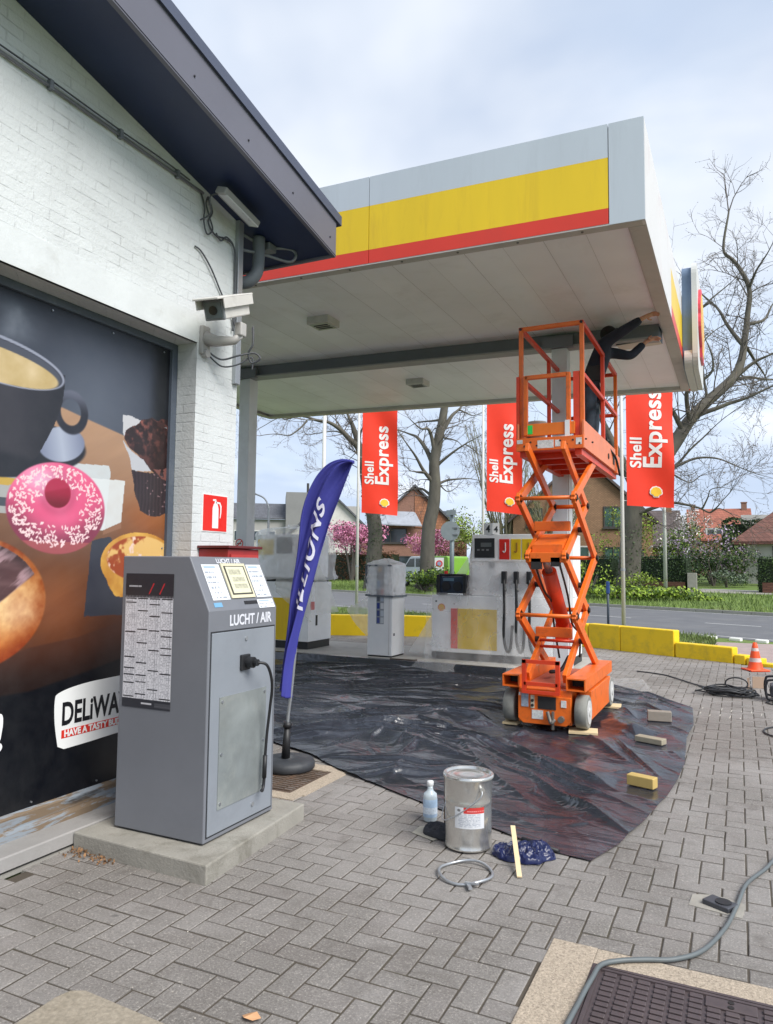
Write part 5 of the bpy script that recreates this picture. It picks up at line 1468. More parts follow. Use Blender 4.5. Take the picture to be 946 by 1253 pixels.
mb = MB(); mb.bx(QX1 - .002, QX1 + .01, PY + .25, PY + .30, .52, .70); mb.build('lock_lever', pumpb, pb)
mb = MB(); mb.bx(QX1 + .002, QX1 + .006, PY + .06, PY + .2, .80, .94); mb.build('round_sticker', mat('sticker_pinkred', (206, 120, 120), .5), pb)
w2 = thing('plastic_film', 'billowing clear plastic film tied over the pump beside the grey canopy column', 'plastic film', (-7.3, 11.0, 1.3), 'plastic film around the pumps')
def hood(u, v):
    a = -0.35 + u * (2 * PI * .62)
    t = v
    cx_, cy_ = -7.33, PY + .4
    wx = .72 + .10 * t; wy = .52 + .12 * t
    top = sstep(0, .28, np.array(t)).item()
    x = cx_ + math.cos(a + PI * .98) * wx * (0.12 + .88 * top); y = cy_ + math.sin(a + PI * .98) * wy * (0.12 + .88 * top)
    z = 2.32 - .20 * t ** .5 - 1.0 * max(0, t - .2) 
    p = V((x, y, z)); d = wrinkle(p, 2.6, .07, 11) + .05 * (1 - abs(math.sin(a * 6 + z * 2))) ** 2 * t + .03 * (1 - abs(math.sin(a * 13 - z * 3))) ** 3 * t
    return p + V((d, d * .8, d * .4))
mb = MB(); mb.grid(hood, 60, 40); mb.build('hood', film3, w2)
def tail(u, v):
    a = V((-6.70, PY + .02, 1.72)).lerp(V((-6.66, PY + .1, .72)), v); b_ = V((-6.62, PY + .05, 1.70)).lerp(V((-6.12, PY - .02, .80)), v ** 1.1)
    p = a.lerp(b_, u); p.y += wrinkle(p, 3, .06, 17) ; return p
mb = MB(); mb.grid(tail, 18, 34); mb.build('tail', film2, w2)
mb = MB(); mb.grid(lambda u, v: V((-7.4 + u * .75, PY - .06 + wrinkle((u, v, 0), 4, .04, 5), 1.35 - v * (.25 + .5 * u))), 20, 16); mb.build('front_fold', film2, w2)
# white payment terminal between the pumps
te = thing('payment_terminal', 'narrow white payment terminal on the island, film taped over its top', 'payment terminal', (-5.25, 11.0, .12))
TX0, TX1, TY0, TY1 = -5.475, -5.035, 10.76, 11.25
mb = MB(); mb.bx(TX0 + .01, TX1 - .01, TY0 + .01, TY1 - .01, .12, .14); mb.build('base', pumpb, te)
mb = MB(); mb.bx(TX0, TX1, TY0, TY1, .141, 1.60, bev=.012); tb = mb.build('body', pumpw, te)
mb = MB(); mb.bx(TX1 - .055, TX1 - .05, TY0 - .003, TY0 + .002, .16, 1.58); mb.build('door_seam', trimm, tb)
mb = MB(); mb.bx(TX1, TX1 + .006, TY0 + .06, TY0 + .10, .46, .50); mb.bx(TX1, TX1 + .006, TY0 + .06, TY0 + .12, 1.17, 1.20); mb.build('lock', pumpb, tb)
def stickers(U, W):
    im = np.ones(U.shape + (3,)) * np.array([150, 156, 166]) / 255.
    rs = np.random.RandomState(2)
    for k, c in enumerate([(70, 84, 150), (206, 210, 216), (60, 74, 130), (196, 204, 214), (40, 60, 140), (220, 222, 226), (88, 96, 110), (180, 190, 205), (60, 70, 90), (200, 120, 120), (120, 160, 200), (90, 96, 106), (110, 110, 112), (96, 90, 90), (170, 160, 140), (90, 96, 106)]):
        i = k % 2; j = k // 2
        im = put(im, (U > i * .5 + .06) * (U < i * .5 + .46) * (W > j / 8 + .012) * (W < j / 8 + .112), c)
    im = put(im, (W > .9) * (np.hypot((U - .5), (W - .95) * 5) < .22), (214, 170, 110))
    return im
panel('card_stickers', (-5.315, TY0 - .003, .645), (.135, 0, 0), (0, 0, .93), 20, 110, stickers, vcol_mat('sticker_print', .35), te, .001)
w3 = thing('plastic_film', 'clear film bag over the top of the narrow white terminal, held by grey tape', 'plastic film', (-5.25, 11, 1.2), 'plastic film around the pumps')
def bag(u, v):
    a = u * 2 * PI
    c_, s_ = math.cos(a), math.sin(a); e = .35
    sx_ = math.copysign(abs(c_) ** e, c_); sy_ = math.copysign(abs(s_) ** e, s_)
    g_ = min(1, .05 + v * 5.5)
    x = (TX0 + TX1) / 2 + sx_ * .245 * g_; y = (TY0 + TY1) / 2 + sy_ * .275 * g_
    z = 1.70 - .09 * min(1, v * 5.5) - max(0, v - .18) * .62
    p = V((x, y, z)); d = abs(wrinkle(p, 5, .035, 21)) + .02 * (1 - abs(math.sin(a * 9 + z * 6))) ** 3
    return p + V((c_ * abs(d) , s_ * abs(d), d * .4))
mb = MB(); mb.grid(bag, 64, 30); mb.build('bag', film3, w3)
mb = MB(); 
mb.prism([(TX0 - .03, TY0 - .035, 1.09), (TX1 + .03, TY0 - .035, 1.075), (TX1 + .03, TY1 + .035, 1.075), (TX0 - .03, TY1 + .035, 1.09)], (0, 0, .03)); mb.bx(TX0 - .02, TX1 + .0, TY0 - .035, TY0 - .03, 1.575, 1.60); mb.bx(TX0 - .03, TX0 - .024, TY0 - .03, TY0 + .03, 1.3, 1.6)
mb.build('tape', mat('tape_grey', (104, 112, 122), .4), w3)
def bagwing(u, v):
    a = V((TX0 - .02, TY0 + .05, 1.08)).lerp(V((TX0 - .01, TY0 + .1, .55)), v); b_ = V((TX0 - .45, TY0 + .1, .86)).lerp(V((TX0 - .12, TY0 + .15, .42)), v)
    p = a.lerp(b_, u); p.y += wrinkle(p, 4, .06, 27); return p
mb = MB(); mb.grid(bagwing, 22, 20); mb.build('wing', film2, w3)
# radio on the pump
ra = thing('site_radio', 'dark blue rugged site radio with a red knob on the pump ledge', 'radio', (-4.1, 11.2, 1.131))
rdb = mat('radio_blue', (38, 52, 72), .5, var=.1); rdk = mat('radio_black', (26, 28, 34), .5, var=.1)
mb = MB(); mb.bx(-4.33, -3.86, PY - .13 + .1, PY - .13 + .42, 1.16, 1.43, bev=.03); mb.build('body', rdb, ra)
mb = MB(); mb.bx(-4.345, -4.29, PY - .13 + .06, PY - .13 + .44, 1.135, 1.455, bev=.012); mb.bx(-3.90, -3.845, PY - .13 + .06, PY - .13 + .44, 1.135, 1.455, bev=.012); mb.tube([(-4.32, PY - .13 + .12, 1.45), (-3.87, PY - .13 + .12, 1.45)], .018, 8); mb.build('guard', rdk, ra)
mb = MB(); mb.cyl((-4.19, PY - .13 + .095, 1.27), .075, .02, 20, 'Y'); mb.cyl((-4.0, PY - .13 + .095, 1.27), .075, .02, 20, 'Y'); mb.build('speaker', rdk, ra)
mb = MB(); mb.bx(-4.24, -4.06, PY - .13 + .092, PY - .13 + .1, 1.355, 1.40); mb.build('display', mat('radio_disp', (90, 120, 140), .3), ra)
mb = MB(); mb.cyl((-4.23, PY - .13 + .2, 1.475), .03, .07, 14); mb.build('knob', sred, ra)
# steel rod on the island edge
mb = MB(); mb.tube([(-4.95, 10.52, .135), (-4.55, 10.53, .135), (-4.5, 10.55, .14)], .012, 8); tag(mb.build('steel_rod', rust, origin=(-4.7, 10.5, .12)), 'short rusty rod lying on the island kerb by the white terminal', 'rod')
# no smoking sticker on the column
nsn = thing('no_smoking_sign', 'small round no smoking sticker on the grey canopy column', 'sign', (-7.1, 9.52, 1.9))
cc = V((-7.135, 9.514, 1.91))
mb = MB(); mb.cyl(cc, .075, .004, 28, 'Y'); mb.build('disc', wht, nsn)
mb = MB(); n = 28
o_ = [cc + V((.075 * math.cos(2 * PI * k / n), -.003, .075 * math.sin(2 * PI * k / n))) for k in range(n)]; i_ = [cc + V((.060 * math.cos(2 * PI * k / n), -.003, .060 * math.sin(2 * PI * k / n))) for k in range(n)]
mb.add(o_ + i_, [(k, (k + 1) % n, n + (k + 1) % n, n + k) for k in range(n)]); mb.bar(cc + V((-.05, -.0035, -.045)), cc + V((.05, -.0035, .045)), .015, .001, side=(.7, 0, -.7)); mb.build('ring', sred, nsn)
mb = MB(); mb.bar(cc + V((-.04, -.003, .0)), cc + V((.035, -.003, -.0)), .001, .015, side=(0, 1, 0)); mb.build('cigarette', pumpb, nsn)

# ---------------------------------------------------------------- black polythene sheet
def poly_eval(P_, t):
    d = [0]
    for a, b_ in zip(P_, P_[1:]): d.append(d[-1] + math.hypot(b_[0] - a[0], b_[1] - a[1]))
    s = t * d[-1]; 
    for i in range(len(P_) - 1):
        if s <= d[i + 1] or i == len(P_) - 2:
            f = (s - d[i]) / (d[i + 1] - d[i]); return (P_[i][0] + (P_[i + 1][0] - P_[i][0]) * f, P_[i][1] + (P_[i + 1][1] - P_[i][1]) * f)
TOP = [(-8.6, 10.52), (-7.0, 10.54), (-5.0, 10.56), (-3.0, 10.5), (-2.2, 10.46), (-1.5, 10.4), (-1.1, 9.98), (-.85, 9.6), (-.51, 9.18)]
BOT = [(-6.2, 6.6), (-5.0, 6.15), (-3.95, 5.68), (-3.255, 5.40), (-2.825, 5.105), (-1.9, 4.667), (-1.354, 4.427), (-.955, 4.235), (-.759, 4.209)]
RGT = [(-.759, 4.209), (-.658, 4.523), (-.565, 5.03), (-.49, 5.6), (-.452, 6.02), (-.432, 6.6), (-.475, 7.55), (-.45, 8.2), (-.472, 8.6), (-.51, 9.18)]
LFT = [(-6.2, 6.6), (-7.6, 8.4), (-8.6, 10.52)]
FLAT = [(-1.41, 7.36, .32), (-2.09, 7.42, .3), (-1.41, 8.75, .32), (-2.09, 8.75, .3), (-1.75, 7.25, .42), (-1.75, 8.0, .5), (-.78, 8.22, .27), (-.76, 7.16, .27), (-.67, 5.72, .24)]
NU, NV = 540, 430
rt = random.Random(21)
FOLDS = []                       # long creases: centre, direction, half length, height, widths of the steep and the flat side
for k in range(110):
    x, y = rt.uniform(-6.2, -.5), rt.uniform(4.6, 10.2)
    w_ = min(1, max(0, (x + 3.0) / 1.6)); a = math.radians(22 * (1 - w_) - 50 * w_ + rt.gauss(0, 11))
    FOLDS.append((x, y, math.cos(a), math.sin(a), rt.uniform(.4, 1.5), rt.uniform(.022, .08), rt.uniform(.014, .035), rt.uniform(.07, .24), rt.uniform(-.25, .25)))
for k in range(34):              # short stars of creases round the crumpled middle
    a = rt.uniform(0, PI); x, y = -2.75 + rt.gauss(0, .55), 6.4 + rt.gauss(0, .45)
    FOLDS.append((x, y, math.cos(a), math.sin(a), rt.uniform(.15, .5), rt.uniform(.03, .085), rt.uniform(.012, .03), rt.uniform(.05, .16), rt.uniform(-.8, .8)))
for k in range(420):              # small wrinkles everywhere
    x, y = rt.uniform(-6, -.5), rt.uniform(4.4, 10.2); a = rt.uniform(0, PI)
    FOLDS.append((x, y, math.cos(a), math.sin(a), rt.uniform(.12, .45), rt.uniform(.008, .032), rt.uniform(.008, .02), rt.uniform(.025, .09), rt.uniform(-.8, .8)))
UU, VV = np.meshgrid(np.linspace(0, 1, NU), np.linspace(0, 1, NV))
Bp = np.array([poly_eval(BOT, u) for u in UU[0]]); Tp = np.array([poly_eval(TOP, u) for u in UU[0]]); Lp = np.array([poly_eval(LFT, v) for v in VV[:, 0]]); Rp = np.array([poly_eval(RGT, v) for v in VV[:, 0]])
XY = []
for c in (0, 1):
    XY.append((1 - VV) * Bp[None, :, c] + VV * Tp[None, :, c] + (1 - UU) * Lp[:, None, c] + UU * Rp[:, None, c] - ((1 - UU) * (1 - VV) * BOT[0][c] + UU * (1 - VV) * BOT[-1][c] + (1 - UU) * VV * TOP[0][c] + UU * VV * TOP[-1][c]))
TX, TY = XY
TH = np.zeros_like(TX)
for (x, y, ca, sa, hl, hh, ws, wf_, cv) in FOLDS:
    dx, dy = TX - x, TY - y; t = dx * ca + dy * sa; d = -dx * sa + dy * ca + cv * (t * t) * .35
    env = np.clip(1 - (t / hl) ** 2, 0, 1)
    TH = np.maximum(TH, hh * env * np.where(d < 0, np.exp(d / (ws * 1.3)), np.exp(-d / wf_))) + .35 * np.minimum(TH, hh * env * np.exp(-np.abs(d) / wf_))
hump = np.exp(-((TX + 2.75) ** 2 / .7 + (TY - 6.35) ** 2 / .4)); TH += .05 * hump
lo = np.array([[mnoise.noise(V((x * 1.3, y * 1.3, 1))) + .6 * mnoise.noise(V((x * 3.1, y * 3.1, 6))) for x, y in zip(rx, ry)] for rx, ry in zip(TX, TY)])
TH += .036 * (lo + .5)
for (a, b_, r) in FLAT: TH *= sstep(r * .6, r * 1.5, np.hypot(TX - a, TY - b_))
ED = np.minimum(np.minimum(UU, 1 - UU), np.minimum(VV, 1 - VV)); TZ = .006 + np.maximum(0, TH) * np.minimum(1, .2 + ED * 12)
K = np.clip((TY - 10.34) / .12, 0, 1); TZ = np.where((TX < -1.85) & (TY > 10.3), np.maximum(TZ, .008 + .122 * K), TZ)
tv = np.stack([TX, TY, TZ], -1).reshape(-1, 3).tolist()
me = bpy.data.meshes.new('polythene_sheet')
me.from_pydata(tv, [], [(j * NU + i, j * NU + i + 1, (j + 1) * NU + i + 1, (j + 1) * NU + i) for j in range(NV - 1) for i in range(NU - 1)])
for p in me.polygons: p.use_smooth = True
m, nt, b, o = newmat('black_polythene')
vec = objco(nt)
n1 = noise(nt, 1.4, 6, .65, vec, .6)
c = mix_rgb(nt, ramp(nt, n1.outputs['Fac'], [(.35, 0), (.7, 1)]), lin((30, 33, 41)), lin((58, 62, 72)))
n4 = noise(nt, 40, 3, .6, vec); c = mix_rgb(nt, ramp(nt, n4.outputs['Fac'], [(.71, 0), (.76, .5)]), c, lin((150, 146, 142)))
nt.links.new(c, b.inputs['Base Color'])
n5 = noise(nt, 2.4, 5, .6, vec); mr = nd(nt, 'ShaderNodeMapRange'); mr.inputs['To Min'].default_value = .12; mr.inputs['To Max'].default_value = .36
nt.links.new(n5.outputs['Fac'], mr.inputs['Value']); nt.links.new(mr.outputs[0], b.inputs['Roughness'])
b.inputs['Specular IOR Level'].default_value = .85
mp = nd(nt, 'ShaderNodeMapping'); mp.inputs['Rotation'].default_value = (0, 0, -.35); mp.inputs['Scale'].default_value = (.35, 1, 1); nt.links.new(vec, mp.inputs['Vector'])
n2 = noise(nt, 7, 2, .5, mp.outputs[0], .9); n3 = noise(nt, 22, 2, .5, vec, .8)
ab = nd(nt, 'ShaderNodeMath', operation='SUBTRACT'); nt.links.new(n2.outputs['Fac'], ab.inputs[0]); ab.inputs[1].default_value = .5
ac_ = nd(nt, 'ShaderNodeMath', operation='ABSOLUTE'); nt.links.new(ab.outputs[0], ac_.inputs[0])
ad = nd(nt, 'ShaderNodeMath', operation='MULTIPLY_ADD'); nt.links.new(n3.outputs['Fac'], ad.inputs[0]); ad.inputs[1].default_value = .10; nt.links.new(ac_.outputs[0], ad.inputs[2])
bp = nd(nt, 'ShaderNodeBump'); bp.inputs['Strength'].default_value = .45; bp.inputs['Distance'].default_value = .05; bp.invert = True; nt.links.new(ad.outputs[0], bp.inputs['Height']); nt.links.new(bp.outputs[0], b.inputs['Normal'])
me.materials.append(m)
tp = bpy.data.objects.new('polythene_sheet', me); COL.objects.link(tp)
tag(tp, 'large wrinkled black polythene sheet spread over the paving under the lift', 'plastic sheet')
# weights on the sheet
for (x, y, sz, rz, mm, l) in ((-.78, 8.26, (.235, .10, .10), .15, mat('paver_loose', (140, 134, 124), .85, var=.1, bump=.4), 'grey paving block weighting the far edge of the black sheet'),
                              (-.76, 7.2, (.26, .10, .05), -.35, mat('wood_grey', (150, 142, 124), .8, var=.15, vscale=4, stretch=(1, 4, 1)), 'flat greyish wood block weighting the middle of the sheet edge'),
                              (-.67, 5.76, (.20, .085, .075), -.3, mat('wood_yellow', (186, 160, 96), .7, var=.12, vscale=5, stretch=(1, 4, 1)), 'yellow wooden block weighting the near part of the sheet edge')):
    mb = MB(); mb.box((x, y, sz[2] / 2 + .012), sz, rz=rz); o_ = mb.build('weight_block', mm, origin=(x, y, .01)); bevel_mod(o_, .006); tag(o_, l, 'block', 'blocks weighting the black sheet')
# ---------------------------------------------------------------- scissor lift
org_ = mat('lift_orange', (226, 106, 30), 0.42, var=.08, vscale=4, dirt=(132, 74, 44), dscale=7, damt=.6)
orr = mat('lift_red_orange', (210, 62, 28), 0.45, var=.08, vscale=4, dirt=(140, 56, 34), dscale=5, damt=.4)
deckm = mat('lift_deck', (176, 92, 66), .7, var=.12, vscale=6, dirt=(110, 84, 70), dscale=4, damt=.5)
darkm = mat('lift_dark', (40, 38, 38), .6, var=.15)
tyrem = mat('lift_tyre', (132, 132, 126), .75, var=.1, vscale=10, dirt=(96, 94, 88), dscale=6, damt=.5)
hubm = mat('lift_hub', (196, 196, 194), .5, var=.06)
stk = mat('sticker_white', (206, 208, 206), .4, var=.25, vscale=40)
LX = -1.75
sl = thing('scissor_lift', 'raised orange scissor lift parked on the black sheet under the canopy', 'scissor lift', (LX, 8.1, .012))
G = .035
mb = MB(); mb.bx(-2.0, -1.48, 7.26, 8.84, .075, .40); mb.bx(-2.04, -1.44, 7.58, 8.62, .09, .39); mb.prism([(-2.0, 7.255, .34), (-1.48, 7.255, .34), (-1.48, 7.255, .11), (-1.53, 7.255, .065), (-1.95, 7.255, .065), (-2.0, 7.255, .11)], (0, -.02, 0))
mb.bx(-1.45, -1.335, 7.50, 8.66, .10, .38)
mb.bx(-2.165, -2.05, 7.50, 8.66, .10, .38)
ch = mb.build('chassis', org_, sl); bevel_mod(ch, .006)
mb = MB(); mb.bx(-1.98, -1.50, 7.4, 8.82, .401, .412); mb.build('deck_plate', deckm, ch)
for x0, x1 in ((-2.16, -1.99), (-1.53, -1.345)):
    mb = MB(); z0, z1, y0, y1, t = .405, .525, 7.24, 8.86, .012
    mb.bx(x0, x1, y0, y1, z1 - t, z1); mb.bx(x0, x1, y0, y1, z0, z0 + t); mb.bx(x0, x0 + t, y0, y1, z0 + t + .001, z1 - t - .001); mb.bx(x1 - t, x1, y0, y1, z0 + t + .001, z1 - t - .001)
    bo = mb.build('fork_pocket', org_, ch)
    mb = MB(); mb.bx(x0 + t + .002, x1 - t - .002, y0 + .25, y0 + .27, z0 + t + .002, z1 - t - .002); mb.build('pocket_back', darkm, bo)
for (x, y) in ((-2.11, 7.42), (-1.39, 7.36), (-2.11, 8.72), (-1.385, 8.72)):
    s_ = -1 if x < LX else 1
    mb = MB(); mb.tube([(x - .058, y, .165 + G), (x - .05, y, .165 + G), (x + .05, y, .165 + G), (x + .058, y, .165 + G)], [.148, .16, .16, .148], 36); w_ = mb.build('wheel', tyrem, sl)
    mb = MB(); mb.cyl((x + s_ * .058, y, .165 + G), .112, .012, 28, 'X'); mb.cyl((x + s_ * .062, y, .165 + G), .04, .02, 16, 'X'); mb.build('hub', hubm, w_)
# front panel: recess, controls, stickers, tow bar
mb = MB(); mb.bx(-1.80, -1.625, 7.228, 7.236, .215, .335); mb.build('control_recess', darkm, ch)
mb = MB(); mb.bx(-1.965, -1.895, 7.228, 7.2345, .225, .36); mb.build('sticker', mat('sticker_bluegrey', (150, 160, 172), .4, var=.3, vscale=50), ch)
mb = MB(); mb.bx(-1.872, -1.835, 7.228, 7.2345, .215, .34); mb.build('sticker', mat('sticker_cream', (206, 200, 178), .4, var=.3, vscale=40), ch)
for a in ((-1.86, -1.75, .115, .20), (-1.575, -1.525, .245, .31), (-1.99, -1.975, .33, .36)): mb = MB(); mb.bx(a[0], a[1], 7.228, 7.2345, a[2], a[3]); mb.build('sticker', stk, ch)
mb = MB(); mb.cyl((-1.853, 7.222, .29), .014, .02, 12, 'Y'); mb.cyl((-1.853, 7.222, .245), .014, .02, 12, 'Y'); mb.build('switch', darkm, ch)
mb = MB(); mb.tube(smoothcurve([(-1.63, 7.2, .13), (-1.66, 7.18, .10), (-1.68, 7.19, .14), (-1.70, 7.2, .20)], 5), .018, 8); mb.bx(-1.66, -1.64, 7.2, 7.235, .03, .20); mb.cyl((-1.57, 7.21, .135), .03, .05, 14, 'Y'); mb.build('plug', mat('plug_metal', (110, 106, 100), .5, .3), ch)
# folding ladder at the front
mb = MB()
for x in (-1.93, -1.60): mb.bx(x - .02, x + .02, 7.19, 7.225, .37, .685)
mb.bx(-1.95, -1.58, 7.19, 7.225, .65, .685); mb.bx(-1.95, -1.58, 7.185, 7.222, .36, .39); mb.bx(-1.93, -1.60, 7.19, 7.222, .44, .47)
mb.build('ladder', orr, sl)
# scissor arms
NF, NRr = 7.40, 8.55; LV = [.52, 1.11, 1.70, 2.29, 2.80]
OX = (-2.03, -1.47); IX = (-1.935, -1.565)
def arm(x, a, b_):
    p, q = V((x, a[0], a[1])), V((x, b_[0], b_[1])); d = (q - p).normalized() * .05
    mb = MB(); mb.bar(p - d, q + d, .042, .098, side=(1, 0, 0)); o = mb.build('scissor_arm', org_, sl); bevel_mod(o, .005); return o
for xs_, first_rear in ((OX, True), (IX, False)):
    for x in xs_:
        for k in range(4):
            fr = (k % 2 == 0) == first_rear
            a = ((NRr if fr else NF), LV[k]); b_ = ((NF if fr else NRr), LV[k + 1])
            arm(x, a, b_)
mb = MB()
for k, z in enumerate(LV[1:4], 1):
    for y in (NF, NRr):
        xs_ = OX if ((k % 2 == 1) == (y == NF)) else IX
        for x in xs_: mb = MB(); mb.cyl((x, y, z), .028, .075, 14, 'X'); mb.build('pivot_pin', darkm, sl)
    for x in (-1.98, -1.515): mb = MB(); mb.cyl((x, (NF + NRr) / 2, (z + LV[k - 1]) / 2), .03, .13, 14, 'X'); mb.build('pivot_pin', darkm, sl)
for y, z, xs_, r in ((NF - .03, LV[1], OX, .02), (NF - .03, LV[3], OX, .02), (NRr, LV[1], IX, .025), (NRr, LV[3], IX, .025), (NRr, LV[2], OX, .022)):
    mb = MB(); mb.tube([(xs_[0] - .03, y, z), (xs_[1] + .03, y, z)], r, 10); mb.build('cross_tube', org_, sl)
for y, z in ((NF, LV[2] - .01), ((NF + NRr) / 2 - .3, LV[3] - .27), ((NF + NRr) / 2 - .26, .92)):
    mb = MB(); mb.bx(IX[0], IX[1], y - .03, y + .03, z - .05, z + .05); o_ = mb.build('cross_beam', org_, sl); bevel_mod(o_, .006)
mb = MB(); mb.tube([(-1.775, 7.62, 1.55), (-1.745, 8.20, .93)], .075, 16); mb.bx(-1.82, -1.68, 8.1, 8.32, .80, .98); cy_ = mb.build('lift_cylinder', orr, sl)
mb = MB(); mb.tube([(-1.785, 7.45, 1.72), (-1.775, 7.62, 1.55)], .04, 12); mb.build('rod', alu, cy_)
mb = MB(); mb.prism([(IX[0] + .03, 7.44, 1.72), (IX[1] - .03, 7.44, 1.72), (IX[1] - .03, 7.44, 1.82), (IX[1] - .03, 7.9, 1.96), (IX[0] + .03, 7.9, 1.96), (IX[0] + .03, 7.44, 1.82)][:2] + [(IX[1] - .03, 7.44, 1.82), (IX[0] + .03, 7.44, 1.82)], (0, .5, .13)); mb.build('cylinder_head', org_, sl)
mb = MB(); mb.bx(-1.90, -1.80, 7.37, 7.43, 1.57, 1.68); mb.build('valve_block', darkm, sl); mb = MB(); mb.bx(-1.70, -1.61, 7.37, 7.43, 1.60, 1.69); mb.build('valve_block', darkm, sl)
mb = MB()
mb.tube(smoothcurve([(-1.86, 7.4, 1.6), (-1.82, 7.6, 1.35), (-1.80, 7.9, 1.2), (-1.84, 8.1, 1.0), (-1.8, 8.2, .6)], 6), .011, 7); mb.tube(smoothcurve([(-1.62, 7.42, 1.62), (-1.6, 7.7, 1.3), (-1.62, 8.0, 1.0), (-1.6, 8.3, .85), (-1.62, 8.4, .6)], 6), .011, 7); mb.tube(smoothcurve([(-1.7, 8.2, .62), (-1.74, 8.0, .5), (-1.8, 7.8, .5), (-1.84, 8.0, .47)], 6), .02, 8)
mb.build('hydraulic_hose', darkm, sl)
mb = MB(); mb.tube([(-1.93, 7.85, .82), (-1.57, 7.85, .82)], .016, 8); mb.tube([(-1.93, 7.8, .76), (-1.57, 7.8, .76)], .016, 8); mb.build('safety_bar', orr, sl)
# platform
PX0, PX1, PY0, PY1 = -2.12, -1.41, 7.62, 10.08
mb = MB(); mb.bx(PX0 + .02, PX1 - .02, PY0 + .03, PY1, 2.825, 2.86); mb.bx(PX0 + .03, PX0 + .10, PY0 + .05, PY1 - .03, 2.76, 2.824); mb.bx(PX1 - .10, PX1 - .03, PY0 + .05, PY1 - .03, 2.76, 2.824)
for k in range(5): mb.bx(PX0 + .1, PX1 - .1, 7.9 + k * .48, 7.96 + k * .48, 2.77, 2.824)
und = mb.build('platform', orr, sl)
mb = MB(); mb.bx(PX0 + .02, PX1 - .02, PY0 + .03, PY1 - .02, 2.861, 2.95); mb.build('deck', deckm, und)
mb = MB(); mb.bx(PX0, PX1, PY0, PY0 + .028, 2.82, 2.955); fp = mb.build('front_plate', org_, und); bevel_mod(fp, .004)
for a in ((-1.89, -1.72, 2.84, 2.925), (-1.705, -1.65, 2.85, 2.92), (PX0 + .01, PX0 + .07, 2.90, 2.94), (PX1 - .08, PX1 - .02, 2.86, 2.93)): mb = MB(); mb.bx(a[0], a[1], PY0 - .003, PY0 + .001, a[2], a[3]); mb.build('sticker', stk, fp)
mb = MB()
for k in range(9): mb.cyl((-2.03 + k * .066 + (.18 if k > 2 else 0), PY0 - .001, 2.89 + (.02 if k % 2 else -.02)), .011, .006, 8, 'Y')
mb.build('bolt_hole', darkm, fp)
mb = MB(); mb.bx(PX1 - .022, PX1, PY0 + .029, PY1 - .3, 2.83, 3.12); mb.bx(PX0, PX0 + .022, PY0 + .029, PY1, 2.83, 3.12)
sp_ = mb.build('side_board', mat('lift_board', (220, 122, 78), .45, var=.07, dirt=(170, 96, 66), damt=.4), sl); bevel_mod(sp_, .004)
mb = MB(); mb.bx(PX1 - .03, PX1 + .012, PY1 - .29, PY1, 2.82, 3.05); mb.build('end_plate', org_, sl)
mb = MB(); mb.cyl((PX1 + .004, 9.2, 2.95), .035, .01, 16, 'X'); mb.build('board_hole', darkm, sp_); mb = MB(); mb.bx(PX1 + .002, PX1 + .006, 9.55, 9.68, 2.9, 3.02); mb.build('decal', darkm, sp_)
mb = MB(); mb.bx(PX0 + .07, PX1 - .10, PY0 + .05, PY0 + .075, 2.985, 3.115); tbd = mb.build('toe_board', mat('lift_toe', (228, 118, 30), .45, var=.07), sl); bevel_mod(tbd, .003)
mb = MB(); mb.bx(-2.01, -1.955, PY0 + .046, PY0 + .0495, 3.005, 3.10); mb.build('tag', mat('tag_green', (40, 214, 90), .4, var=.03), tbd)
RT, RMz = 4.17, 3.62; rw = .045
def rail(name, p, q, m=org_, w_=rw, par=None):
    mb = MB(); mb.bar(p, q, w_, w_); o = mb.build(name, m, par or sl); bevel_mod(o, .006); return o
yf = PY0 + .10
for x in (PX0 + .03, PX1 - .03):
    rail('guard_post', (x, yf, 2.95), (x, yf, RT)); rail('guard_post', (x, PY1 - .03, 2.95), (x, PY1 - .03, RT)); rail('guard_post', (x, 9.02, 2.95), (x, 9.02, RT), orr)
    rail('top_rail', (x, yf - .022, RT), (x, PY1 - .01, RT), orr); rail('mid_rail', (x, yf + .023, RMz), (x, PY1 - .053, RMz), orr)
rail('top_rail', (PX0 + .053, yf, RT), (PX1 - .053, yf, RT)); rail('top_rail', (PX0 + .053, PY1 - .03, RT), (PX1 - .053, PY1 - .03, RT), orr); rail('mid_rail', (PX0 + .053, PY1 - .03, RMz), (PX1 - .053, PY1 - .03, RMz), orr); rail('mid_rail', (PX0 + .053, PY1 - .03, 3.15), (PX1 - .053, PY1 - .03, 3.15), orr)
mb = MB()
for x in (PX0 + .03, PX1 - .03): mb.cyl((x, yf - .024, RT), .016, .01, 10, 'Y')
mb.build('rail_plug', darkm, sl)
mb = MB(); mb.bx(PX1 - .12, PX1 - .055, yf - .02, yf + .02, 2.96, RMz + .03); mb.build('gate_post', orr, sl); mb = MB(); mb.bx(PX0 - .012, PX0 + .022, yf - .05, yf - .02, 2.96, RMz + .02); mb.build('gate_post', orr, sl)
gp = MB(); gp.bar((PX0 + .085, yf - .04, RMz), (PX1 - .17, yf - .04, RMz), rw, rw); gt = gp.build('gate', org_, sl); bevel_mod(gt, .005)
for x in (PX0 + .09, PX1 - .165): rail('gate_upright', (x, yf - .04, 2.99), (x, yf - .04, RMz + .02), org_, .045, gt)
mb = MB(); mb.bx(PX1 - .20, PX1 - .15, yf - .065, yf - .06, 2.955, 3.13); mb.bx(PX1 - .24, PX1 - .15, yf - .066, yf - .06, 2.95, 2.965); mb.build('latch_plate', wht, gt)
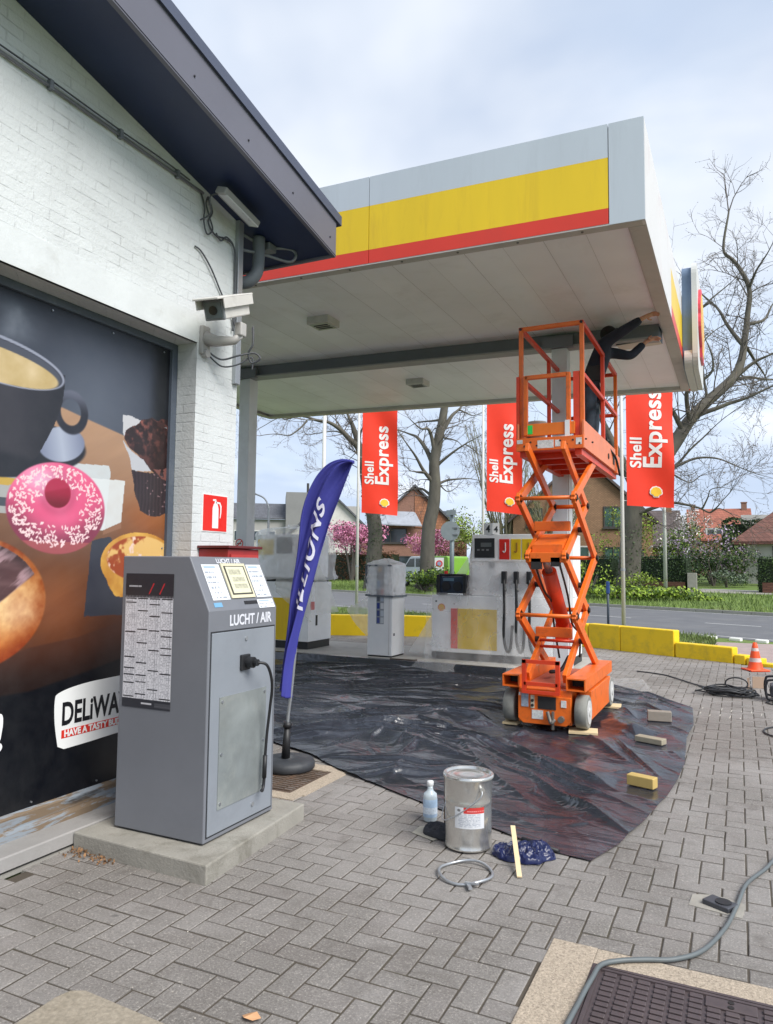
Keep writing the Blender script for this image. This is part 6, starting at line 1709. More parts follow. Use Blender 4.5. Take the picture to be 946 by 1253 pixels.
# control box on the guard rail
mb = MB(); mb.bx(PX1 - .22, PX1 - .06, 9.05, 9.17, 3.86, 4.06, bev=.01); cb_ = mb.build('control_box', darkm, sl)
mb = MB(); mb.tube([(PX1 - .14, 9.1, 4.06), (PX1 - .14, 9.09, 4.16)], .012, 8); mb.build('joystick', darkm, cb_)
mb = MB(); mb.tube(smoothcurve([(PX1 - .1, 9.1, 3.86), (PX1 - .06, 9.2, 3.4), (PX1 - .02, 9.35, 3.1), (PX1 + .03, 9.6, 2.98), (PX1 + .05, 9.8, 2.78)], 8), .014, 8); mb.build('lead', darkm, cb_)
# wooden pads under the right hand wheels
pad = mat('plywood', (212, 190, 150), .7, var=.08, vscale=4, stretch=(1, 3, 1))
for (x, y, rz, l) in ((-1.385, 7.33, .18, 'pale plywood pad under the front wheel nearest the paint bucket'), (-1.375, 8.80, .1, 'pale plywood pad under the rear wheel of the orange lift')):
    mb = MB(); mb.box((x, y, .024), (.27, .22, .02), rz=rz); tag(mb.build('plywood_pad', pad, origin=(x, y, .012)), l, 'pad', 'pads under the lift wheels')
for (x, y) in ((-2.11, 7.42), (-2.11, 8.80)):
    mb = MB(); mb.box((x, y, .024), (.15, .2, .02)); tag(mb.build('plywood_pad', pad, origin=(x, y, .012)), 'plywood pad under a left wheel of the orange lift, mostly hidden', 'pad', 'hidden pads under the lift wheels')
# things on the platform
mb = MB(); mb.lathe((-2.0, 8.05, 2.95), [(0, .003), (.085, .003), (.10, .24), (.106, .245), (.106, .255), (.095, .255), (.093, .24), (.08, .02), (0, .02)], 24); tag(mb.build('white_tub', mat('tub_offwhite', (204, 202, 192), .45, var=.05), origin=(-2.0, 8.05, 2.95)), 'off-white plastic tub standing on the lift platform', 'tub')
mb = MB()
def jacket(u, v):
    x = -1.93 + u * .17 + .01 * math.sin(v * 5); z = 4.15 - v * .62; y = PY1 - .06 - .05 * math.sin(u * PI) - .02 * mnoise.noise(V((u * 4, v * 4, 2)))
    return V((x, y, z))
mb.grid(jacket, 16, 24); jk = mb.build('work_jacket', mat('cloth_dark', (46, 50, 58), .9, var=.15, vscale=12), origin=(-1.85, PY1 - .06, 3.9), fix=False)
sdm = jk.modifiers.new('Solidify', 'SOLIDIFY'); sdm.thickness = .04; tag(jk, 'dark jacket hanging from the rear rail of the lift platform', 'jacket')
mb = MB(); mb.box((-1.83, 9.9, 3.02), (.24, .18, .13), bev=.01); tag(mb.build('white_box', wht, origin=(-1.83, 9.9, 2.95)), 'white box at the rear of the lift platform beneath the jacket', 'box')

# ---------------------------------------------------------------- worker
def skin(name, verts, edges, radii, m, parent, sub=2, root=0):
    me = bpy.data.meshes.new(name); me.from_pydata([tuple(v) for v in verts], edges, [])
    ob = bpy.data.objects.new(name, me); COL.objects.link(ob)
    md = ob.modifiers.new('Skin', 'SKIN'); md.use_smooth_shade = True
    for i, r in enumerate(radii):
        r = r if isinstance(r, tuple) else (r, r)
        me.skin_vertices[0].data[i].radius = r; me.skin_vertices[0].data[i].use_root = (i == root)
    s = ob.modifiers.new('Subdivision', 'SUBSURF'); s.levels = sub; s.render_levels = sub
    bpy.context.view_layer.update()
    ev = ob.evaluated_get(bpy.context.evaluated_depsgraph_get())
    me2 = bpy.data.meshes.new_from_object(ev)
    bpy.data.objects.remove(ob); bpy.data.meshes.remove(me)
    pl = parent_loc(parent)
    for v in me2.vertices: v.co -= pl
    for p in me2.polygons: p.use_smooth = True
    me2.materials.clear(); me2.materials.append(m); me2.name = name
    o2 = bpy.data.objects.new(name, me2); COL.objects.link(o2); o2.parent = parent
    return o2
wk = thing('person', 'worker in dark clothes on the lift platform, reaching both arms up to the canopy edge', 'person', (-1.66, 9.2, 2.95))
skm = mat('skin', (190, 140, 116), .55, var=.06)
clm = mat('jacket_black', (36, 40, 54), .9, var=.25, vscale=9, bump=.8, bscale=14); trm = mat('trousers_dark', (52, 62, 74), .9, var=.25, vscale=8, bump=.8, bscale=14); shm = mat('shoe_dark', (40, 38, 36), .7)
HC = V((-1.395, 9.22, 4.455)); fdir = V((.78, .42, .42)).normalized()
rs_, ls_ = V((-1.42, 9.06, 4.325)), V((-1.44, 9.38, 4.30)); pel = V((-1.62, 9.20, 3.80)); che = V((-1.50, 9.21, 4.20)); nk = V((-1.445, 9.215, 4.345))
re_, rw_ = V((-1.15, 8.98, 4.44)), V((-.945, 8.96, 4.545)); le_, lw_ = V((-1.16, 9.46, 4.235)), V((-.985, 9.50, 4.41))
rk, rf = V((-1.60, 9.06, 3.38)), V((-1.66, 9.04, 3.02)); lk, lf_ = V((-1.60, 9.33, 3.38)), V((-1.66, 9.36, 3.02))
rh, lh = V((-1.62, 9.12, 3.76)), V((-1.62, 9.29, 3.76))
vs = [pel, che, nk, nk + fdir * .02 + V((0, 0, .045)), HC - V((0, 0, .03)), HC + V((0, 0, .05)), rs_, re_, rw_, ls_, le_, lw_, rh, rk, rf, lh, lk, lf_]
es = [(0, 1), (1, 2), (2, 3), (3, 4), (4, 5), (1, 6), (6, 7), (7, 8), (1, 9), (9, 10), (10, 11), (0, 12), (12, 13), (13, 14), (0, 15), (15, 16), (16, 17)]
ra_ = [.12, .125, .062, .05, .078, .07, .055, .042, .028, .055, .042, .028, .085, .055, .045, .085, .055, .045]
# hands: palm then five fingers each
def hand(wi, wpos, d, up, side, curl):
    """d: direction of the hand, side: towards the thumb"""
    global vs, es, ra_
    d = d.normalized(); side = (side - d * side.dot(d)).normalized(); nrm = d.cross(side)
    palm = wpos + d * .065; pi = len(vs); vs.append(palm); es.append((wi, pi)); ra_.append((.034, .018))
    for k, (off, L) in enumerate(((.030, .068), (.010, .078), (-.010, .072), (-.030, .056))):
        b0 = palm + d * .03 + side * off; b1 = b0 + d * L * .55 + nrm * curl * .012; b2 = b1 + d * L * .45 + nrm * curl * .035
        i0 = len(vs); vs += [b0, b1, b2]; es += [(pi, i0), (i0, i0 + 1), (i0 + 1, i0 + 2)]; ra_ += [.0095, .0088, .0072]
    t0 = wpos + d * .035 + side * .04; t1 = t0 + (d * .5 + side * .8).normalized() * .035; t2 = t1 + (d * .85 + side * .35 + nrm * curl * .4).normalized() * .03
    i0 = len(vs); vs += [t0, t1, t2]; es += [(pi, i0), (i0, i0 + 1), (i0 + 1, i0 + 2)]; ra_ += [.013, .011, .009]
hand(8, rw_, V((.75, .12, .25)), None, V((.1, .75, -.3)), -.8)
hand(11, lw_, V((.85, .1, .28)), None, V((.1, -.75, .3)), 1.0)
body = skin('body', vs, es, ra_, skm, wk, 2)
# face on the far side: nose, eyes, ears
ex = V((-.42, .78, 0)).normalized(); ez = fdir.cross(ex) * -1
if ez.z < 0: ez = -ez
fc = HC + V((0, 0, .01))
mb = MB()
mb.smooth = True
def ball(mb, c, r, sc=(1, 1, 1), seg=14):
    pts = []
    for j in range(seg + 1):
        a = PI * j / seg
        for k in range(seg): 
            t = 2 * PI * k / seg; pts.append(V(c) + V((r * sc[0] * math.sin(a) * math.cos(t), r * sc[1] * math.sin(a) * math.sin(t), r * sc[2] * math.cos(a))))
    mb.add(pts, [(j * seg + k, j * seg + (k + 1) % seg, (j + 1) * seg + (k + 1) % seg, (j + 1) * seg + k) for j in range(seg) for k in range(seg)])
ball(mb, fc + fdir * .098 - ez * .012, .017, (1, .8, 1.2)); ball(mb, fc + ex * .078, .022, (.6, .5, 1.2)); ball(mb, fc - ex * .078, .022, (.6, .5, 1.2))
mb.build('face_features', skm, wk)
mb = MB(); mb.smooth = True; ball(mb, fc + fdir * .085 + ex * .03 + ez * .015, .010); ball(mb, fc + fdir * .085 - ex * .03 + ez * .015, .010); mb.build('eye', darkm, wk)
mb = MB(); mb.smooth = True; ball(mb, fc + fdir * .088 - ez * .05, .02, (.6, 1, .35)); mb.build('mouth', mat('lips', (150, 90, 84), .5), wk)
mb = MB(); mb.smooth = True
def cap(u, v):
    a = u * 2 * PI; t = v * PI * .60
    d = (-fdir * .32 + ez).normalized(); p, q = frame_of(d)
    return fc + V((0, 0, .012)) + (d * math.cos(t) + (p * math.cos(a) + q * math.sin(a)) * math.sin(t)) * (.100 + .004 * mnoise.noise(V((a * 3, v * 9, 1))))
mb.grid(cap, 28, 14); mb.build('hair', mat('hair_black', (26, 24, 26), .8, var=.2, vscale=40), wk)
# jacket and trousers
def lp(a, b_, t): return a.lerp(b_, t)
jv = [pel + V((0, 0, .03)), che, nk + V((0, 0, -.01)), rs_, re_, lp(re_, rw_, .88), ls_, le_, lp(le_, lw_, .88), lp(pel, che, .5)]
skin('jacket', jv, [(0, 9), (9, 1), (1, 2), (1, 3), (3, 4), (4, 5), (1, 6), (6, 7), (7, 8)], [(.150, .135), (.165, .14), .075, .082, .062, .048, .082, .062, .048, (.155, .135)], clm, wk, 2)
tv_ = [pel, rh, rk, rf, lh, lk, lf_]
skin('trousers', tv_, [(0, 1), (1, 2), (2, 3), (0, 4), (4, 5), (5, 6)], [(.145, .125), .105, .078, .068, .105, .078, .068], trm, wk, 2)
mb = MB()
for f in (rf, lf_): mb.box((f.x + .05, f.y, 2.995), (.27, .10, .085), bev=.03)
mb.build('shoe', shm, wk)
mb = MB(); mb.box((-1.70, 9.02, 3.86), (.09, .07, .15), bev=.015); mb.box((-1.665, 8.99, 3.93), (.03, .03, .14)); mb.build('tool_pouch', darkm, wk)
# the lamp housing he is holding up
lmp = thing('light_fitting', 'dark long box held against the canopy edge by the worker', 'light fitting', (-1.1, 9.7, 4.5))
mb = MB(); mb.prism([(-1.36, 9.60, 4.44), (-.84, 9.565, 4.455), (-.84, 9.565, 4.618), (-1.36, 9.60, 4.615)], (.02, .26, 0)); mb.build('box', mat('fitting_bluegrey', (66, 76, 90), .5, var=.06), lmp)
mb = MB(); mb.prism([(-1.355, 9.61, 4.432), (-.845, 9.575, 4.447), (-.825, 9.82, 4.447), (-1.335, 9.85, 4.432)], (0, 0, .006)); mb.build('diffuser', mat('fitting_cream', (206, 198, 186), .5, var=.04), lmp)

# ---------------------------------------------------------------- flags and poles
polem = mat('pole_white', (206, 206, 202), .45, var=.05, vscale=2, dirt=(160, 160, 156), damt=.3)
flagr = mat('flag_red', (226, 58, 36), .6, var=.05, vscale=2, spec=.3); flagw = mat('flag_letter', (228, 224, 222), .6, var=.03); flagy = mat('flag_yellow', (236, 186, 46), .6, var=.05)
def banner(base, z0, seed, label, ylean=0.0, skew=-.06):
    bx_, by_ = base
    t = thing('flag', label, 'flag', (bx_, by_, -.03), 'red banner flags on white poles')
    mb = MB(); mb.tube([(bx_ - ylean, by_, -.03), (bx_, by_, 3.5), (bx_ + ylean, by_, 7.1)], [.042, .037, .03], 14); mb.lathe((bx_ + ylean, by_, 7.1), [(.035, 0), (.05, .02), (.03, .06), (0, .07)], 12); po = mb.build('pole', polem, t)
    mb = MB(); mb.cyl((bx_, by_, 1.55), .046, .05, 14); mb.build('clamp', alu, po)
    Wd, Hd = .98, 3.6
    rd = V((.902, .431, 0)).normalized(); nm = V((.431, -.902, 0))
    if nm.y > 0: nm = -nm
    def warp_uv(x, z):
        s = x / Wd; h = (z - z0) / Hd
        off = .07 * s * math.sin(s * 3.4 + h * 5 + seed) + .03 * s * math.sin(h * 13 + seed * 2 + s * 4)
        return V((bx_, by_, 0)) + rd * (.10 + x + .02 * math.sin(h * 6 + seed) * s + skew * 0) + nm * off + V((0, 0, z - s * .09 * (0.6 + .6 * math.sin(seed))))
    mb = MB(); mb.grid(lambda u, v: warp_uv(u * Wd, z0 + v * Hd), 24, 80); cl = mb.build('banner', flagr, t, fix=False)
    for s_, sz, x, zb, bold in (('Shell', .335, .31, z0 + .80, .009), ('Express', .515, .715, z0 + .80, .013)):
        me = text_mesh(s_, sz, bold, .0, 'LEFT', .06, .97, 1.06)
        pl = parent_loc(cl)
        for v in me.vertices:
            p = warp_uv(x - v.co.y, zb + v.co.x) + nm * .008
            v.co = p - pl
        me.materials.clear(); me.materials.append(flagw)
        ob = bpy.data.objects.new('lettering', me); COL.objects.link(ob); ob.parent = cl
    mb = MB(); mb.add([warp_uv(.62 + .128 * a, z0 + .31 + .122 * b_) + nm * .022 for a, b_ in pecten(0, 0, 1) + [(0, 0)]], [(i, (i + 1) % 39, 39) for i in range(39)]); em = mb.build('shell_emblem', flagw, cl, fix=False)
    mb = MB(); mb.add([warp_uv(.62 + .105 * a, z0 + .31 + .10 * b_) + nm * .032 for a, b_ in pecten(0, 0, 1) + [(0, 0)]], [(i, (i + 1) % 39, 39) for i in range(39)]); mb.build('shell_face', flagy, em, fix=False)
    mb = MB()
    for k in range(8): p = warp_uv(0, z0 + .1 + k * .48); mb.tube([V((bx_, by_, p.z)), p], .008, 5)
    mb.build('hook', alu, cl)
    return t
banner((-9.42, 17.85), 3.02, .3, 'red Shell Express flag between the blue feather flag and the bare tree')
banner((-6.27, 19.2), 3.10, 1.9, 'red Shell Express flag partly hidden behind the lift gate')
banner((-2.16, 15.85), 2.88, 3.4, 'red Shell Express flag in front of the big tree trunk, nearest the canopy corner')
fp0 = thing('flagpole', 'bare white flagpole standing behind the blue feather flag', 'flagpole', (-9.75, 16.5, -.03))
mb = MB(); mb.tube([(-9.75, 16.5, -.03), (-9.72, 16.5, 7)], [.06, .045], 14); mb.build('pole', polem, fp0)
mb = MB(); mb.cyl((-9.75, 16.5, 1.2), .062, .05, 14); mb.build('clamp', alu, fp0)

# ---------------------------------------------------------------- yellow barrier blocks
barm = mat('barrier_yellow', (232, 196, 20), .5, var=.05, vscale=2, dirt=(150, 132, 60), dscale=3, damt=.5)
segs = [((-9.9, 13.85), (-8.42, 14.58), .46, 'tall yellow concrete kerb block beside the film wrapped pump'), ((-8.40, 14.59), (-6.92, 15.24), .46, 'tall yellow concrete kerb block behind the white terminal'),
        ((-6.90, 15.25), (-4.92, 15.59), .46, 'long tall yellow concrete kerb block between the white terminal and the yellow fuel pump'), ((-4.90, 15.60), (-2.77, 15.18), .46, 'tall yellow concrete kerb block behind the orange scissor lift'),
        ((-2.75, 15.17), (-2.10, 14.83), .47, 'short tall yellow kerb block at the foot of the flagpole by the lift'), ((-2.09, 14.825), (-1.09, 14.33), .47, 'tall yellow kerb block where the row steps down'),
        ((-1.07, 14.32), (-.13, 13.885), .26, 'low yellow kerb block beyond the tall ones'), ((-.11, 13.875), (.06, 13.795), .15, 'tiny yellow kerb block next to the low one'), ((.075, 13.785), (.30, 13.675), .12, 'small yellow kerb stub half behind the cone'), ((.31, 13.67), (2.3, 12.78), .055, 'flat yellow kerb strip running on past the traffic cone')]
for a, b_, h, l in segs:
    d = V((b_[0] - a[0], b_[1] - a[1], 0)); n_ = V((-d.y, d.x, 0)).normalized() * .2
    mb = MB(); p, q = V((a[0], a[1], -.015)), V((b_[0], b_[1], -.015))
    mb.prism([p, q, q + n_, p + n_], (0, 0, h + .015)); o = mb.build('kerb_barrier', barm, origin=p); bevel_mod(o, .018, 3); tag(o, l, 'barrier', 'yellow barrier blocks along the forecourt')
# traffic cone
cn = thing('traffic_cone', 'orange traffic cone with grey white bands by the end of the yellow blocks', 'traffic cone', (.2, 13.1, 0))
conem = mat('cone_orange', (236, 84, 34), .5, var=.05)
mb = MB(); mb.box((.2, 13.1, .016), (.36, .36, .03), rz=.5, bev=.01); mb.lathe((.2, 13.1, 0), [(.14, .03), (.13, .05), (.105, .16)], 28); mb.lathe((.2, 13.1, 0), [(.091, .23), (.066, .355)], 28); mb.lathe((.2, 13.1, 0), [(.055, .41), (.035, .50), (.03, .505), (.026, .49)], 28); mb.build('body', conem, cn)
for pr_ in ([(.105, .16), (.091, .23)], [(.066, .355), (.055, .41)]): mb = MB(); mb.lathe((.2, 13.1, 0), pr_, 28); mb.build('band', mat('cone_band', (196, 180, 176), .5), cn)
cn.scale = (.86, .86, .86)
# cables on the ground
cabb = mat('cable_black', (40, 42, 46), .55, var=.1); cabg = mat('cable_thick_grey', (92, 99, 101), .5, var=.08)
def gcab(name, pts, r, m, label, cat='cable', z=None):
    mb = MB(); mb.tube(smoothcurve([V((x, y, (r + .001) if len(p) < 1 else (p[0] if p else 0))) for (x, y, *p) in [(a[0], a[1], a[2] if len(a) > 2 else r + .001) for a in pts]], 10), r, 9)
    return tag(mb.build(name, m, origin=(pts[0][0], pts[0][1], 0)), label, cat)
gcab('power_cable', [(-.56, 1.9, .016), (-.575, 2.55, .016), (-.56, 2.85, .016), (-.545, 3.02, .018), (-.53, 3.13, .018), (-.47, 3.20, .016), (-.38, 3.255, .016), (-.27, 3.32, .013), (-.17, 3.45, .012), (-.09, 3.70, .012), (-.045, 3.95, .012), (.0, 4.25, .012), (.09, 4.5, .012), (.16, 4.72, .012), (.25, 4.85, .012), (.45, 5.0, .012), (.9, 5.3, .012)], .0098, cabg, 'thick grey cable curving over the iron pit cover and across the paving')
gcab('black_cable', [(-1.45, 12.0), (-1.2, 11.9), (-1.0, 11.75), (-.75, 11.35), (-.5, 10.95), (-.25, 10.75), (-.05, 10.65), (.1, 10.6)], .009, cabb, 'thin black cable running from the lift to the cable coil')
mb = MB()
rn2 = random.Random(9)
for k in range(15):
    cx_, cy_ = -.12 + rn2.gauss(0, .07), 10.42 + rn2.gauss(0, .06); rx, ry = rn2.uniform(.16, .34), rn2.uniform(.10, .2); a0 = rn2.uniform(0, 6); t = rn2.uniform(-.5, .5); z0 = .012 + .005 * k
    pts = []
    for j in range(26):
        a = a0 + j * 2 * PI / 24; x = rx * math.cos(a); y = ry * math.sin(a)
        pts.append((cx_ + x * math.cos(t) - y * math.sin(t), cy_ + x * math.sin(t) + y * math.cos(t), z0 + .012 * math.sin(a * 3 + k) + .008))
    mb.tube(smoothcurve(pts, 2), .009, 6)
pts = [(-.06 + .13 * math.cos(a), 10.55, .11 + .075 * math.sin(a) + .02) for a in np.linspace(0, 6.28, 20)]; mb.tube(pts, .009, 6)
tag(mb.build('cable_coil', cabb, origin=(-.1, 10.4, 0)), 'heap of coiled black cable on the paving', 'cable')
# tubular frame of a tool at the picture edge
tf = thing('generator_frame', 'black tubular framed machine at the right hand picture edge beside the coil', 'machine', (.5, 10.3, 0))
mb = MB()
for y in (10.1, 10.45):
    mb.tube(smoothcurve([(.27, y, .06), (.26, y, .12), (.27, y, .22), (.33, y, .265), (.7, y, .265), (.76, y, .22), (.76, y, .08), (.70, y, .03), (.33, y, .03), (.27, y, .06)], 5), .014, 8)
for x, z in ((.265, .15), (.5, .265), (.76, .15), (.5, .03)): mb.tube([(x, 10.1, z), (x, 10.45, z)], .012, 8)
mb.build('frame', rdk, tf)
mb = MB(); mb.bx(.31, .70, 10.14, 10.41, .045, .20, bev=.03); mb.cyl((.42, 10.13, .13), .05, .03, 18, 'Y'); mb.build('body', mat('machine_grey', (70, 72, 78), .5, var=.25, vscale=20), tf)
mb = MB(); mb.bx(.36, .44, 10.125, 10.132, .16, .195); mb.build('sticker', wht, tf)
gcab('black_lead', [(.6, 9.75), (.38, 9.85), (.26, 10.0), (.3, 10.12)], .008, cabb, 'black lead lying before the tubular framed machine')
gcab('black_lead', [(.75, 8.0), (.42, 7.95), (.22, 8.1), (.2, 8.35), (.35, 8.55), (.7, 8.6)], .008, cabb, 'loop of black lead on bare paving near the picture edge')
mb = MB(); mb.box((.215, 11.2, .075), (.17, .02, .15), rz=.2); mb.box((.08, 11.1, .07), (.03, .03, .14)); tag(mb.build('carton_flap', mat('carton', (176, 152, 132), .8, var=.06), origin=(.2, 11.2, 0)), 'small brown carton standing behind the cable heap', 'carton')
# white dashes sprayed on the paving
mb = MB()
for k in range(9):
    for j in range(2):
        x = -.42 + k * .10 + j * .01; y = 8.95 + j * .38 - k * .02 + rn2.uniform(-.05, .05); 
        if rn2.random() < .2: continue
        mb.box((x, y, .0012), (.009, rn2.uniform(.06, .16), .0014), rz=-.06)
tag(mb.build('joint_marking', mat('chalk', (186, 182, 172), .9, var=.2, vscale=20)), kind='structure')
# translucent sheet beyond the lift
mb = MB(); mb.grid(lambda u, v: V((-1.65 + u * .62 - .25 * v, 9.75 + v * 1.1 + u * .35, .012 + abs(wrinkle((u * 2, v * 3, 1), 2, .03, 3)))), 20, 24)
tag(mb.build('clear_sheet', film, origin=(-1.4, 10.2, 0)), 'small piece of clear sheet on the paving behind the lift', 'plastic sheet')
# ---------------------------------------------------------------- bare plane trees
bark = mat('bark', (92, 88, 80), .9, var=.22, vscale=3, bump=.8, bscale=16, dirt=(116, 116, 96), dscale=2, damt=.5, stretch=(1, 1, .35))
twig = mat('twig', (104, 97, 94), .9, var=.15)
bud = mat('spring_bud', (120, 104, 72), .8, var=.2, vscale=3, island=.3)
def side_dir(d, rn):
    a, b_ = frame_of(d); t = rn.uniform(0, 2 * PI); return a * math.cos(t) + b_ * math.sin(t)
def grow(mb, buds, p, d, L, r, lev, rn, droop=0.0, up=.25):
    n = 4 if lev < 2 else 3
    pts = [V(p)]; dd = V(d).normalized()
    for k in range(n):
        dd = (dd + V((rn.gauss(0, .16), rn.gauss(0, .16), rn.gauss(0, .14) + up * .12 - droop * .1))).normalized()
        pts.append(pts[-1] + dd * (L / n))
    rs = [r * (1 - .7 * k / n) for k in range(n + 1)]
    mb.tube(pts, rs, 5 if r > .03 else 3, caps=False)
    if lev <= 0:
        if buds is not None:
            for q in pts[2:]:
                if rn.random() < .8: buds.leaf(q + V((rn.gauss(0, .03), rn.gauss(0, .03), rn.gauss(0, .03))), .055)
        return
    nc = rn.randint(3, 5)
    for k in range(nc):
        t = rn.uniform(.3, 1.0); i = min(int(t * n), n - 1); f = t * n - i
        q = pts[i].lerp(pts[i + 1], f); s = side_dir(dd, rn)
        nd_ = ((pts[i + 1] - pts[i]).normalized() * rn.uniform(.45, .9) + s * rn.uniform(.5, .9) + V((0, 0, up * .5))).normalized()
        grow(mb, buds, q, nd_, L * rn.uniform(.45, .72), max(.009, r * .55), lev - 1, rn, droop, up)
def bare_tree(name, label, trunk, r0, limbs, seed, per=1.3, tl=1.5, lev=2, group=None, ivy=None, tr_top=.5):
    rn = random.Random(seed)
    t = thing(name, label, 'tree', trunk[0], group)
    mb = MB(); tb = MB(); bd_ = MB()
    tp_ = smoothcurve(trunk, 6); n = len(tp_)
    rs = [r0 * (1.0 - (1 - tr_top) * (k / (n - 1)) ** 1.0) * (1 + .35 * max(0, 1 - k / 5.0) * (1 if k < 6 else 0)) * (1 + .05 * mnoise.noise(V((k * .9, seed, 0)))) for k in range(n)]
    mb.tube(tp_, rs, 16)
    for l, r in limbs:
        lp_ = smoothcurve(l, 5); m_ = len(lp_)
        lp_ = [p + V((mnoise.noise(p * .9 + V((seed, 0, 0))), mnoise.noise(p * .9 + V((0, seed, 0))), mnoise.noise(p * .9 + V((0, 0, seed))))) * .06 * (1 if 0 < i else 0) for i, p in enumerate(lp_)]
        rr = [max(.02, r * (1 - .88 * (k / (m_ - 1)) ** .8)) for k in range(m_)]
        mb.tube(lp_, rr, 8, caps=False)
        S = 0
        for i in range(1, m_):
            seg = lp_[i] - lp_[i - 1]; S += seg.length
            while S > 0:
                S -= rn.uniform(.5, 1.5) / per
                d = seg.normalized(); s = side_dir(d, rn)
                grow(tb, bd_, lp_[i], (d * rn.uniform(.2, .7) + s * .8 + V((0, 0, .22))).normalized(), tl * rn.uniform(.5, 1.2) * (.6 + .4 * (1 - i / m_)), min(.04, max(.014, rr[i] * .34)), lev, rn)
        d = (lp_[-1] - lp_[-2]).normalized()
        for _ in range(2): grow(tb, bd_, lp_[-1], (d + side_dir(d, rn) * .4).normalized(), tl, rr[-1] * .8, lev, rn)
    mb.build('trunk', bark, t, fix=False)
    cr_ = tb.build('crown', twig, t, fix=False)
    if bd_.v: bd_.build('buds', bud, cr_, fix=False)
    if ivy:
        iv = MB()
        for _ in range(ivy[1]):
            k = rn.uniform(0, ivy[0]); i = int(k * (n - 1)); p = tp_[min(i, n - 1)]; a = rn.uniform(0, 2 * PI)
            iv.leaf(p + V((math.cos(a), math.sin(a), 0)) * (rs[i] + rn.uniform(-.01, .10)) + V((0, 0, rn.uniform(-.2, .2))), .11, (math.cos(a), math.sin(a), .3))
        iv.build('ivy', mat('ivy_green', (60, 74, 44), .6, var=.3, vscale=2, island=.35), t, fix=False)
    return t
G3 = 'bare plane trees along the road'
C = lambda l: [V(p) for p in l]
bare_tree('bare_tree', 'biggest bare tree, thick trunk behind the flag nearest the canopy corner',
  C([(-4.75, 36.76, .03), (-4.71, 36.67, 1.39), (-4.6, 36.59, 2.94), (-4.47, 36.53, 4.49), (-4.16, 36.59, 5.66), (-3.6, 36.9, 6.3)]), .56, [
  (C([(-4.17, 36.61, 5.27), (-2.68, 37.32, 7.47), (-2.01, 37.71, 8.62), (-1.18, 38.19, 9.68), (-.09, 38.8, 10.75), (.29, 39.08, 11.59), (.46, 39.26, 12.43), (.6, 39.39, 13.74), (.74, 39.49, 15.41), (.09, 39.24, 16.73), (-.37, 39.12, 17.48), (-.07, 39.29, 19.3)]), .37),
  (C([(-2.02, 37.8, 8.66), (-1.49, 37.83, 8.95), (-.46, 37.95, 9.34), (.55, 38.08, 9.62), (1.62, 38.22, 10.11), (3.2, 38.4, 10.6)]), .17),
  (C([(-.09, 38.9, 10.75), (.8, 39.98, 11.0), (1.74, 40.76, 11.0), (3, 41.5, 11.4)]), .11), (C([(-.09, 38.9, 10.75), (.8, 39.16, 11.5), (1.7, 39.11, 11.9), (3, 39, 12.6)]), .12),
  (C([(.46, 39.2, 12.4), (-.19, 39.42, 13.5), (-.7, 39.53, 14.56), (-1.39, 39.58, 15.41), (-2.2, 39.6, 16.4)]), .12), (C([(.47, 39.2, 12.46), (.93, 40.08, 11.89), (1.35, 40.77, 11.31), (1.56, 41.36, 10.82)]), .10),
  (C([(.64, 39.37, 13.5), (1.39, 40.14, 13.93), (1.82, 40.72, 14.83), (2.4, 41, 15.6)]), .10), (C([(.79, 39.4, 15.45), (1.1, 38.95, 15.98), (1.51, 38.65, 16.6), (2.1, 38.3, 17.6)]), .08),
  (C([(-1.0, 39.5, 14.9), (-1.36, 38.9, 14.5), (-.58, 39.1, 15.23), (.07, 39.79, 15.98), (.6, 40.2, 16.8)]), .07), (C([(-1.91, 37.4, 8.5), (-2.02, 36.51, 9.73), (-1.41, 36.43, 10.21), (-.9, 36.3, 10.68), (-.92, 35.91, 11.34), (-1.2, 35.6, 12.1)]), .13),
  (C([(-2.3, 37.4, 8.2), (-2.75, 36.54, 9.13), (-3.21, 35.87, 9.26), (-3.9, 35.4, 9.6)]), .14), (C([(-1.2, 38.1, 9.7), (-1.45, 38.43, 12.2), (-.9, 38.9, 13.2), (-.19, 39.4, 13.79)]), .07),
  (C([(-3.9, 36.7, 5.7), (-2.76, 36.76, 6.27), (-1.79, 36.86, 6.68), (-.89, 36.96, 6.7), (-.02, 37.07, 6.29), (.8, 37.1, 5.9)]), .10), (C([(-2.76, 36.8, 6.27), (-2.41, 36.92, 6.6), (-1.68, 36.86, 7.34), (-1.06, 36.78, 7.94), (-.36, 36.73, 8.54)]), .09),
  (C([(-4.42, 36.3, 4.07), (-3.53, 36.32, 4.38), (-2.82, 36.42, 4.64), (-2.12, 36.54, 4.51), (-1.53, 36.62, 4.33), (-1.14, 36.6, 4.14), (-.75, 36.55, 4.31), (-.31, 36.55, 4.1)]), .10), (C([(-1.11, 36.5, 4.14), (-.84, 36.4, 4.35), (-.6, 36.27, 4.63), (-.29, 36.18, 4.98)]), .05),
  (C([(-1.47, 36.4, 4.31), (-1.23, 36.18, 4.78), (-1.08, 36.01, 5.1), (-.64, 35.99, 5.2)]), .05), (C([(-3.6, 36.4, 5.9), (-2.77, 36.12, 5.95), (-2.35, 36.11, 5.71), (-1.9, 36.13, 5.5), (-1.52, 36.06, 5.77)]), .07),
  (C([(-4.3, 36.5, 5.2), (-5.2, 36.3, 7.2), (-6.0, 36.2, 9.4), (-6.3, 36.4, 12)]), .30), (C([(-5.2, 36.3, 7.2), (-6.4, 36.1, 8.0), (-7.9, 36, 8.6)]), .15)], 3, per=1.5, tl=2.2, lev=2, group=G3, ivy=(.5, 500), tr_top=.66)
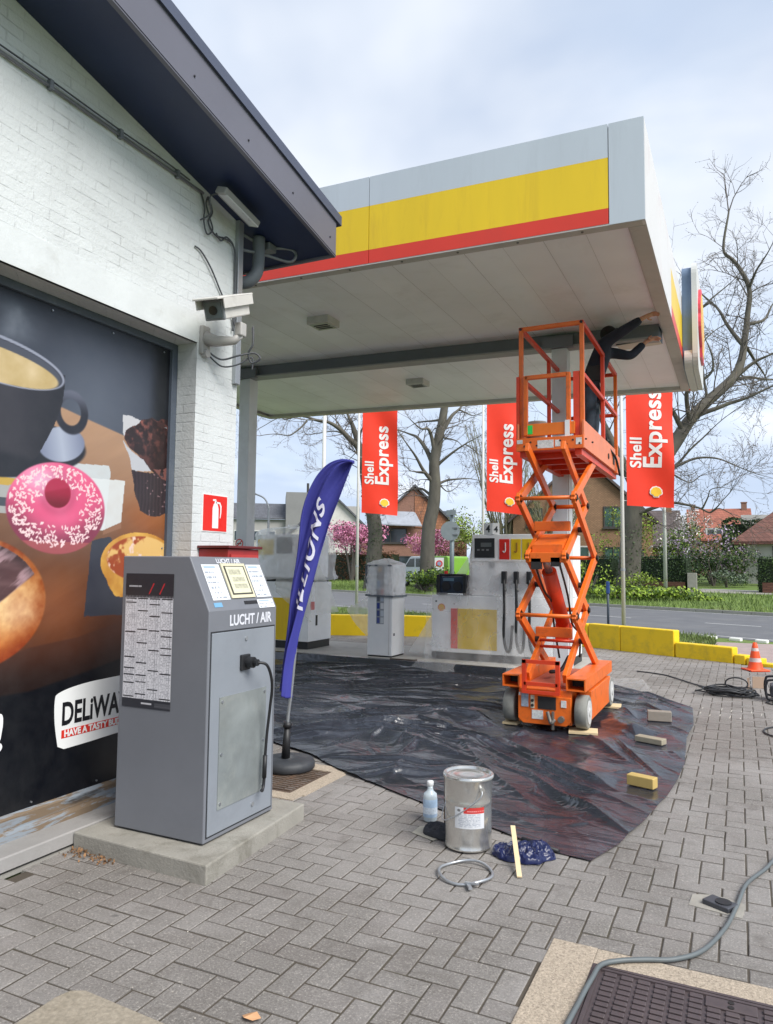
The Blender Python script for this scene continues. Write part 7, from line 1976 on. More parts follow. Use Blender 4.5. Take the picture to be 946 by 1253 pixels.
bare_tree('bare_tree', 'slender bare tree with a leaning forked trunk in front of the lime green van',
  C([(-16.28, 39.0, .19), (-16.1, 39.03, .91), (-16.02, 38.95, 2.45), (-15.92, 38.89, 3.81), (-15.66, 38.91, 5.01), (-15.56, 38.87, 6.21), (-15.57, 38.77, 7.41), (-15.36, 38.78, 8.6), (-15.14, 38.8, 9.63), (-15.01, 38.8, 10.4), (-14.6, 38.8, 13)]), .46, [
  (C([(-15.6, 38.82, 5.4), (-16.38, 38.94, 5.99), (-17.24, 38.98, 5.89), (-17.89, 39.14, 5.62)]), .11), (C([(-15.6, 38.76, 6.3), (-15.97, 38.17, 6.92), (-16.18, 37.57, 7.62), (-16.39, 36.99, 8.14), (-16.8, 36.4, 9)]), .15),
  (C([(-15.8, 38.5, 6.6), (-15.93, 38.08, 6.85), (-16.42, 37.51, 6.86), (-16.65, 37.15, 7.15)]), .08), (C([(-15.56, 38.75, 7.2), (-16.1, 38.9, 8.23), (-16.71, 38.99, 8.98), (-17.33, 39.11, 9.27), (-18.2, 39.2, 9.6)]), .18),
  (C([(-15.4, 38.87, 7.3), (-14.53, 38.89, 7.97), (-13.73, 38.9, 8.44), (-12.94, 38.91, 8.81)]), .11), (C([(-15.45, 38.97, 6.2), (-15.04, 39.54, 6.52), (-14.31, 40.32, 6.62), (-13.74, 41.04, 6.59)]), .10),
  (C([(-13.76, 38.9, 8.41), (-13.32, 39.01, 8.09), (-13.0, 38.97, 7.81)]), .05), (C([(-15.4, 39.02, 6.3), (-15.02, 39.49, 5.82), (-14.65, 39.98, 6.12)]), .06), (C([(-15.5, 38.69, 8.0), (-15.62, 38.16, 9.21), (-15.92, 37.57, 9.21), (-16.35, 36.88, 9.71)]), .14),
  (C([(-15.1, 38.67, 9.9), (-15.79, 38.8, 9.85), (-16.61, 38.75, 9.82), (-17.21, 38.81, 9.61)]), .09), (C([(-15.2, 38.84, 9.2), (-14.77, 39.27, 10.12), (-14.4, 39.74, 10.62), (-14.17, 40.13, 11.21)]), .16), (C([(-14.37, 39.65, 10.56), (-13.77, 40.29, 10.33), (-13.2, 40.6, 10.6)]), .06),
  (C([(-15.2, 38.96, 8.9), (-14.29, 38.95, 8.65), (-13.96, 38.8, 8.35)]), .06), (C([(-14.9, 38.8, 11), (-15.6, 38.5, 12.6), (-16.4, 38.3, 14)]), .14)], 5, per=1.3, tl=1.7, lev=2, group=G3, ivy=(.16, 120), tr_top=.42)
bare_tree('bare_tree', 'bare tree with an ivy covered trunk under the flag beside the feather flag',
  C([(-20.25, 40.5, -.1), (-20.16, 40.36, 1.65), (-20.03, 40.27, 3.64), (-20.3, 39.98, 5.63), (-20.49, 39.73, 7.4)]), .50, [
  (C([(-20.5, 39.77, 7.0), (-20.73, 39.54, 8.53), (-21.0, 39.33, 9.63), (-21.2, 39.18, 10.26), (-21.4, 39.05, 10.73), (-21.9, 38.9, 12.4)]), .30), (C([(-20.55, 39.7, 7.6), (-20.8, 39.5, 8.61), (-21.17, 38.83, 9.24), (-21.53, 38.17, 9.75), (-21.89, 37.54, 10.05), (-22.24, 36.92, 10.08), (-22.65, 36.29, 9.96)]), .26),
  (C([(-22.61, 36.31, 9.92), (-22.84, 35.91, 9.41), (-23.22, 35.42, 8.99), (-23.86, 34.78, 9.02), (-24.42, 34.19, 8.85)]), .07), (C([(-21.4, 38.6, 9.5), (-21.78, 38.94, 9.86), (-22.18, 39.15, 10.41), (-22.73, 39.29, 10.88)]), .12),
  (C([(-22.0, 37.36, 10.05), (-22.68, 37.36, 10.2), (-23.59, 37.35, 10.5), (-24.73, 37.26, 10.37), (-25.24, 37.45, 10.57), (-26.64, 37.27, 9.95)]), .11), (C([(-21.3, 38.7, 9.4), (-22.07, 38.81, 9.7), (-22.99, 38.81, 9.72), (-24.0, 38.79, 9.58), (-24.49, 38.96, 9.97)]), .06),
  (C([(-20.8, 39.5, 9.0), (-20.45, 39.13, 9.8), (-19.8, 39, 10.4)]), .10), (C([(-20.8, 39.6, 8.6), (-21.2, 38.92, 7.91), (-21.6, 38.6, 7.5)]), .04), (C([(-20.4, 39.8, 7.1), (-19.6, 39.9, 8.6), (-19.0, 40, 10.2), (-18.8, 40, 12)]), .22)], 8, per=1.3, tl=1.7, lev=2, group=G3, ivy=(.85, 900), tr_top=.75)
# multi-stem leafless willow and others behind the round sign
def willow(name, label, base, h, spread, seed, nst, greenish):
    rn = random.Random(seed); t = thing(name, label, 'tree', base)
    mb = MB(); tb = MB(); lf_ = MB(); b0 = V(base)
    mb.tube([b0 - V((0, 0, .2)), b0 + V((0, 0, .9))], [.28, .22], 10)
    for k in range(nst):
        a = rn.uniform(0, 2 * PI); d = V((math.cos(a) * spread * rn.uniform(.2, 1), math.sin(a) * spread * rn.uniform(.2, 1), 1)).normalized()
        L = h * rn.uniform(.7, 1); pts = [b0 + V((0, 0, .6))]
        for j in range(7): d = (d + V((rn.gauss(0, .05), rn.gauss(0, .05), .05))).normalized(); pts.append(pts[-1] + d * L / 7)
        mb.tube(pts, [.075 * (1 - .8 * j / 7) for j in range(8)], 5, caps=False)
        for j in range(2, 8):
            for _ in range(4):
                s = side_dir(d, rn); q = pts[j].lerp(pts[j - 1], rn.random()); e = q + (d * .9 + s * .35).normalized() * rn.uniform(.5, 1.4)
                tb.tube([q, q.lerp(e, .5) + s * .05, e], [.014, .010, .006], 3, caps=False)
                if greenish:
                    for _ in range(3): lf_.leaf(q.lerp(e, rn.random()) + V((rn.gauss(0, .06), rn.gauss(0, .06), rn.gauss(0, .06))), .09)
    mb.build('trunk', mat('willow_bark', (122, 116, 96), .9, var=.15), t, fix=False); c_ = tb.build('crown', mat('willow_twig', (134, 128, 98), .9, var=.15), t, fix=False)
    if lf_.v: lf_.build('buds', mat('willow_leaf', (118, 128, 70), .8, var=.2, island=.3), c_, fix=False)
def gz(x, y): return ground_z(x, y)
willow('willow_tree', 'tall leafless many stemmed tree behind the grey round road sign', (-14.6, 50.0, gz(-14.6, 50)), 11.8, .42, 4, 30, True)
willow('willow_tree', 'shorter olive twiggy tree beneath the middle red flag', (-11.6, 49.5, gz(-11.6, 49.5)), 7.0, .6, 14, 26, True)
# ---------------------------------------------------------------- bushes, hedges
def bush(name, label, c, r, n, size, cols, cat='bush', group=None, inner=(48, 62, 36), seed=1, flat=0.0, trunk=None):
    rn = random.Random(seed); t = thing(name, label, cat, c, group)
    c = V(c); r = V(r)
    lob = [(V((rn.gauss(0, .42) * r.x, rn.gauss(0, .42) * r.y, (rn.uniform(-.5, .62)) * r.z)), rn.uniform(.35, .6)) for _ in range(12)]
    core = MB(); core.smooth = True
    def pt():
        l, s = rn.choice(lob); d = V((rn.gauss(0, 1), rn.gauss(0, 1), rn.gauss(0, 1))).normalized()
        k = s * (rn.random() ** .35)
        return V((l.x + d.x * r.x * k, l.y + d.y * r.y * k, l.z + d.z * r.z * k)), d
    mbs = [MB() for _ in cols]
    for _ in range(n):
        p, d = pt(); q = c + V((0, 0, r.z)) + p
        if q.z < c.z + .02 - flat: q.z = c.z + rn.uniform(.02, .3)
        mbs[rn.choices(range(len(cols)), [w_ for _, w_ in cols])[0]].leaf(q, size, d)
    st = MB()
    for k in range(5 if trunk is None else trunk[1]):
        a = rn.uniform(0, 2 * PI); e = c + V((math.cos(a) * r.x * .5, math.sin(a) * r.y * .5, r.z * rn.uniform(.9, 1.5)))
        z0 = c - V((0, 0, trunk[0] if trunk else .1))
        st.tube([z0, z0.lerp(e, .5) + V((0, 0, .1 * r.z)), e], [.05 if trunk is None else trunk[2], .03 if trunk is None else trunk[2] * .6, .012], 6, caps=False)
    st.build('stem' if trunk is None else 'trunk', twig, t, fix=False)
    first = None
    for (mm, _), mb in zip(cols, mbs):
        if mb.v:
            o = mb.build('foliage' if first is None else 'blossom', mm, t, fix=False); first = first or o
    return t
def leafm(name, col, var=.25): return mat(name, col, .6, var=var, vscale=1.5, island=.35, spec=.3)
g_dark = leafm('leaf_dark', (48, 66, 42)); g_mid = leafm('leaf_mid', (74, 96, 50)); g_lime = leafm('leaf_lime', (134, 158, 58)); g_olive = leafm('leaf_olive', (104, 112, 62)); pink = leafm('blossom_pink', (204, 136, 166)); pinkd = leafm('blossom_rose', (168, 92, 126)); lilac_ = leafm('blossom_lilac', (168, 150, 172)); whiteb = leafm('blossom_white', (214, 208, 206)); brown = leafm('leaf_brown', (96, 66, 46)); g_grey = leafm('leaf_grey', (104, 118, 98))
# ivy mound round the big tree
def mound(u, v, r=2.5): pass
bush('ivy_mound', 'bright yellow green ivy mound around the foot of the biggest tree', (-4.6, 35.5, gz(-4.6, 35.5) - .1), (3.0, 1.4, .40), 4400, .15, [(g_lime, .6), (g_mid, .3), (g_olive, .1)], 'shrub', seed=2)
bush('ivy_mound', 'upright yellow green shoots beside the trunk of the biggest tree', (-4.0, 35.6, gz(-4, 35.6) + .25), (1.2, .6, .5), 500, .13, [(g_lime, .7), (g_olive, .3)], 'shrub', seed=3)
bush('ivy_mound', 'thin yellow green shoots left of the big trunk by the white flagpole', (-6.3, 35.4, gz(-6, 35.6) + .3), (.8, .6, .75), 240, .13, [(g_lime, .8), (g_olive, .2)], 'shrub', seed=33)
bush('shrub', 'leafy green shrub at the foot of the slender tree by the van', (-15.9, 38.2, gz(-16, 38)), (1.9, 1.1, .75), 1800, .14, [(g_mid, .6), (g_lime, .25), (g_dark, .15)], 'shrub', seed=4)
def hedge(name, label, a, b_, h, w_, cols, seed, n, lsize=.10, wob=.1, group=None):
    rn = random.Random(seed); a = V((a[0], a[1], gz(*a))); b_ = V((b_[0], b_[1], gz(*b_))); t = thing(name, label, 'hedge', a, group)
    d = b_ - a; L = d.length; d.normalize(); nn = V((-d.y, d.x, 0))
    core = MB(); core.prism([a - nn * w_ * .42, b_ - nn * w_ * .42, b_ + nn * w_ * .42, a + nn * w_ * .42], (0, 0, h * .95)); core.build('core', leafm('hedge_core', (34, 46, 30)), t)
    mbs = [MB() for _ in cols]
    for _ in range(n):
        s = rn.uniform(0, L); f = rn.random(); hh = h * (1 + wob * mnoise.noise(V((s * .7, seed, 0))))
        if f < .62: p = a + d * s - nn * (w_ * .47 + rn.gauss(0, .03)) + V((0, 0, rn.uniform(0, hh))); nr = -nn
        elif f < .88: p = a + d * s + nn * rn.uniform(-w_ / 2, w_ / 2) + V((0, 0, hh + rn.gauss(0, .04))); nr = V((0, 0, 1))
        else: p = (a if rn.random() < .5 else b_) + nn * rn.uniform(-w_ / 2, w_ / 2) + d * rn.gauss(0, .03) + V((0, 0, rn.uniform(0, hh))); nr = d
        mbs[rn.choices(range(len(cols)), [w2_ for _, w2_ in cols])[0]].leaf(p, lsize, nr)
    for (mm, _), mb in zip(cols, mbs):
        if mb.v: mb.build('foliage', mm, t, fix=False)
hedge('hedge', 'dark clipped hedge before the brick gable house, left of the big trunk', (-12.6, 44.5), (-6.2, 42.3), 1.75, .9, [(g_dark, .85), (g_mid, .15)], 21, 3800)
hedge('hedge', 'dark clipped hedge on a low brick wall between the big trunk and the driveway', (-5.6, 41.7), (-2.35, 40.9), 1.75, .9, [(g_dark, .75), (g_mid, .25)], 22, 2600)
hedge('hedge', 'green clipped hedge in front of the brown tiled house', (.95, 40.6), (7.5, 38.6), 1.7, .9, [(g_mid, .6), (g_dark, .4)], 23, 4200)
hedge('hedge', 'brown leaved hedge under the pink cherry beside the ivy trunk', (-33, 51.5), (-22.6, 48.8), 2.1, 1.0, [(brown, .7), (leafm('leaf_russet', (116, 78, 56)), .3)], 24, 3200, .13)
hedge('hedge', 'long reddish brown hedge before the orange gabled house', (-22.0, 48.5), (-14.5, 46.8), 1.3, .8, [(brown, .6), (g_olive, .4)], 25, 2000, .12)
lowb = tile_mat('low_wall_brick', (120, 82, 66), (.25, .08))
for (a, b_, l) in (((-5.4, 41.15), (-2.5, 40.35), 'low brick garden wall beneath the hedge by the driveway'), ((1.0, 40.0), (7.5, 38.0), 'low brick garden wall beneath the hedge of the brown tiled house')):
    a3 = V((a[0], a[1], gz(*a) - .05)); b3 = V((b_[0], b_[1], gz(*b_) - .05)); d = (b3 - a3).normalized(); n_ = V((-d.y, d.x, 0)) * .2
    mb = MB(); mb.prism([a3, b3, b3 + n_, a3 + n_], (0, 0, .55)); tag(mb.build('garden_wall', lowb, origin=a3), l, 'wall', 'low garden walls')
mb = MB(); x, y = -2.15, 40.5; mb.bx(x - .22, x + .22, y - .22, y + .22, gz(x, y) - .1, gz(x, y) + .95, bev=.01); gpi = mb.build('gate_pillar', mat('pillar_stone', (150, 148, 140), .85, var=.1), origin=(x, y, gz(x, y))); tag(gpi, 'pale stone gate pillar at the mouth of the driveway', 'pillar')
bush('cherry_tree', 'pink blossoming cherry tree above the brown hedge, left of the ivy trunk', (-26.4, 49.2, gz(-26, 49) + 1.6), (2.5, 1.9, 1.55), 4200, .17, [(pink, .62), (pinkd, .3), (brown, .08)], 'tree', 'pink cherry trees', seed=6, flat=2, trunk=(1.7, 6, .14))
bush('cherry_tree', 'smaller pink cherry tree before the orange gable beside the slender trunk', (-21.2, 52.5, gz(-21, 52) + 1.5), (1.9, 1.5, 1.25), 2600, .16, [(pink, .6), (pinkd, .34), (brown, .06)], 'tree', 'pink cherry trees', seed=7, flat=2, trunk=(1.6, 5, .12))
bush('bush', 'large round bush with pale lilac blossom beside the driveway', (-1.5, 47.0, gz(-1, 47)), (2.5, 1.9, 1.75), 4200, .15, [(g_mid, .45), (lilac_, .35), (g_olive, .2)], seed=8)
bush('bush', 'white flowering bush with upright plumes behind the driveway hedge', (-3.2, 48.0, gz(-3, 48) + .4), (1.6, 1.3, 1.75), 2200, .15, [(g_lime, .35), (whiteb, .25), (g_mid, .4)], seed=9)
bush('bush', 'tall thin white blossoming shrub between the slate roof and the red house', (-2.7, 49.5, gz(-2, 49) + 2.2), (.9, .8, 1.3), 620, .14, [(whiteb, .75), (g_olive, .25)], seed=10)
bush('bush', 'dark green round bush on the driveway edge', (-1.3, 45.3, gz(-1, 45)), (1.35, 1.1, 1.15), 2000, .13, [(g_dark, .6), (g_mid, .4)], seed=11)
bush('bush', 'pale grey green low bush at the corner of the driveway', (-.6, 44.0, gz(-1, 44)), (.9, .7, .55), 900, .12, [(g_grey, .8), (g_mid, .2)], seed=12)
bush('bush', 'small round green bush by the white house wall', (.95, 49.0, gz(1, 48)), (.95, .8, .75), 1100, .12, [(g_mid, .7), (g_lime, .3)], seed=13)
bush('bush', 'smallest dark bush by the white house wall and drive', (1.15, 46.3, gz(1, 46)), (.6, .5, .5), 600, .11, [(g_dark, .5), (g_mid, .5)], seed=15)
hedge('hedge', 'tall dark evergreen hedge at the end of the driveway', (-.9, 58.0), (3.2, 56.8), 4.2, 1.4, [(g_dark, .7), (g_mid, .3)], 26, 2600, .2)
bush('green_tree', 'olive spring tree behind the big trunk before the slate roofed house', (-6.0, 49.0, gz(-6, 49) + 1.2), (1.6, 1.4, 1.9), 1500, .15, [(g_lime, .5), (g_olive, .5)], 'tree', seed=17, flat=2, trunk=(1.3, 5, .12))
bush('copper_shrub', 'copper brown shrub beside the round parking sign', (-17.6, 47.5, gz(-17, 47)), (1.1, 1.0, 1.55), 1200, .14, [(brown, .8), (leafm('leaf_russet', (116, 78, 56)), .2)], 'shrub', seed=18)
bush('green_tree', 'spring green tree beyond the slender trunk and round sign', (-21.5, 62, gz(-21, 62) + 1.6), (2.6, 2.2, 2.2), 2000, .2, [(g_lime, .5), (g_olive, .5)], 'tree', seed=19, flat=3, trunk=(1.8, 5, .14))
# grass of the verges
rn = random.Random(12)
def grass(name, label, area, n, h, cols):
    mb = MB()
    for _ in range(n):
        x, y = area(rn); z = gz(x, y); hh = h * rn.uniform(.5, 1.3); a = rn.uniform(0, PI); w_ = .012 + hh * .05
        dx, dy = math.cos(a) * w_, math.sin(a) * w_; lx, ly = rn.gauss(0, hh * .35), rn.gauss(0, hh * .35)
        mb.add([(x - dx, y - dy, z), (x + dx, y + dy, z), (x + lx, y + ly, z + hh)], [(0, 1, 2)])
    tag(mb.build(name, cols, fix=False), label, kind='stuff')
def near_strip(rn):
    x = rn.uniform(-13, -.5); y0 = bar_y(x) + .3; p = (17.25 - x * .39) / .921; return x, y0 + rn.random() ** .8 * max(.2, p - y0)
grass('near_grass', 'rough grass behind the yellow barrier blocks', near_strip, 15000, .13, mat('grass_blade', (98, 116, 60), .8, var=.35, vscale=.8, island=.35))
def far_strip(rn):
    s = 27.2 + 8.8 * rn.random() ** 1.2; t = rn.uniform(-9, 48); p = RN * s + RU * t; return p.x, p.y
grass('far_grass', 'grass verge on the far side of the road', far_strip, 26000, .17, mat('grass_blade_light', (110, 130, 66), .8, var=.35, vscale=.6, island=.35))

# ---------------------------------------------------------------- houses
win_fr = mat('window_frame_white', (200, 200, 196), .6, var=.04); win_dk = mat('window_frame_dark', (60, 58, 56), .6); gls = glass_mat('window_glass', (44, 54, 60)); glg = glass_mat('window_glass_green', (58, 84, 74))
def house(name, label, org, rot, w_, d_, he, hr, wallm, roofm, wins=(), door=None, chim=None, over=.35, gable_front=True, cat='house', doorm=None, skyl=()):
    """local frame: x along the front, y into the depth; front face at y=0, centred on x=0"""
    M = Matrix.Translation(V(org)) @ Matrix.Rotation(rot, 4, 'Z')
    t = thing(name, label, cat, org)
    def T(l): return [M @ V(p) for p in l]
    h = w_ / 2
    mb = MB(); zb = -.5
    if gable_front == 'hip':
        mb.prism(T([(-h, 0, zb), (h, 0, zb), (h, 0, he), (-h, 0, he)]), M.to_3x3() @ V((0, d_, 0)))
        rb_ = MB(); e = [(-h - over, -over, he - .3), (h + over, -over, he - .3), (h + over, d_ + over, he - .3), (-h - over, d_ + over, he - .3)]; rv = T(e + [(x, y, he - .12) for x, y, z in e] + [(0, d_ * .42, hr), (0, d_ * .58, hr)])
        rb_.add(rv, [(3, 2, 1, 0), (0, 1, 5, 4), (1, 2, 6, 5), (2, 3, 7, 6), (3, 0, 4, 7), (4, 5, 8), (5, 6, 9, 8), (6, 7, 9), (7, 4, 8, 9)])
    elif gable_front:
        mb.prism(T([(-h, 0, zb), (h, 0, zb), (h, 0, he), (0, 0, hr), (-h, 0, he)]), M.to_3x3() @ V((0, d_, 0)))
        k = (hr - he) / h
        rb_ = MB()
        for s in (-1, 1): rb_.prism(T([(0, -over, hr + .04), (s * (h + over), -over, he - over * k + .04), (s * (h + over), -over, he - over * k + .24), (0, -over, hr + .26)]), M.to_3x3() @ V((0, d_ + 2 * over, 0)))
    else:
        q = d_ / 2
        mb.prism(T([(-h, 0, zb), (-h, d_, zb), (-h, d_, he), (-h, q, hr), (-h, 0, he)]), M.to_3x3() @ V((w_, 0, 0)))
        k = (hr - he) / q
        rb_ = MB()
        rb_.prism(T([(-h - over, q, hr + .04), (-h - over, -over, he - over * k + .04), (-h - over, -over, he - over * k + .22), (-h - over, q, hr + .24)]), M.to_3x3() @ V((w_ + 2 * over, 0, 0)))
        rb_.prism(T([(-h - over, q, hr + .04), (-h - over, d_ + over, he - over * k + .04), (-h - over, d_ + over, he - over * k + .22), (-h - over, q, hr + .24)]), M.to_3x3() @ V((w_ + 2 * over, 0, 0)))
    mb.build('wall', wallm, t); rf_ = rb_.build('roof', roofm, t)
    for (x, z, ww, hh, fm, gm) in wins:
        f = MB(); pr = .07
        for (a0, a1, b0, b1) in ((x - ww / 2, x + ww / 2, z, z + .09), (x - ww / 2, x + ww / 2, z + hh - .09, z + hh), (x - ww / 2, x - ww / 2 + .09, z + .09, z + hh - .09), (x + ww / 2 - .09, x + ww / 2, z + .09, z + hh - .09), (x - .04, x + .04, z + .09, z + hh - .09)):
            f.prism(T([(a0, -pr, b0), (a1, -pr, b0), (a1, -pr, b1), (a0, -pr, b1)]), M.to_3x3() @ V((0, pr + .01, 0)))
        f.prism(T([(x - ww / 2 - .08, -.14, z - .09), (x + ww / 2 + .08, -.14, z - .09), (x + ww / 2 + .08, -.14, z - .005), (x - ww / 2 - .08, -.14, z - .005)]), M.to_3x3() @ V((0, .15, 0)))
        fo = f.build('window', fm, t)
        g_ = MB(); g_.prism(T([(x - ww / 2 + .08, -.03, z + .08), (x + ww / 2 - .08, -.03, z + .08), (x + ww / 2 - .08, -.03, z + hh - .08), (x - ww / 2 + .08, -.03, z + hh - .08)]), M.to_3x3() @ V((0, .028, 0))); g_.build('pane', gm, fo)
    if door:
        x, ww, hh = door; g_ = MB(); g_.prism(T([(x - ww / 2, -.05, 0), (x + ww / 2, -.05, 0), (x + ww / 2, -.05, hh), (x - ww / 2, -.05, hh)]), M.to_3x3() @ V((0, .06, 0))); g_.build('door', doorm or win_dk, t)
    if chim:
        for (x, y, z0, z1, sz) in chim:
            c_ = MB(); c = M @ V((x, y, (z0 + z1) / 2)); c_.box(c, (sz, sz, z1 - z0), rz=rot); c_.box(M @ V((x, y, z1 + .06)), (sz + .12, sz + .12, .12), rz=rot); c_.build('chimney', wallm if cat == 'house' else wallm, rf_)
    return t, M, rf_
brickh = tile_mat('house_brick_tan', (150, 118, 90), (.24, .08), .15); brick_r = tile_mat('house_brick_red', (156, 116, 100), (.24, .08), .15); brick_o = tile_mat('house_tile_orange', (160, 108, 80), (.3, .25), .2)
slate = tile_mat('roof_slate', (92, 94, 100), (.3, .22), .15); browntile = tile_mat('roof_brown_tile', (124, 86, 76), (.24, .3), .18); darktile = tile_mat('roof_dark', (88, 78, 76), (.3, .25), .2); redtile = tile_mat('roof_red', (158, 96, 78), (.3, .25), .2)
render_w = mat('house_render', (206, 204, 198), .8, var=.05, vscale=1, dirt=(170, 166, 156), damt=.4); render_g = mat('flat_render', (128, 128, 128), .8, var=.08, vscale=.5, dirt=(104, 104, 104), dscale=.6, damt=.4); render_g2 = mat('flat_render_light', (160, 158, 156), .8, var=.08, vscale=.5)
GZ = .72
th, M, rf_ = house('brick_house', 'tan brick gabled house behind the scissor lift and the big trunk', (-9.6, 51.0, GZ), math.radians(19), 9.3, 9, 4.1, 8.35, brickh, darktile,
      [(-3.2, 3.6, 1.1, 1.3, win_dk, glg), (-1.1, 3.5, 1.2, 1.6, win_fr, glg), (2.05, 3.55, 1.25, 1.45, win_dk, glg), (-3.2, .9, 1.1, 1.3, win_dk, glg), (-.3, .9, 1.6, 1.4, win_fr, glg), (2.05, .95, 1.25, 1.3, win_dk, glg)], (3.6, .95, 2.1), [(1.9, 4, 6.6, 9.1, .5)])
mb = MB(); mb.prism([M @ V(p) for p in ((-1.9, -.05, 0), (-.55, -.05, 0), (-.55, -.05, 6.9), (-1.9, -.05, 6.0))], M.to_3x3() @ V((0, .06, 0))); mb.build('render_panel', render_g2, th)
house('slate_house', 'low dark roofed house just right of the big trunk', (-6.4, 60.0, GZ), math.radians(12), 5.2, 7, 2.6, 5.3, brickh, darktile, [(-1, 1, 1.2, 1.2, win_fr, gls), (1.5, 1, 1.2, 1.2, win_fr, gls)], (2.2, .9, 2.0), [(2.1, 3.5, 5.0, 6.2, .4)], gable_front=False)
th, M, rf_ = house('tiled_house', 'white walled house with a brown tiled hipped roof at the right picture edge', (5.0, 47.5, GZ), math.radians(-14), 9.6, 9, 2.6, 7.4, render_w, browntile, [(-2.5, 1.0, 1.6, 1.2, win_dk, gls), (1.5, 1.0, 1.6, 1.2, win_dk, gls)], (0, .95, 2.0), [(2, 4.5, 7, 8.6, .5)], over=.6, gable_front='hip')
house('slate_house', 'taller dark slate roofed house behind the brown tiled one', (5.4, 66, GZ), math.radians(-6), 8.5, 9, 3.4, 6.9, brick_r, slate, [(-2, 3.4, 1.1, 1.2, win_fr, gls), (1, 3.4, 1.1, 1.2, win_fr, gls)], (2.8, .9, 2.0), None)
th, M, rf_ = house('red_house', 'far red tiled house with a white dormer beyond the driveway', (-1.9, 96, GZ), math.radians(4), 6.6, 8, 4.4, 8.0, brick_r, redtile, [(-2, 1, 1.3, 1.2, win_fr, gls), (1.5, 1, 1.3, 1.2, win_fr, gls)], (3.5, .9, 2.0), [(2.9, 4, 7.4, 8.9, .6), (-2.9, 4, 7.4, 8.7, .5)], gable_front=False)
mb = MB(); mb.prism([M @ V(p) for p in ((-1.6, .4, 4.6), (1.6, .4, 4.6), (1.6, .4, 5.7), (-1.6, .4, 5.7))], M.to_3x3() @ V((0, 2.4, 0))); dm = mb.build('dormer', win_fr, rf_)
mb = MB()
for x in (-1.0, 0, 1.0): mb.prism([M @ V(p) for p in ((x - .36, .36, 4.85), (x + .36, .36, 4.85), (x + .36, .36, 5.5), (x - .36, .36, 5.5))], M.to_3x3() @ V((0, .03, 0)))
mb.prism([M @ V(p) for p in ((1.8, .85, 5.25), (3.0, .85, 5.25), (3.0, 2.9, 7.05), (1.8, 2.9, 7.05))], M.to_3x3() @ V((0, -.06, .08))); mb.build('solar_panel', gls, rf_)
# flat roofed white garage end wall by the hedge
mb = MB(); mb.bx(.2, 4.6, 58.4, 64, GZ - .5, GZ + 4.7); ga = mb.build('white_annexe', render_w, origin=(2, 60, GZ)); tag(ga, 'white flat roofed annexe above the tall dark hedge', 'building')
# orange gabled house with slate wing
th, M, rf_ = house('gabled_house', 'orange brick gabled house with slate roof and balcony behind the slender tree', (-26.6, 61.5, GZ), math.radians(28), 9.6, 9, 3.4, 8.0, brick_r, slate,
      [(-2.2, 2.85, 3.0, 1.35, win_dk, gls), (-1.6, .5, 3.2, 1.2, win_dk, gls), (1.9, .6, 1.6, 1.2, win_fr, gls)], (3.6, .9, 2.0), None)
mb = MB(); mb.prism([M @ V(p) for p in ((.0, -.06, 4.3), (4.1, -.06, 4.0), (.35, -.06, 7.3), (.0, -.06, 7.55))], M.to_3x3() @ V((0, .07, 0))); mb.build('gable_cladding', brick_o, th)
mb = MB(); mb.prism([M @ V(p) for p in ((-3.4, -.9, 4.45), (.6, -.9, 4.35), (-.1, .2, 5.9), (-3.0, .2, 5.95))], M.to_3x3() @ V((0, 0, .1))); mb.build('awning', mat('awning_grey', (150, 156, 166), .4, var=.15, vscale=2), th)
mb = MB(); mb.prism([M @ V(p) for p in ((1.6, -.03, 3.1), (4.6, -.03, 3.1), (4.6, -.03, 3.6), (1.6, -.03, 3.6))], M.to_3x3() @ V((0, -.03, 0))); mb.build('white_band', render_w, th)
mb = MB(); mb.prism([M @ V(p) for p in ((2.3, 2.2, 4.2), (4.0, 2.2, 4.2), (4.0, 2.2, 6.0), (2.3, 2.2, 6.0))], M.to_3x3() @ V((0, 3, 0))); mb.build('dormer', mat('dormer_slate', (90, 100, 110), .6, var=.1), rf_)
house('slate_wing', 'grey slate roofed house wing above the pink cherry tree', (-33.6, 58.6, GZ), math.radians(28), 8.8, 8, 3.0, 7.2, render_w, slate, [(-2, .8, 1.4, 1.2, win_fr, gls), (1, 3.2, 1.6, 1.2, win_dk, gls)], (2.8, .9, 2.0), None, gable_front=True)
# grey flats far left
fl = thing('flats', 'grey flat roofed apartment block behind the film wrapped pump', 'building', (-52, 78, GZ))
Mf = Matrix.Translation((-52.5, 78, GZ)) @ Matrix.Rotation(math.radians(34), 4, 'Z')
def fbox(c, s, m, name, par=fl): mb = MB(); mb.box(Mf @ V(c), s, rz=math.radians(34)); return mb.build(name, m, par)
fbox((0, 0, 2.7), (20, 8, 7.0), render_g2, 'wall'); fbox((3.6, -1, 4.4), (5.5, 8, 10.2), render_g, 'tower'); fbox((8, .5, 4.0), (4, 7, 8.2), render_g2, 'wing')
for k in range(7):
    x = -8.5 + k * 1.9
    if x > 1: continue
    for z in (1.2, 4.2):
        f = fbox((x, -4.02, z), (1.2, .08, 1.3), win_fr, 'window'); fbox((x, -4.07, z), (1.0, .04, 1.1), gls, 'pane', f)
mb = MB(); mb.cyl(Mf @ V((3.6, -1, 10.3)), .16, 1.5, 10); mb.build('flue', win_dk, fl)
mb = MB(); mb.prism([Mf @ V(p) for p in ((-10.3, -4.4, 6.2), (1, -4.4, 6.2), (1, 0, 8.3), (-10.3, 0, 8.3))], (0, 0, .15)); mb.build('roof', slate, fl)
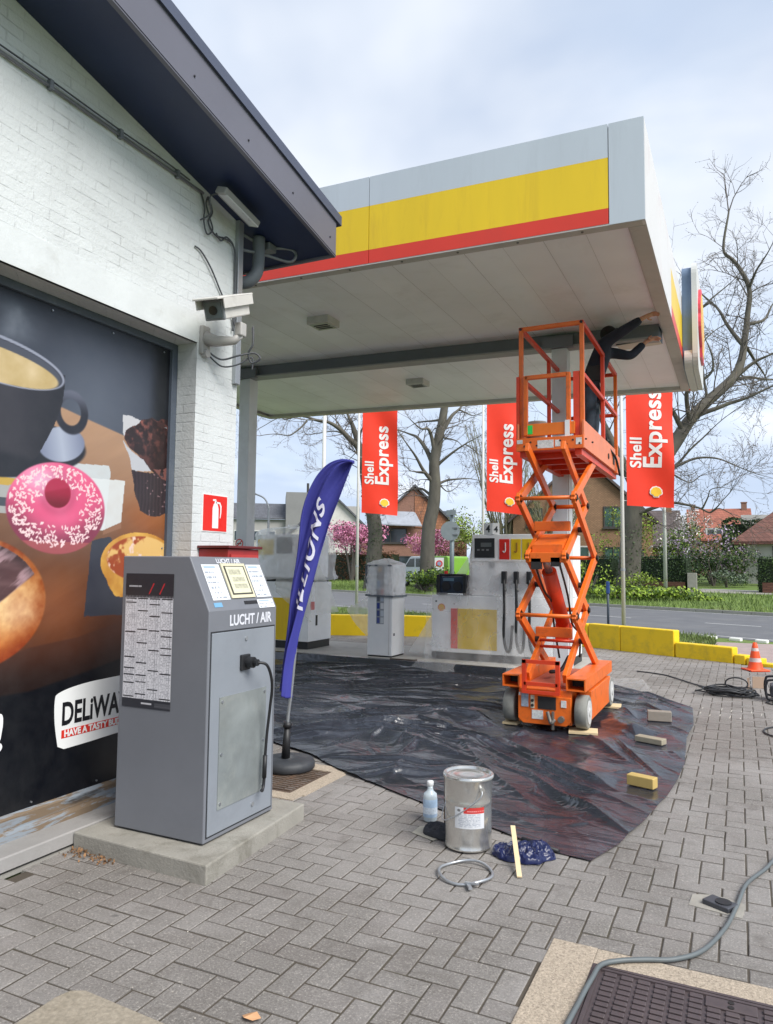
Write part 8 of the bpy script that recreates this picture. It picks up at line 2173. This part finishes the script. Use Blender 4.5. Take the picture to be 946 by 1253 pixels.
# ---------------------------------------------------------------- street furniture
lmp = thing('street_lamp', 'tall curved street lamp beyond the film wrapped pump', 'street lamp', (-25.9, 37.4, gz(-25.9, 37.4)))
mb = MB(); mb.tube(smoothcurve([(-25.9, 37.4, .0), (-25.9, 37.4, 4.5), (-25.93, 37.38, 5.1), (-26.2, 37.3, 5.6), (-26.7, 37.1, 5.85)], 6), [.07] * 12 + [.05] * 13, 10); mb.build('pole', galv, lmp)
mb = MB(); mb.box((-26.95, 37.0, 5.88), (.55, .2, .1), rz=.4, bev=.03); mb.build('lamp_head', galv, lmp)
lm2 = thing('street_lamp', 'thin pale lamp post right of the big tree trunk by the hedge', 'street lamp', (-3.35, 39.6, gz(-3.35, 39.6)))
mb = MB(); mb.tube([(-3.35, 39.6, .2), (-3.35, 39.6, 8.2)], [.10, .06], 12); mb.build('pole', polem, lm2)
mb = MB(); mb.box((-3.35, 39.3, 8.22), (.2, .7, .1), bev=.03); mb.build('lamp_head', galv, lm2)
rs_ = thing('road_sign', 'back of a round grey road sign on a thick post', 'road sign', (-8.45, 22.6, -.03))
mb = MB(); mb.tube([(-8.45, 22.6, -.03), (-8.43, 22.6, 3.42)], .075, 12); mb.build('post', mat('post_grey', (112, 124, 128), .5, .3, var=.1), rs_)
sgm = mat('sign_back', (132, 142, 148), .5, .2, var=.08)
nrm = V((.25, -1, 0)).normalized(); a_, b2 = frame_of(nrm)
mb = MB(); c = V((-8.46, 22.49, 2.72)); mb.tube([c, c + nrm * .015], .315, 32); mb.build('sign_plate', sgm, rs_)
mb = MB(); mb.box(c + nrm * -.02 + V((0, 0, .1)), (.5, .04, .05)); mb.box(c + nrm * -.02 - V((0, 0, .12)), (.5, .04, .05)); mb.build('clamp', galv, rs_)
mb = MB(); mb.box((-8.43, 22.5, 3.32), (.32, .05, .16)); mb.build('small_plate', sgm, rs_)
ps = thing('parking_sign', 'small white sign with a red ring on a post by the van', 'road sign', (-16.2, 41.3, gz(-16.2, 41.3)))
z0 = gz(-16.2, 41.3)
mb = MB(); mb.tube([(-16.2, 41.3, z0), (-16.2, 41.3, z0 + 1.9)], .04, 10); mb.build('post', galv, ps)
mb = MB(); mb.box((-16.2, 41.24, z0 + 1.5), (.55, .03, .75), rz=.3); mb.build('plate', wht, ps)
c = V((-16.19, 41.215, z0 + 1.52)); mb = MB(); mb.tube([c, c + V((.28, -.95, 0)) * .012], .2, 24); dd_ = mb.build('ring', sred, ps)
mb = MB(); mb.tube([c + V((.28, -.95, 0)) * .012, c + V((.28, -.95, 0)) * .018], .13, 24); mb.build('disc', mat('sign_bluegrey', (150, 160, 190), .5), dd_)
bp_ = thing('blue_post', 'slim dark post with a blue cap on the grass beside the road', 'post', (-3.3, 21.2, -.03))
mb = MB(); mb.tube([(-3.3, 21.2, -.03), (-3.3, 21.2, 1.1)], .033, 10); mb.build('post', mat('post_dark', (70, 80, 92), .6), bp_)
mb = MB(); mb.bx(-3.345, -3.255, 21.15, 21.25, .86, 1.2, bev=.02); mb.build('cap', mat('post_blue', (40, 70, 130), .5), bp_)
# van parked beyond the road
vn = thing('parked_van', 'white van with a lime green rear parked beyond the slender tree', 'van', (-17.6, 43.2, gz(-17.6, 43.2)))
zv = gz(-17.6, 43.2)
Mv = Matrix.Translation((-17.4, 43.0, zv)) @ Matrix.Rotation(math.radians(-24 + 180), 4, 'Z') @ Matrix.Scale(-1, 4, (0, 1, 0))
def vp(l): return [Mv @ V(p) for p in l]
vw = mat('van_white', (208, 214, 222), .25, var=.03, coat=.5); vg = mat('van_lime', (126, 176, 62), .3, var=.04, coat=.4)
prof = [(-2.4, .35), (-2.4, .95), (-2.25, 1.1), (-1.65, 1.2), (-1.1, 1.82), (-.95, 1.9), (.25, 1.92), (.25, .35)]
mb = MB(); mb.prism(vp([(-x, -.9, z) for x, z in prof]), Mv.to_3x3() @ V((0, 1.8, 0))); bo_ = mb.build('body', vw, vn); bevel_mod(bo_, .04, 3)
mb = MB(); mb.prism(vp([(-x, -.9, z) for x, z in ((.255, .35), (.255, 1.92), (2.2, 1.92), (2.32, 1.8), (2.4, 1.0), (2.4, .35))]), Mv.to_3x3() @ V((0, 1.8, 0))); b2_ = mb.build('rear_body', vg, vn); bevel_mod(b2_, .04, 3)
for s in (-.912, .902):
    for poly in (((-1.5, 1.25), (-1.02, 1.75), (-.62, 1.78), (-.62, 1.25)), ((-.5, 1.25), (-.5, 1.78), (.2, 1.78), (.2, 1.25))):
        mb = MB(); mb.prism(vp([(-x, s, z) for x, z in poly]), Mv.to_3x3() @ V((0, .01, 0))); mb.build('window', gls, vn)
mb = MB(); mb.prism(vp([(1.70, -.78, 1.24), (1.17, -.74, 1.82), (1.17, .74, 1.82), (1.70, .78, 1.24)]), Mv.to_3x3() @ V((.03, 0, .03))); mb.build('windscreen', gls, vn)
for x in (1.55, -1.5):
    for y in (-.88, .72):
        c = Mv @ V((x, y, .32)); d = (Mv.to_3x3() @ V((0, .16, 0)))
        mb = MB(); mb.tube([c, c + d], .32, 24); wh = mb.build('wheel', mat('tyre_black', (34, 34, 36), .8), vn)
        mb = MB(); mb.tube([c - d * .06, c + d * 1.06], .19, 18); mb.build('rim', alu, wh)
for y in (-.72, .52): 
    mb = MB(); mb.prism(vp([(2.38, y, .8), (2.38, y + .2, .8), (2.30, y + .2, .98), (2.30, y, .98)]), Mv.to_3x3() @ V((.03, 0, 0))); mb.build('headlight', mat('headlight', (220, 224, 228), .15), vn)
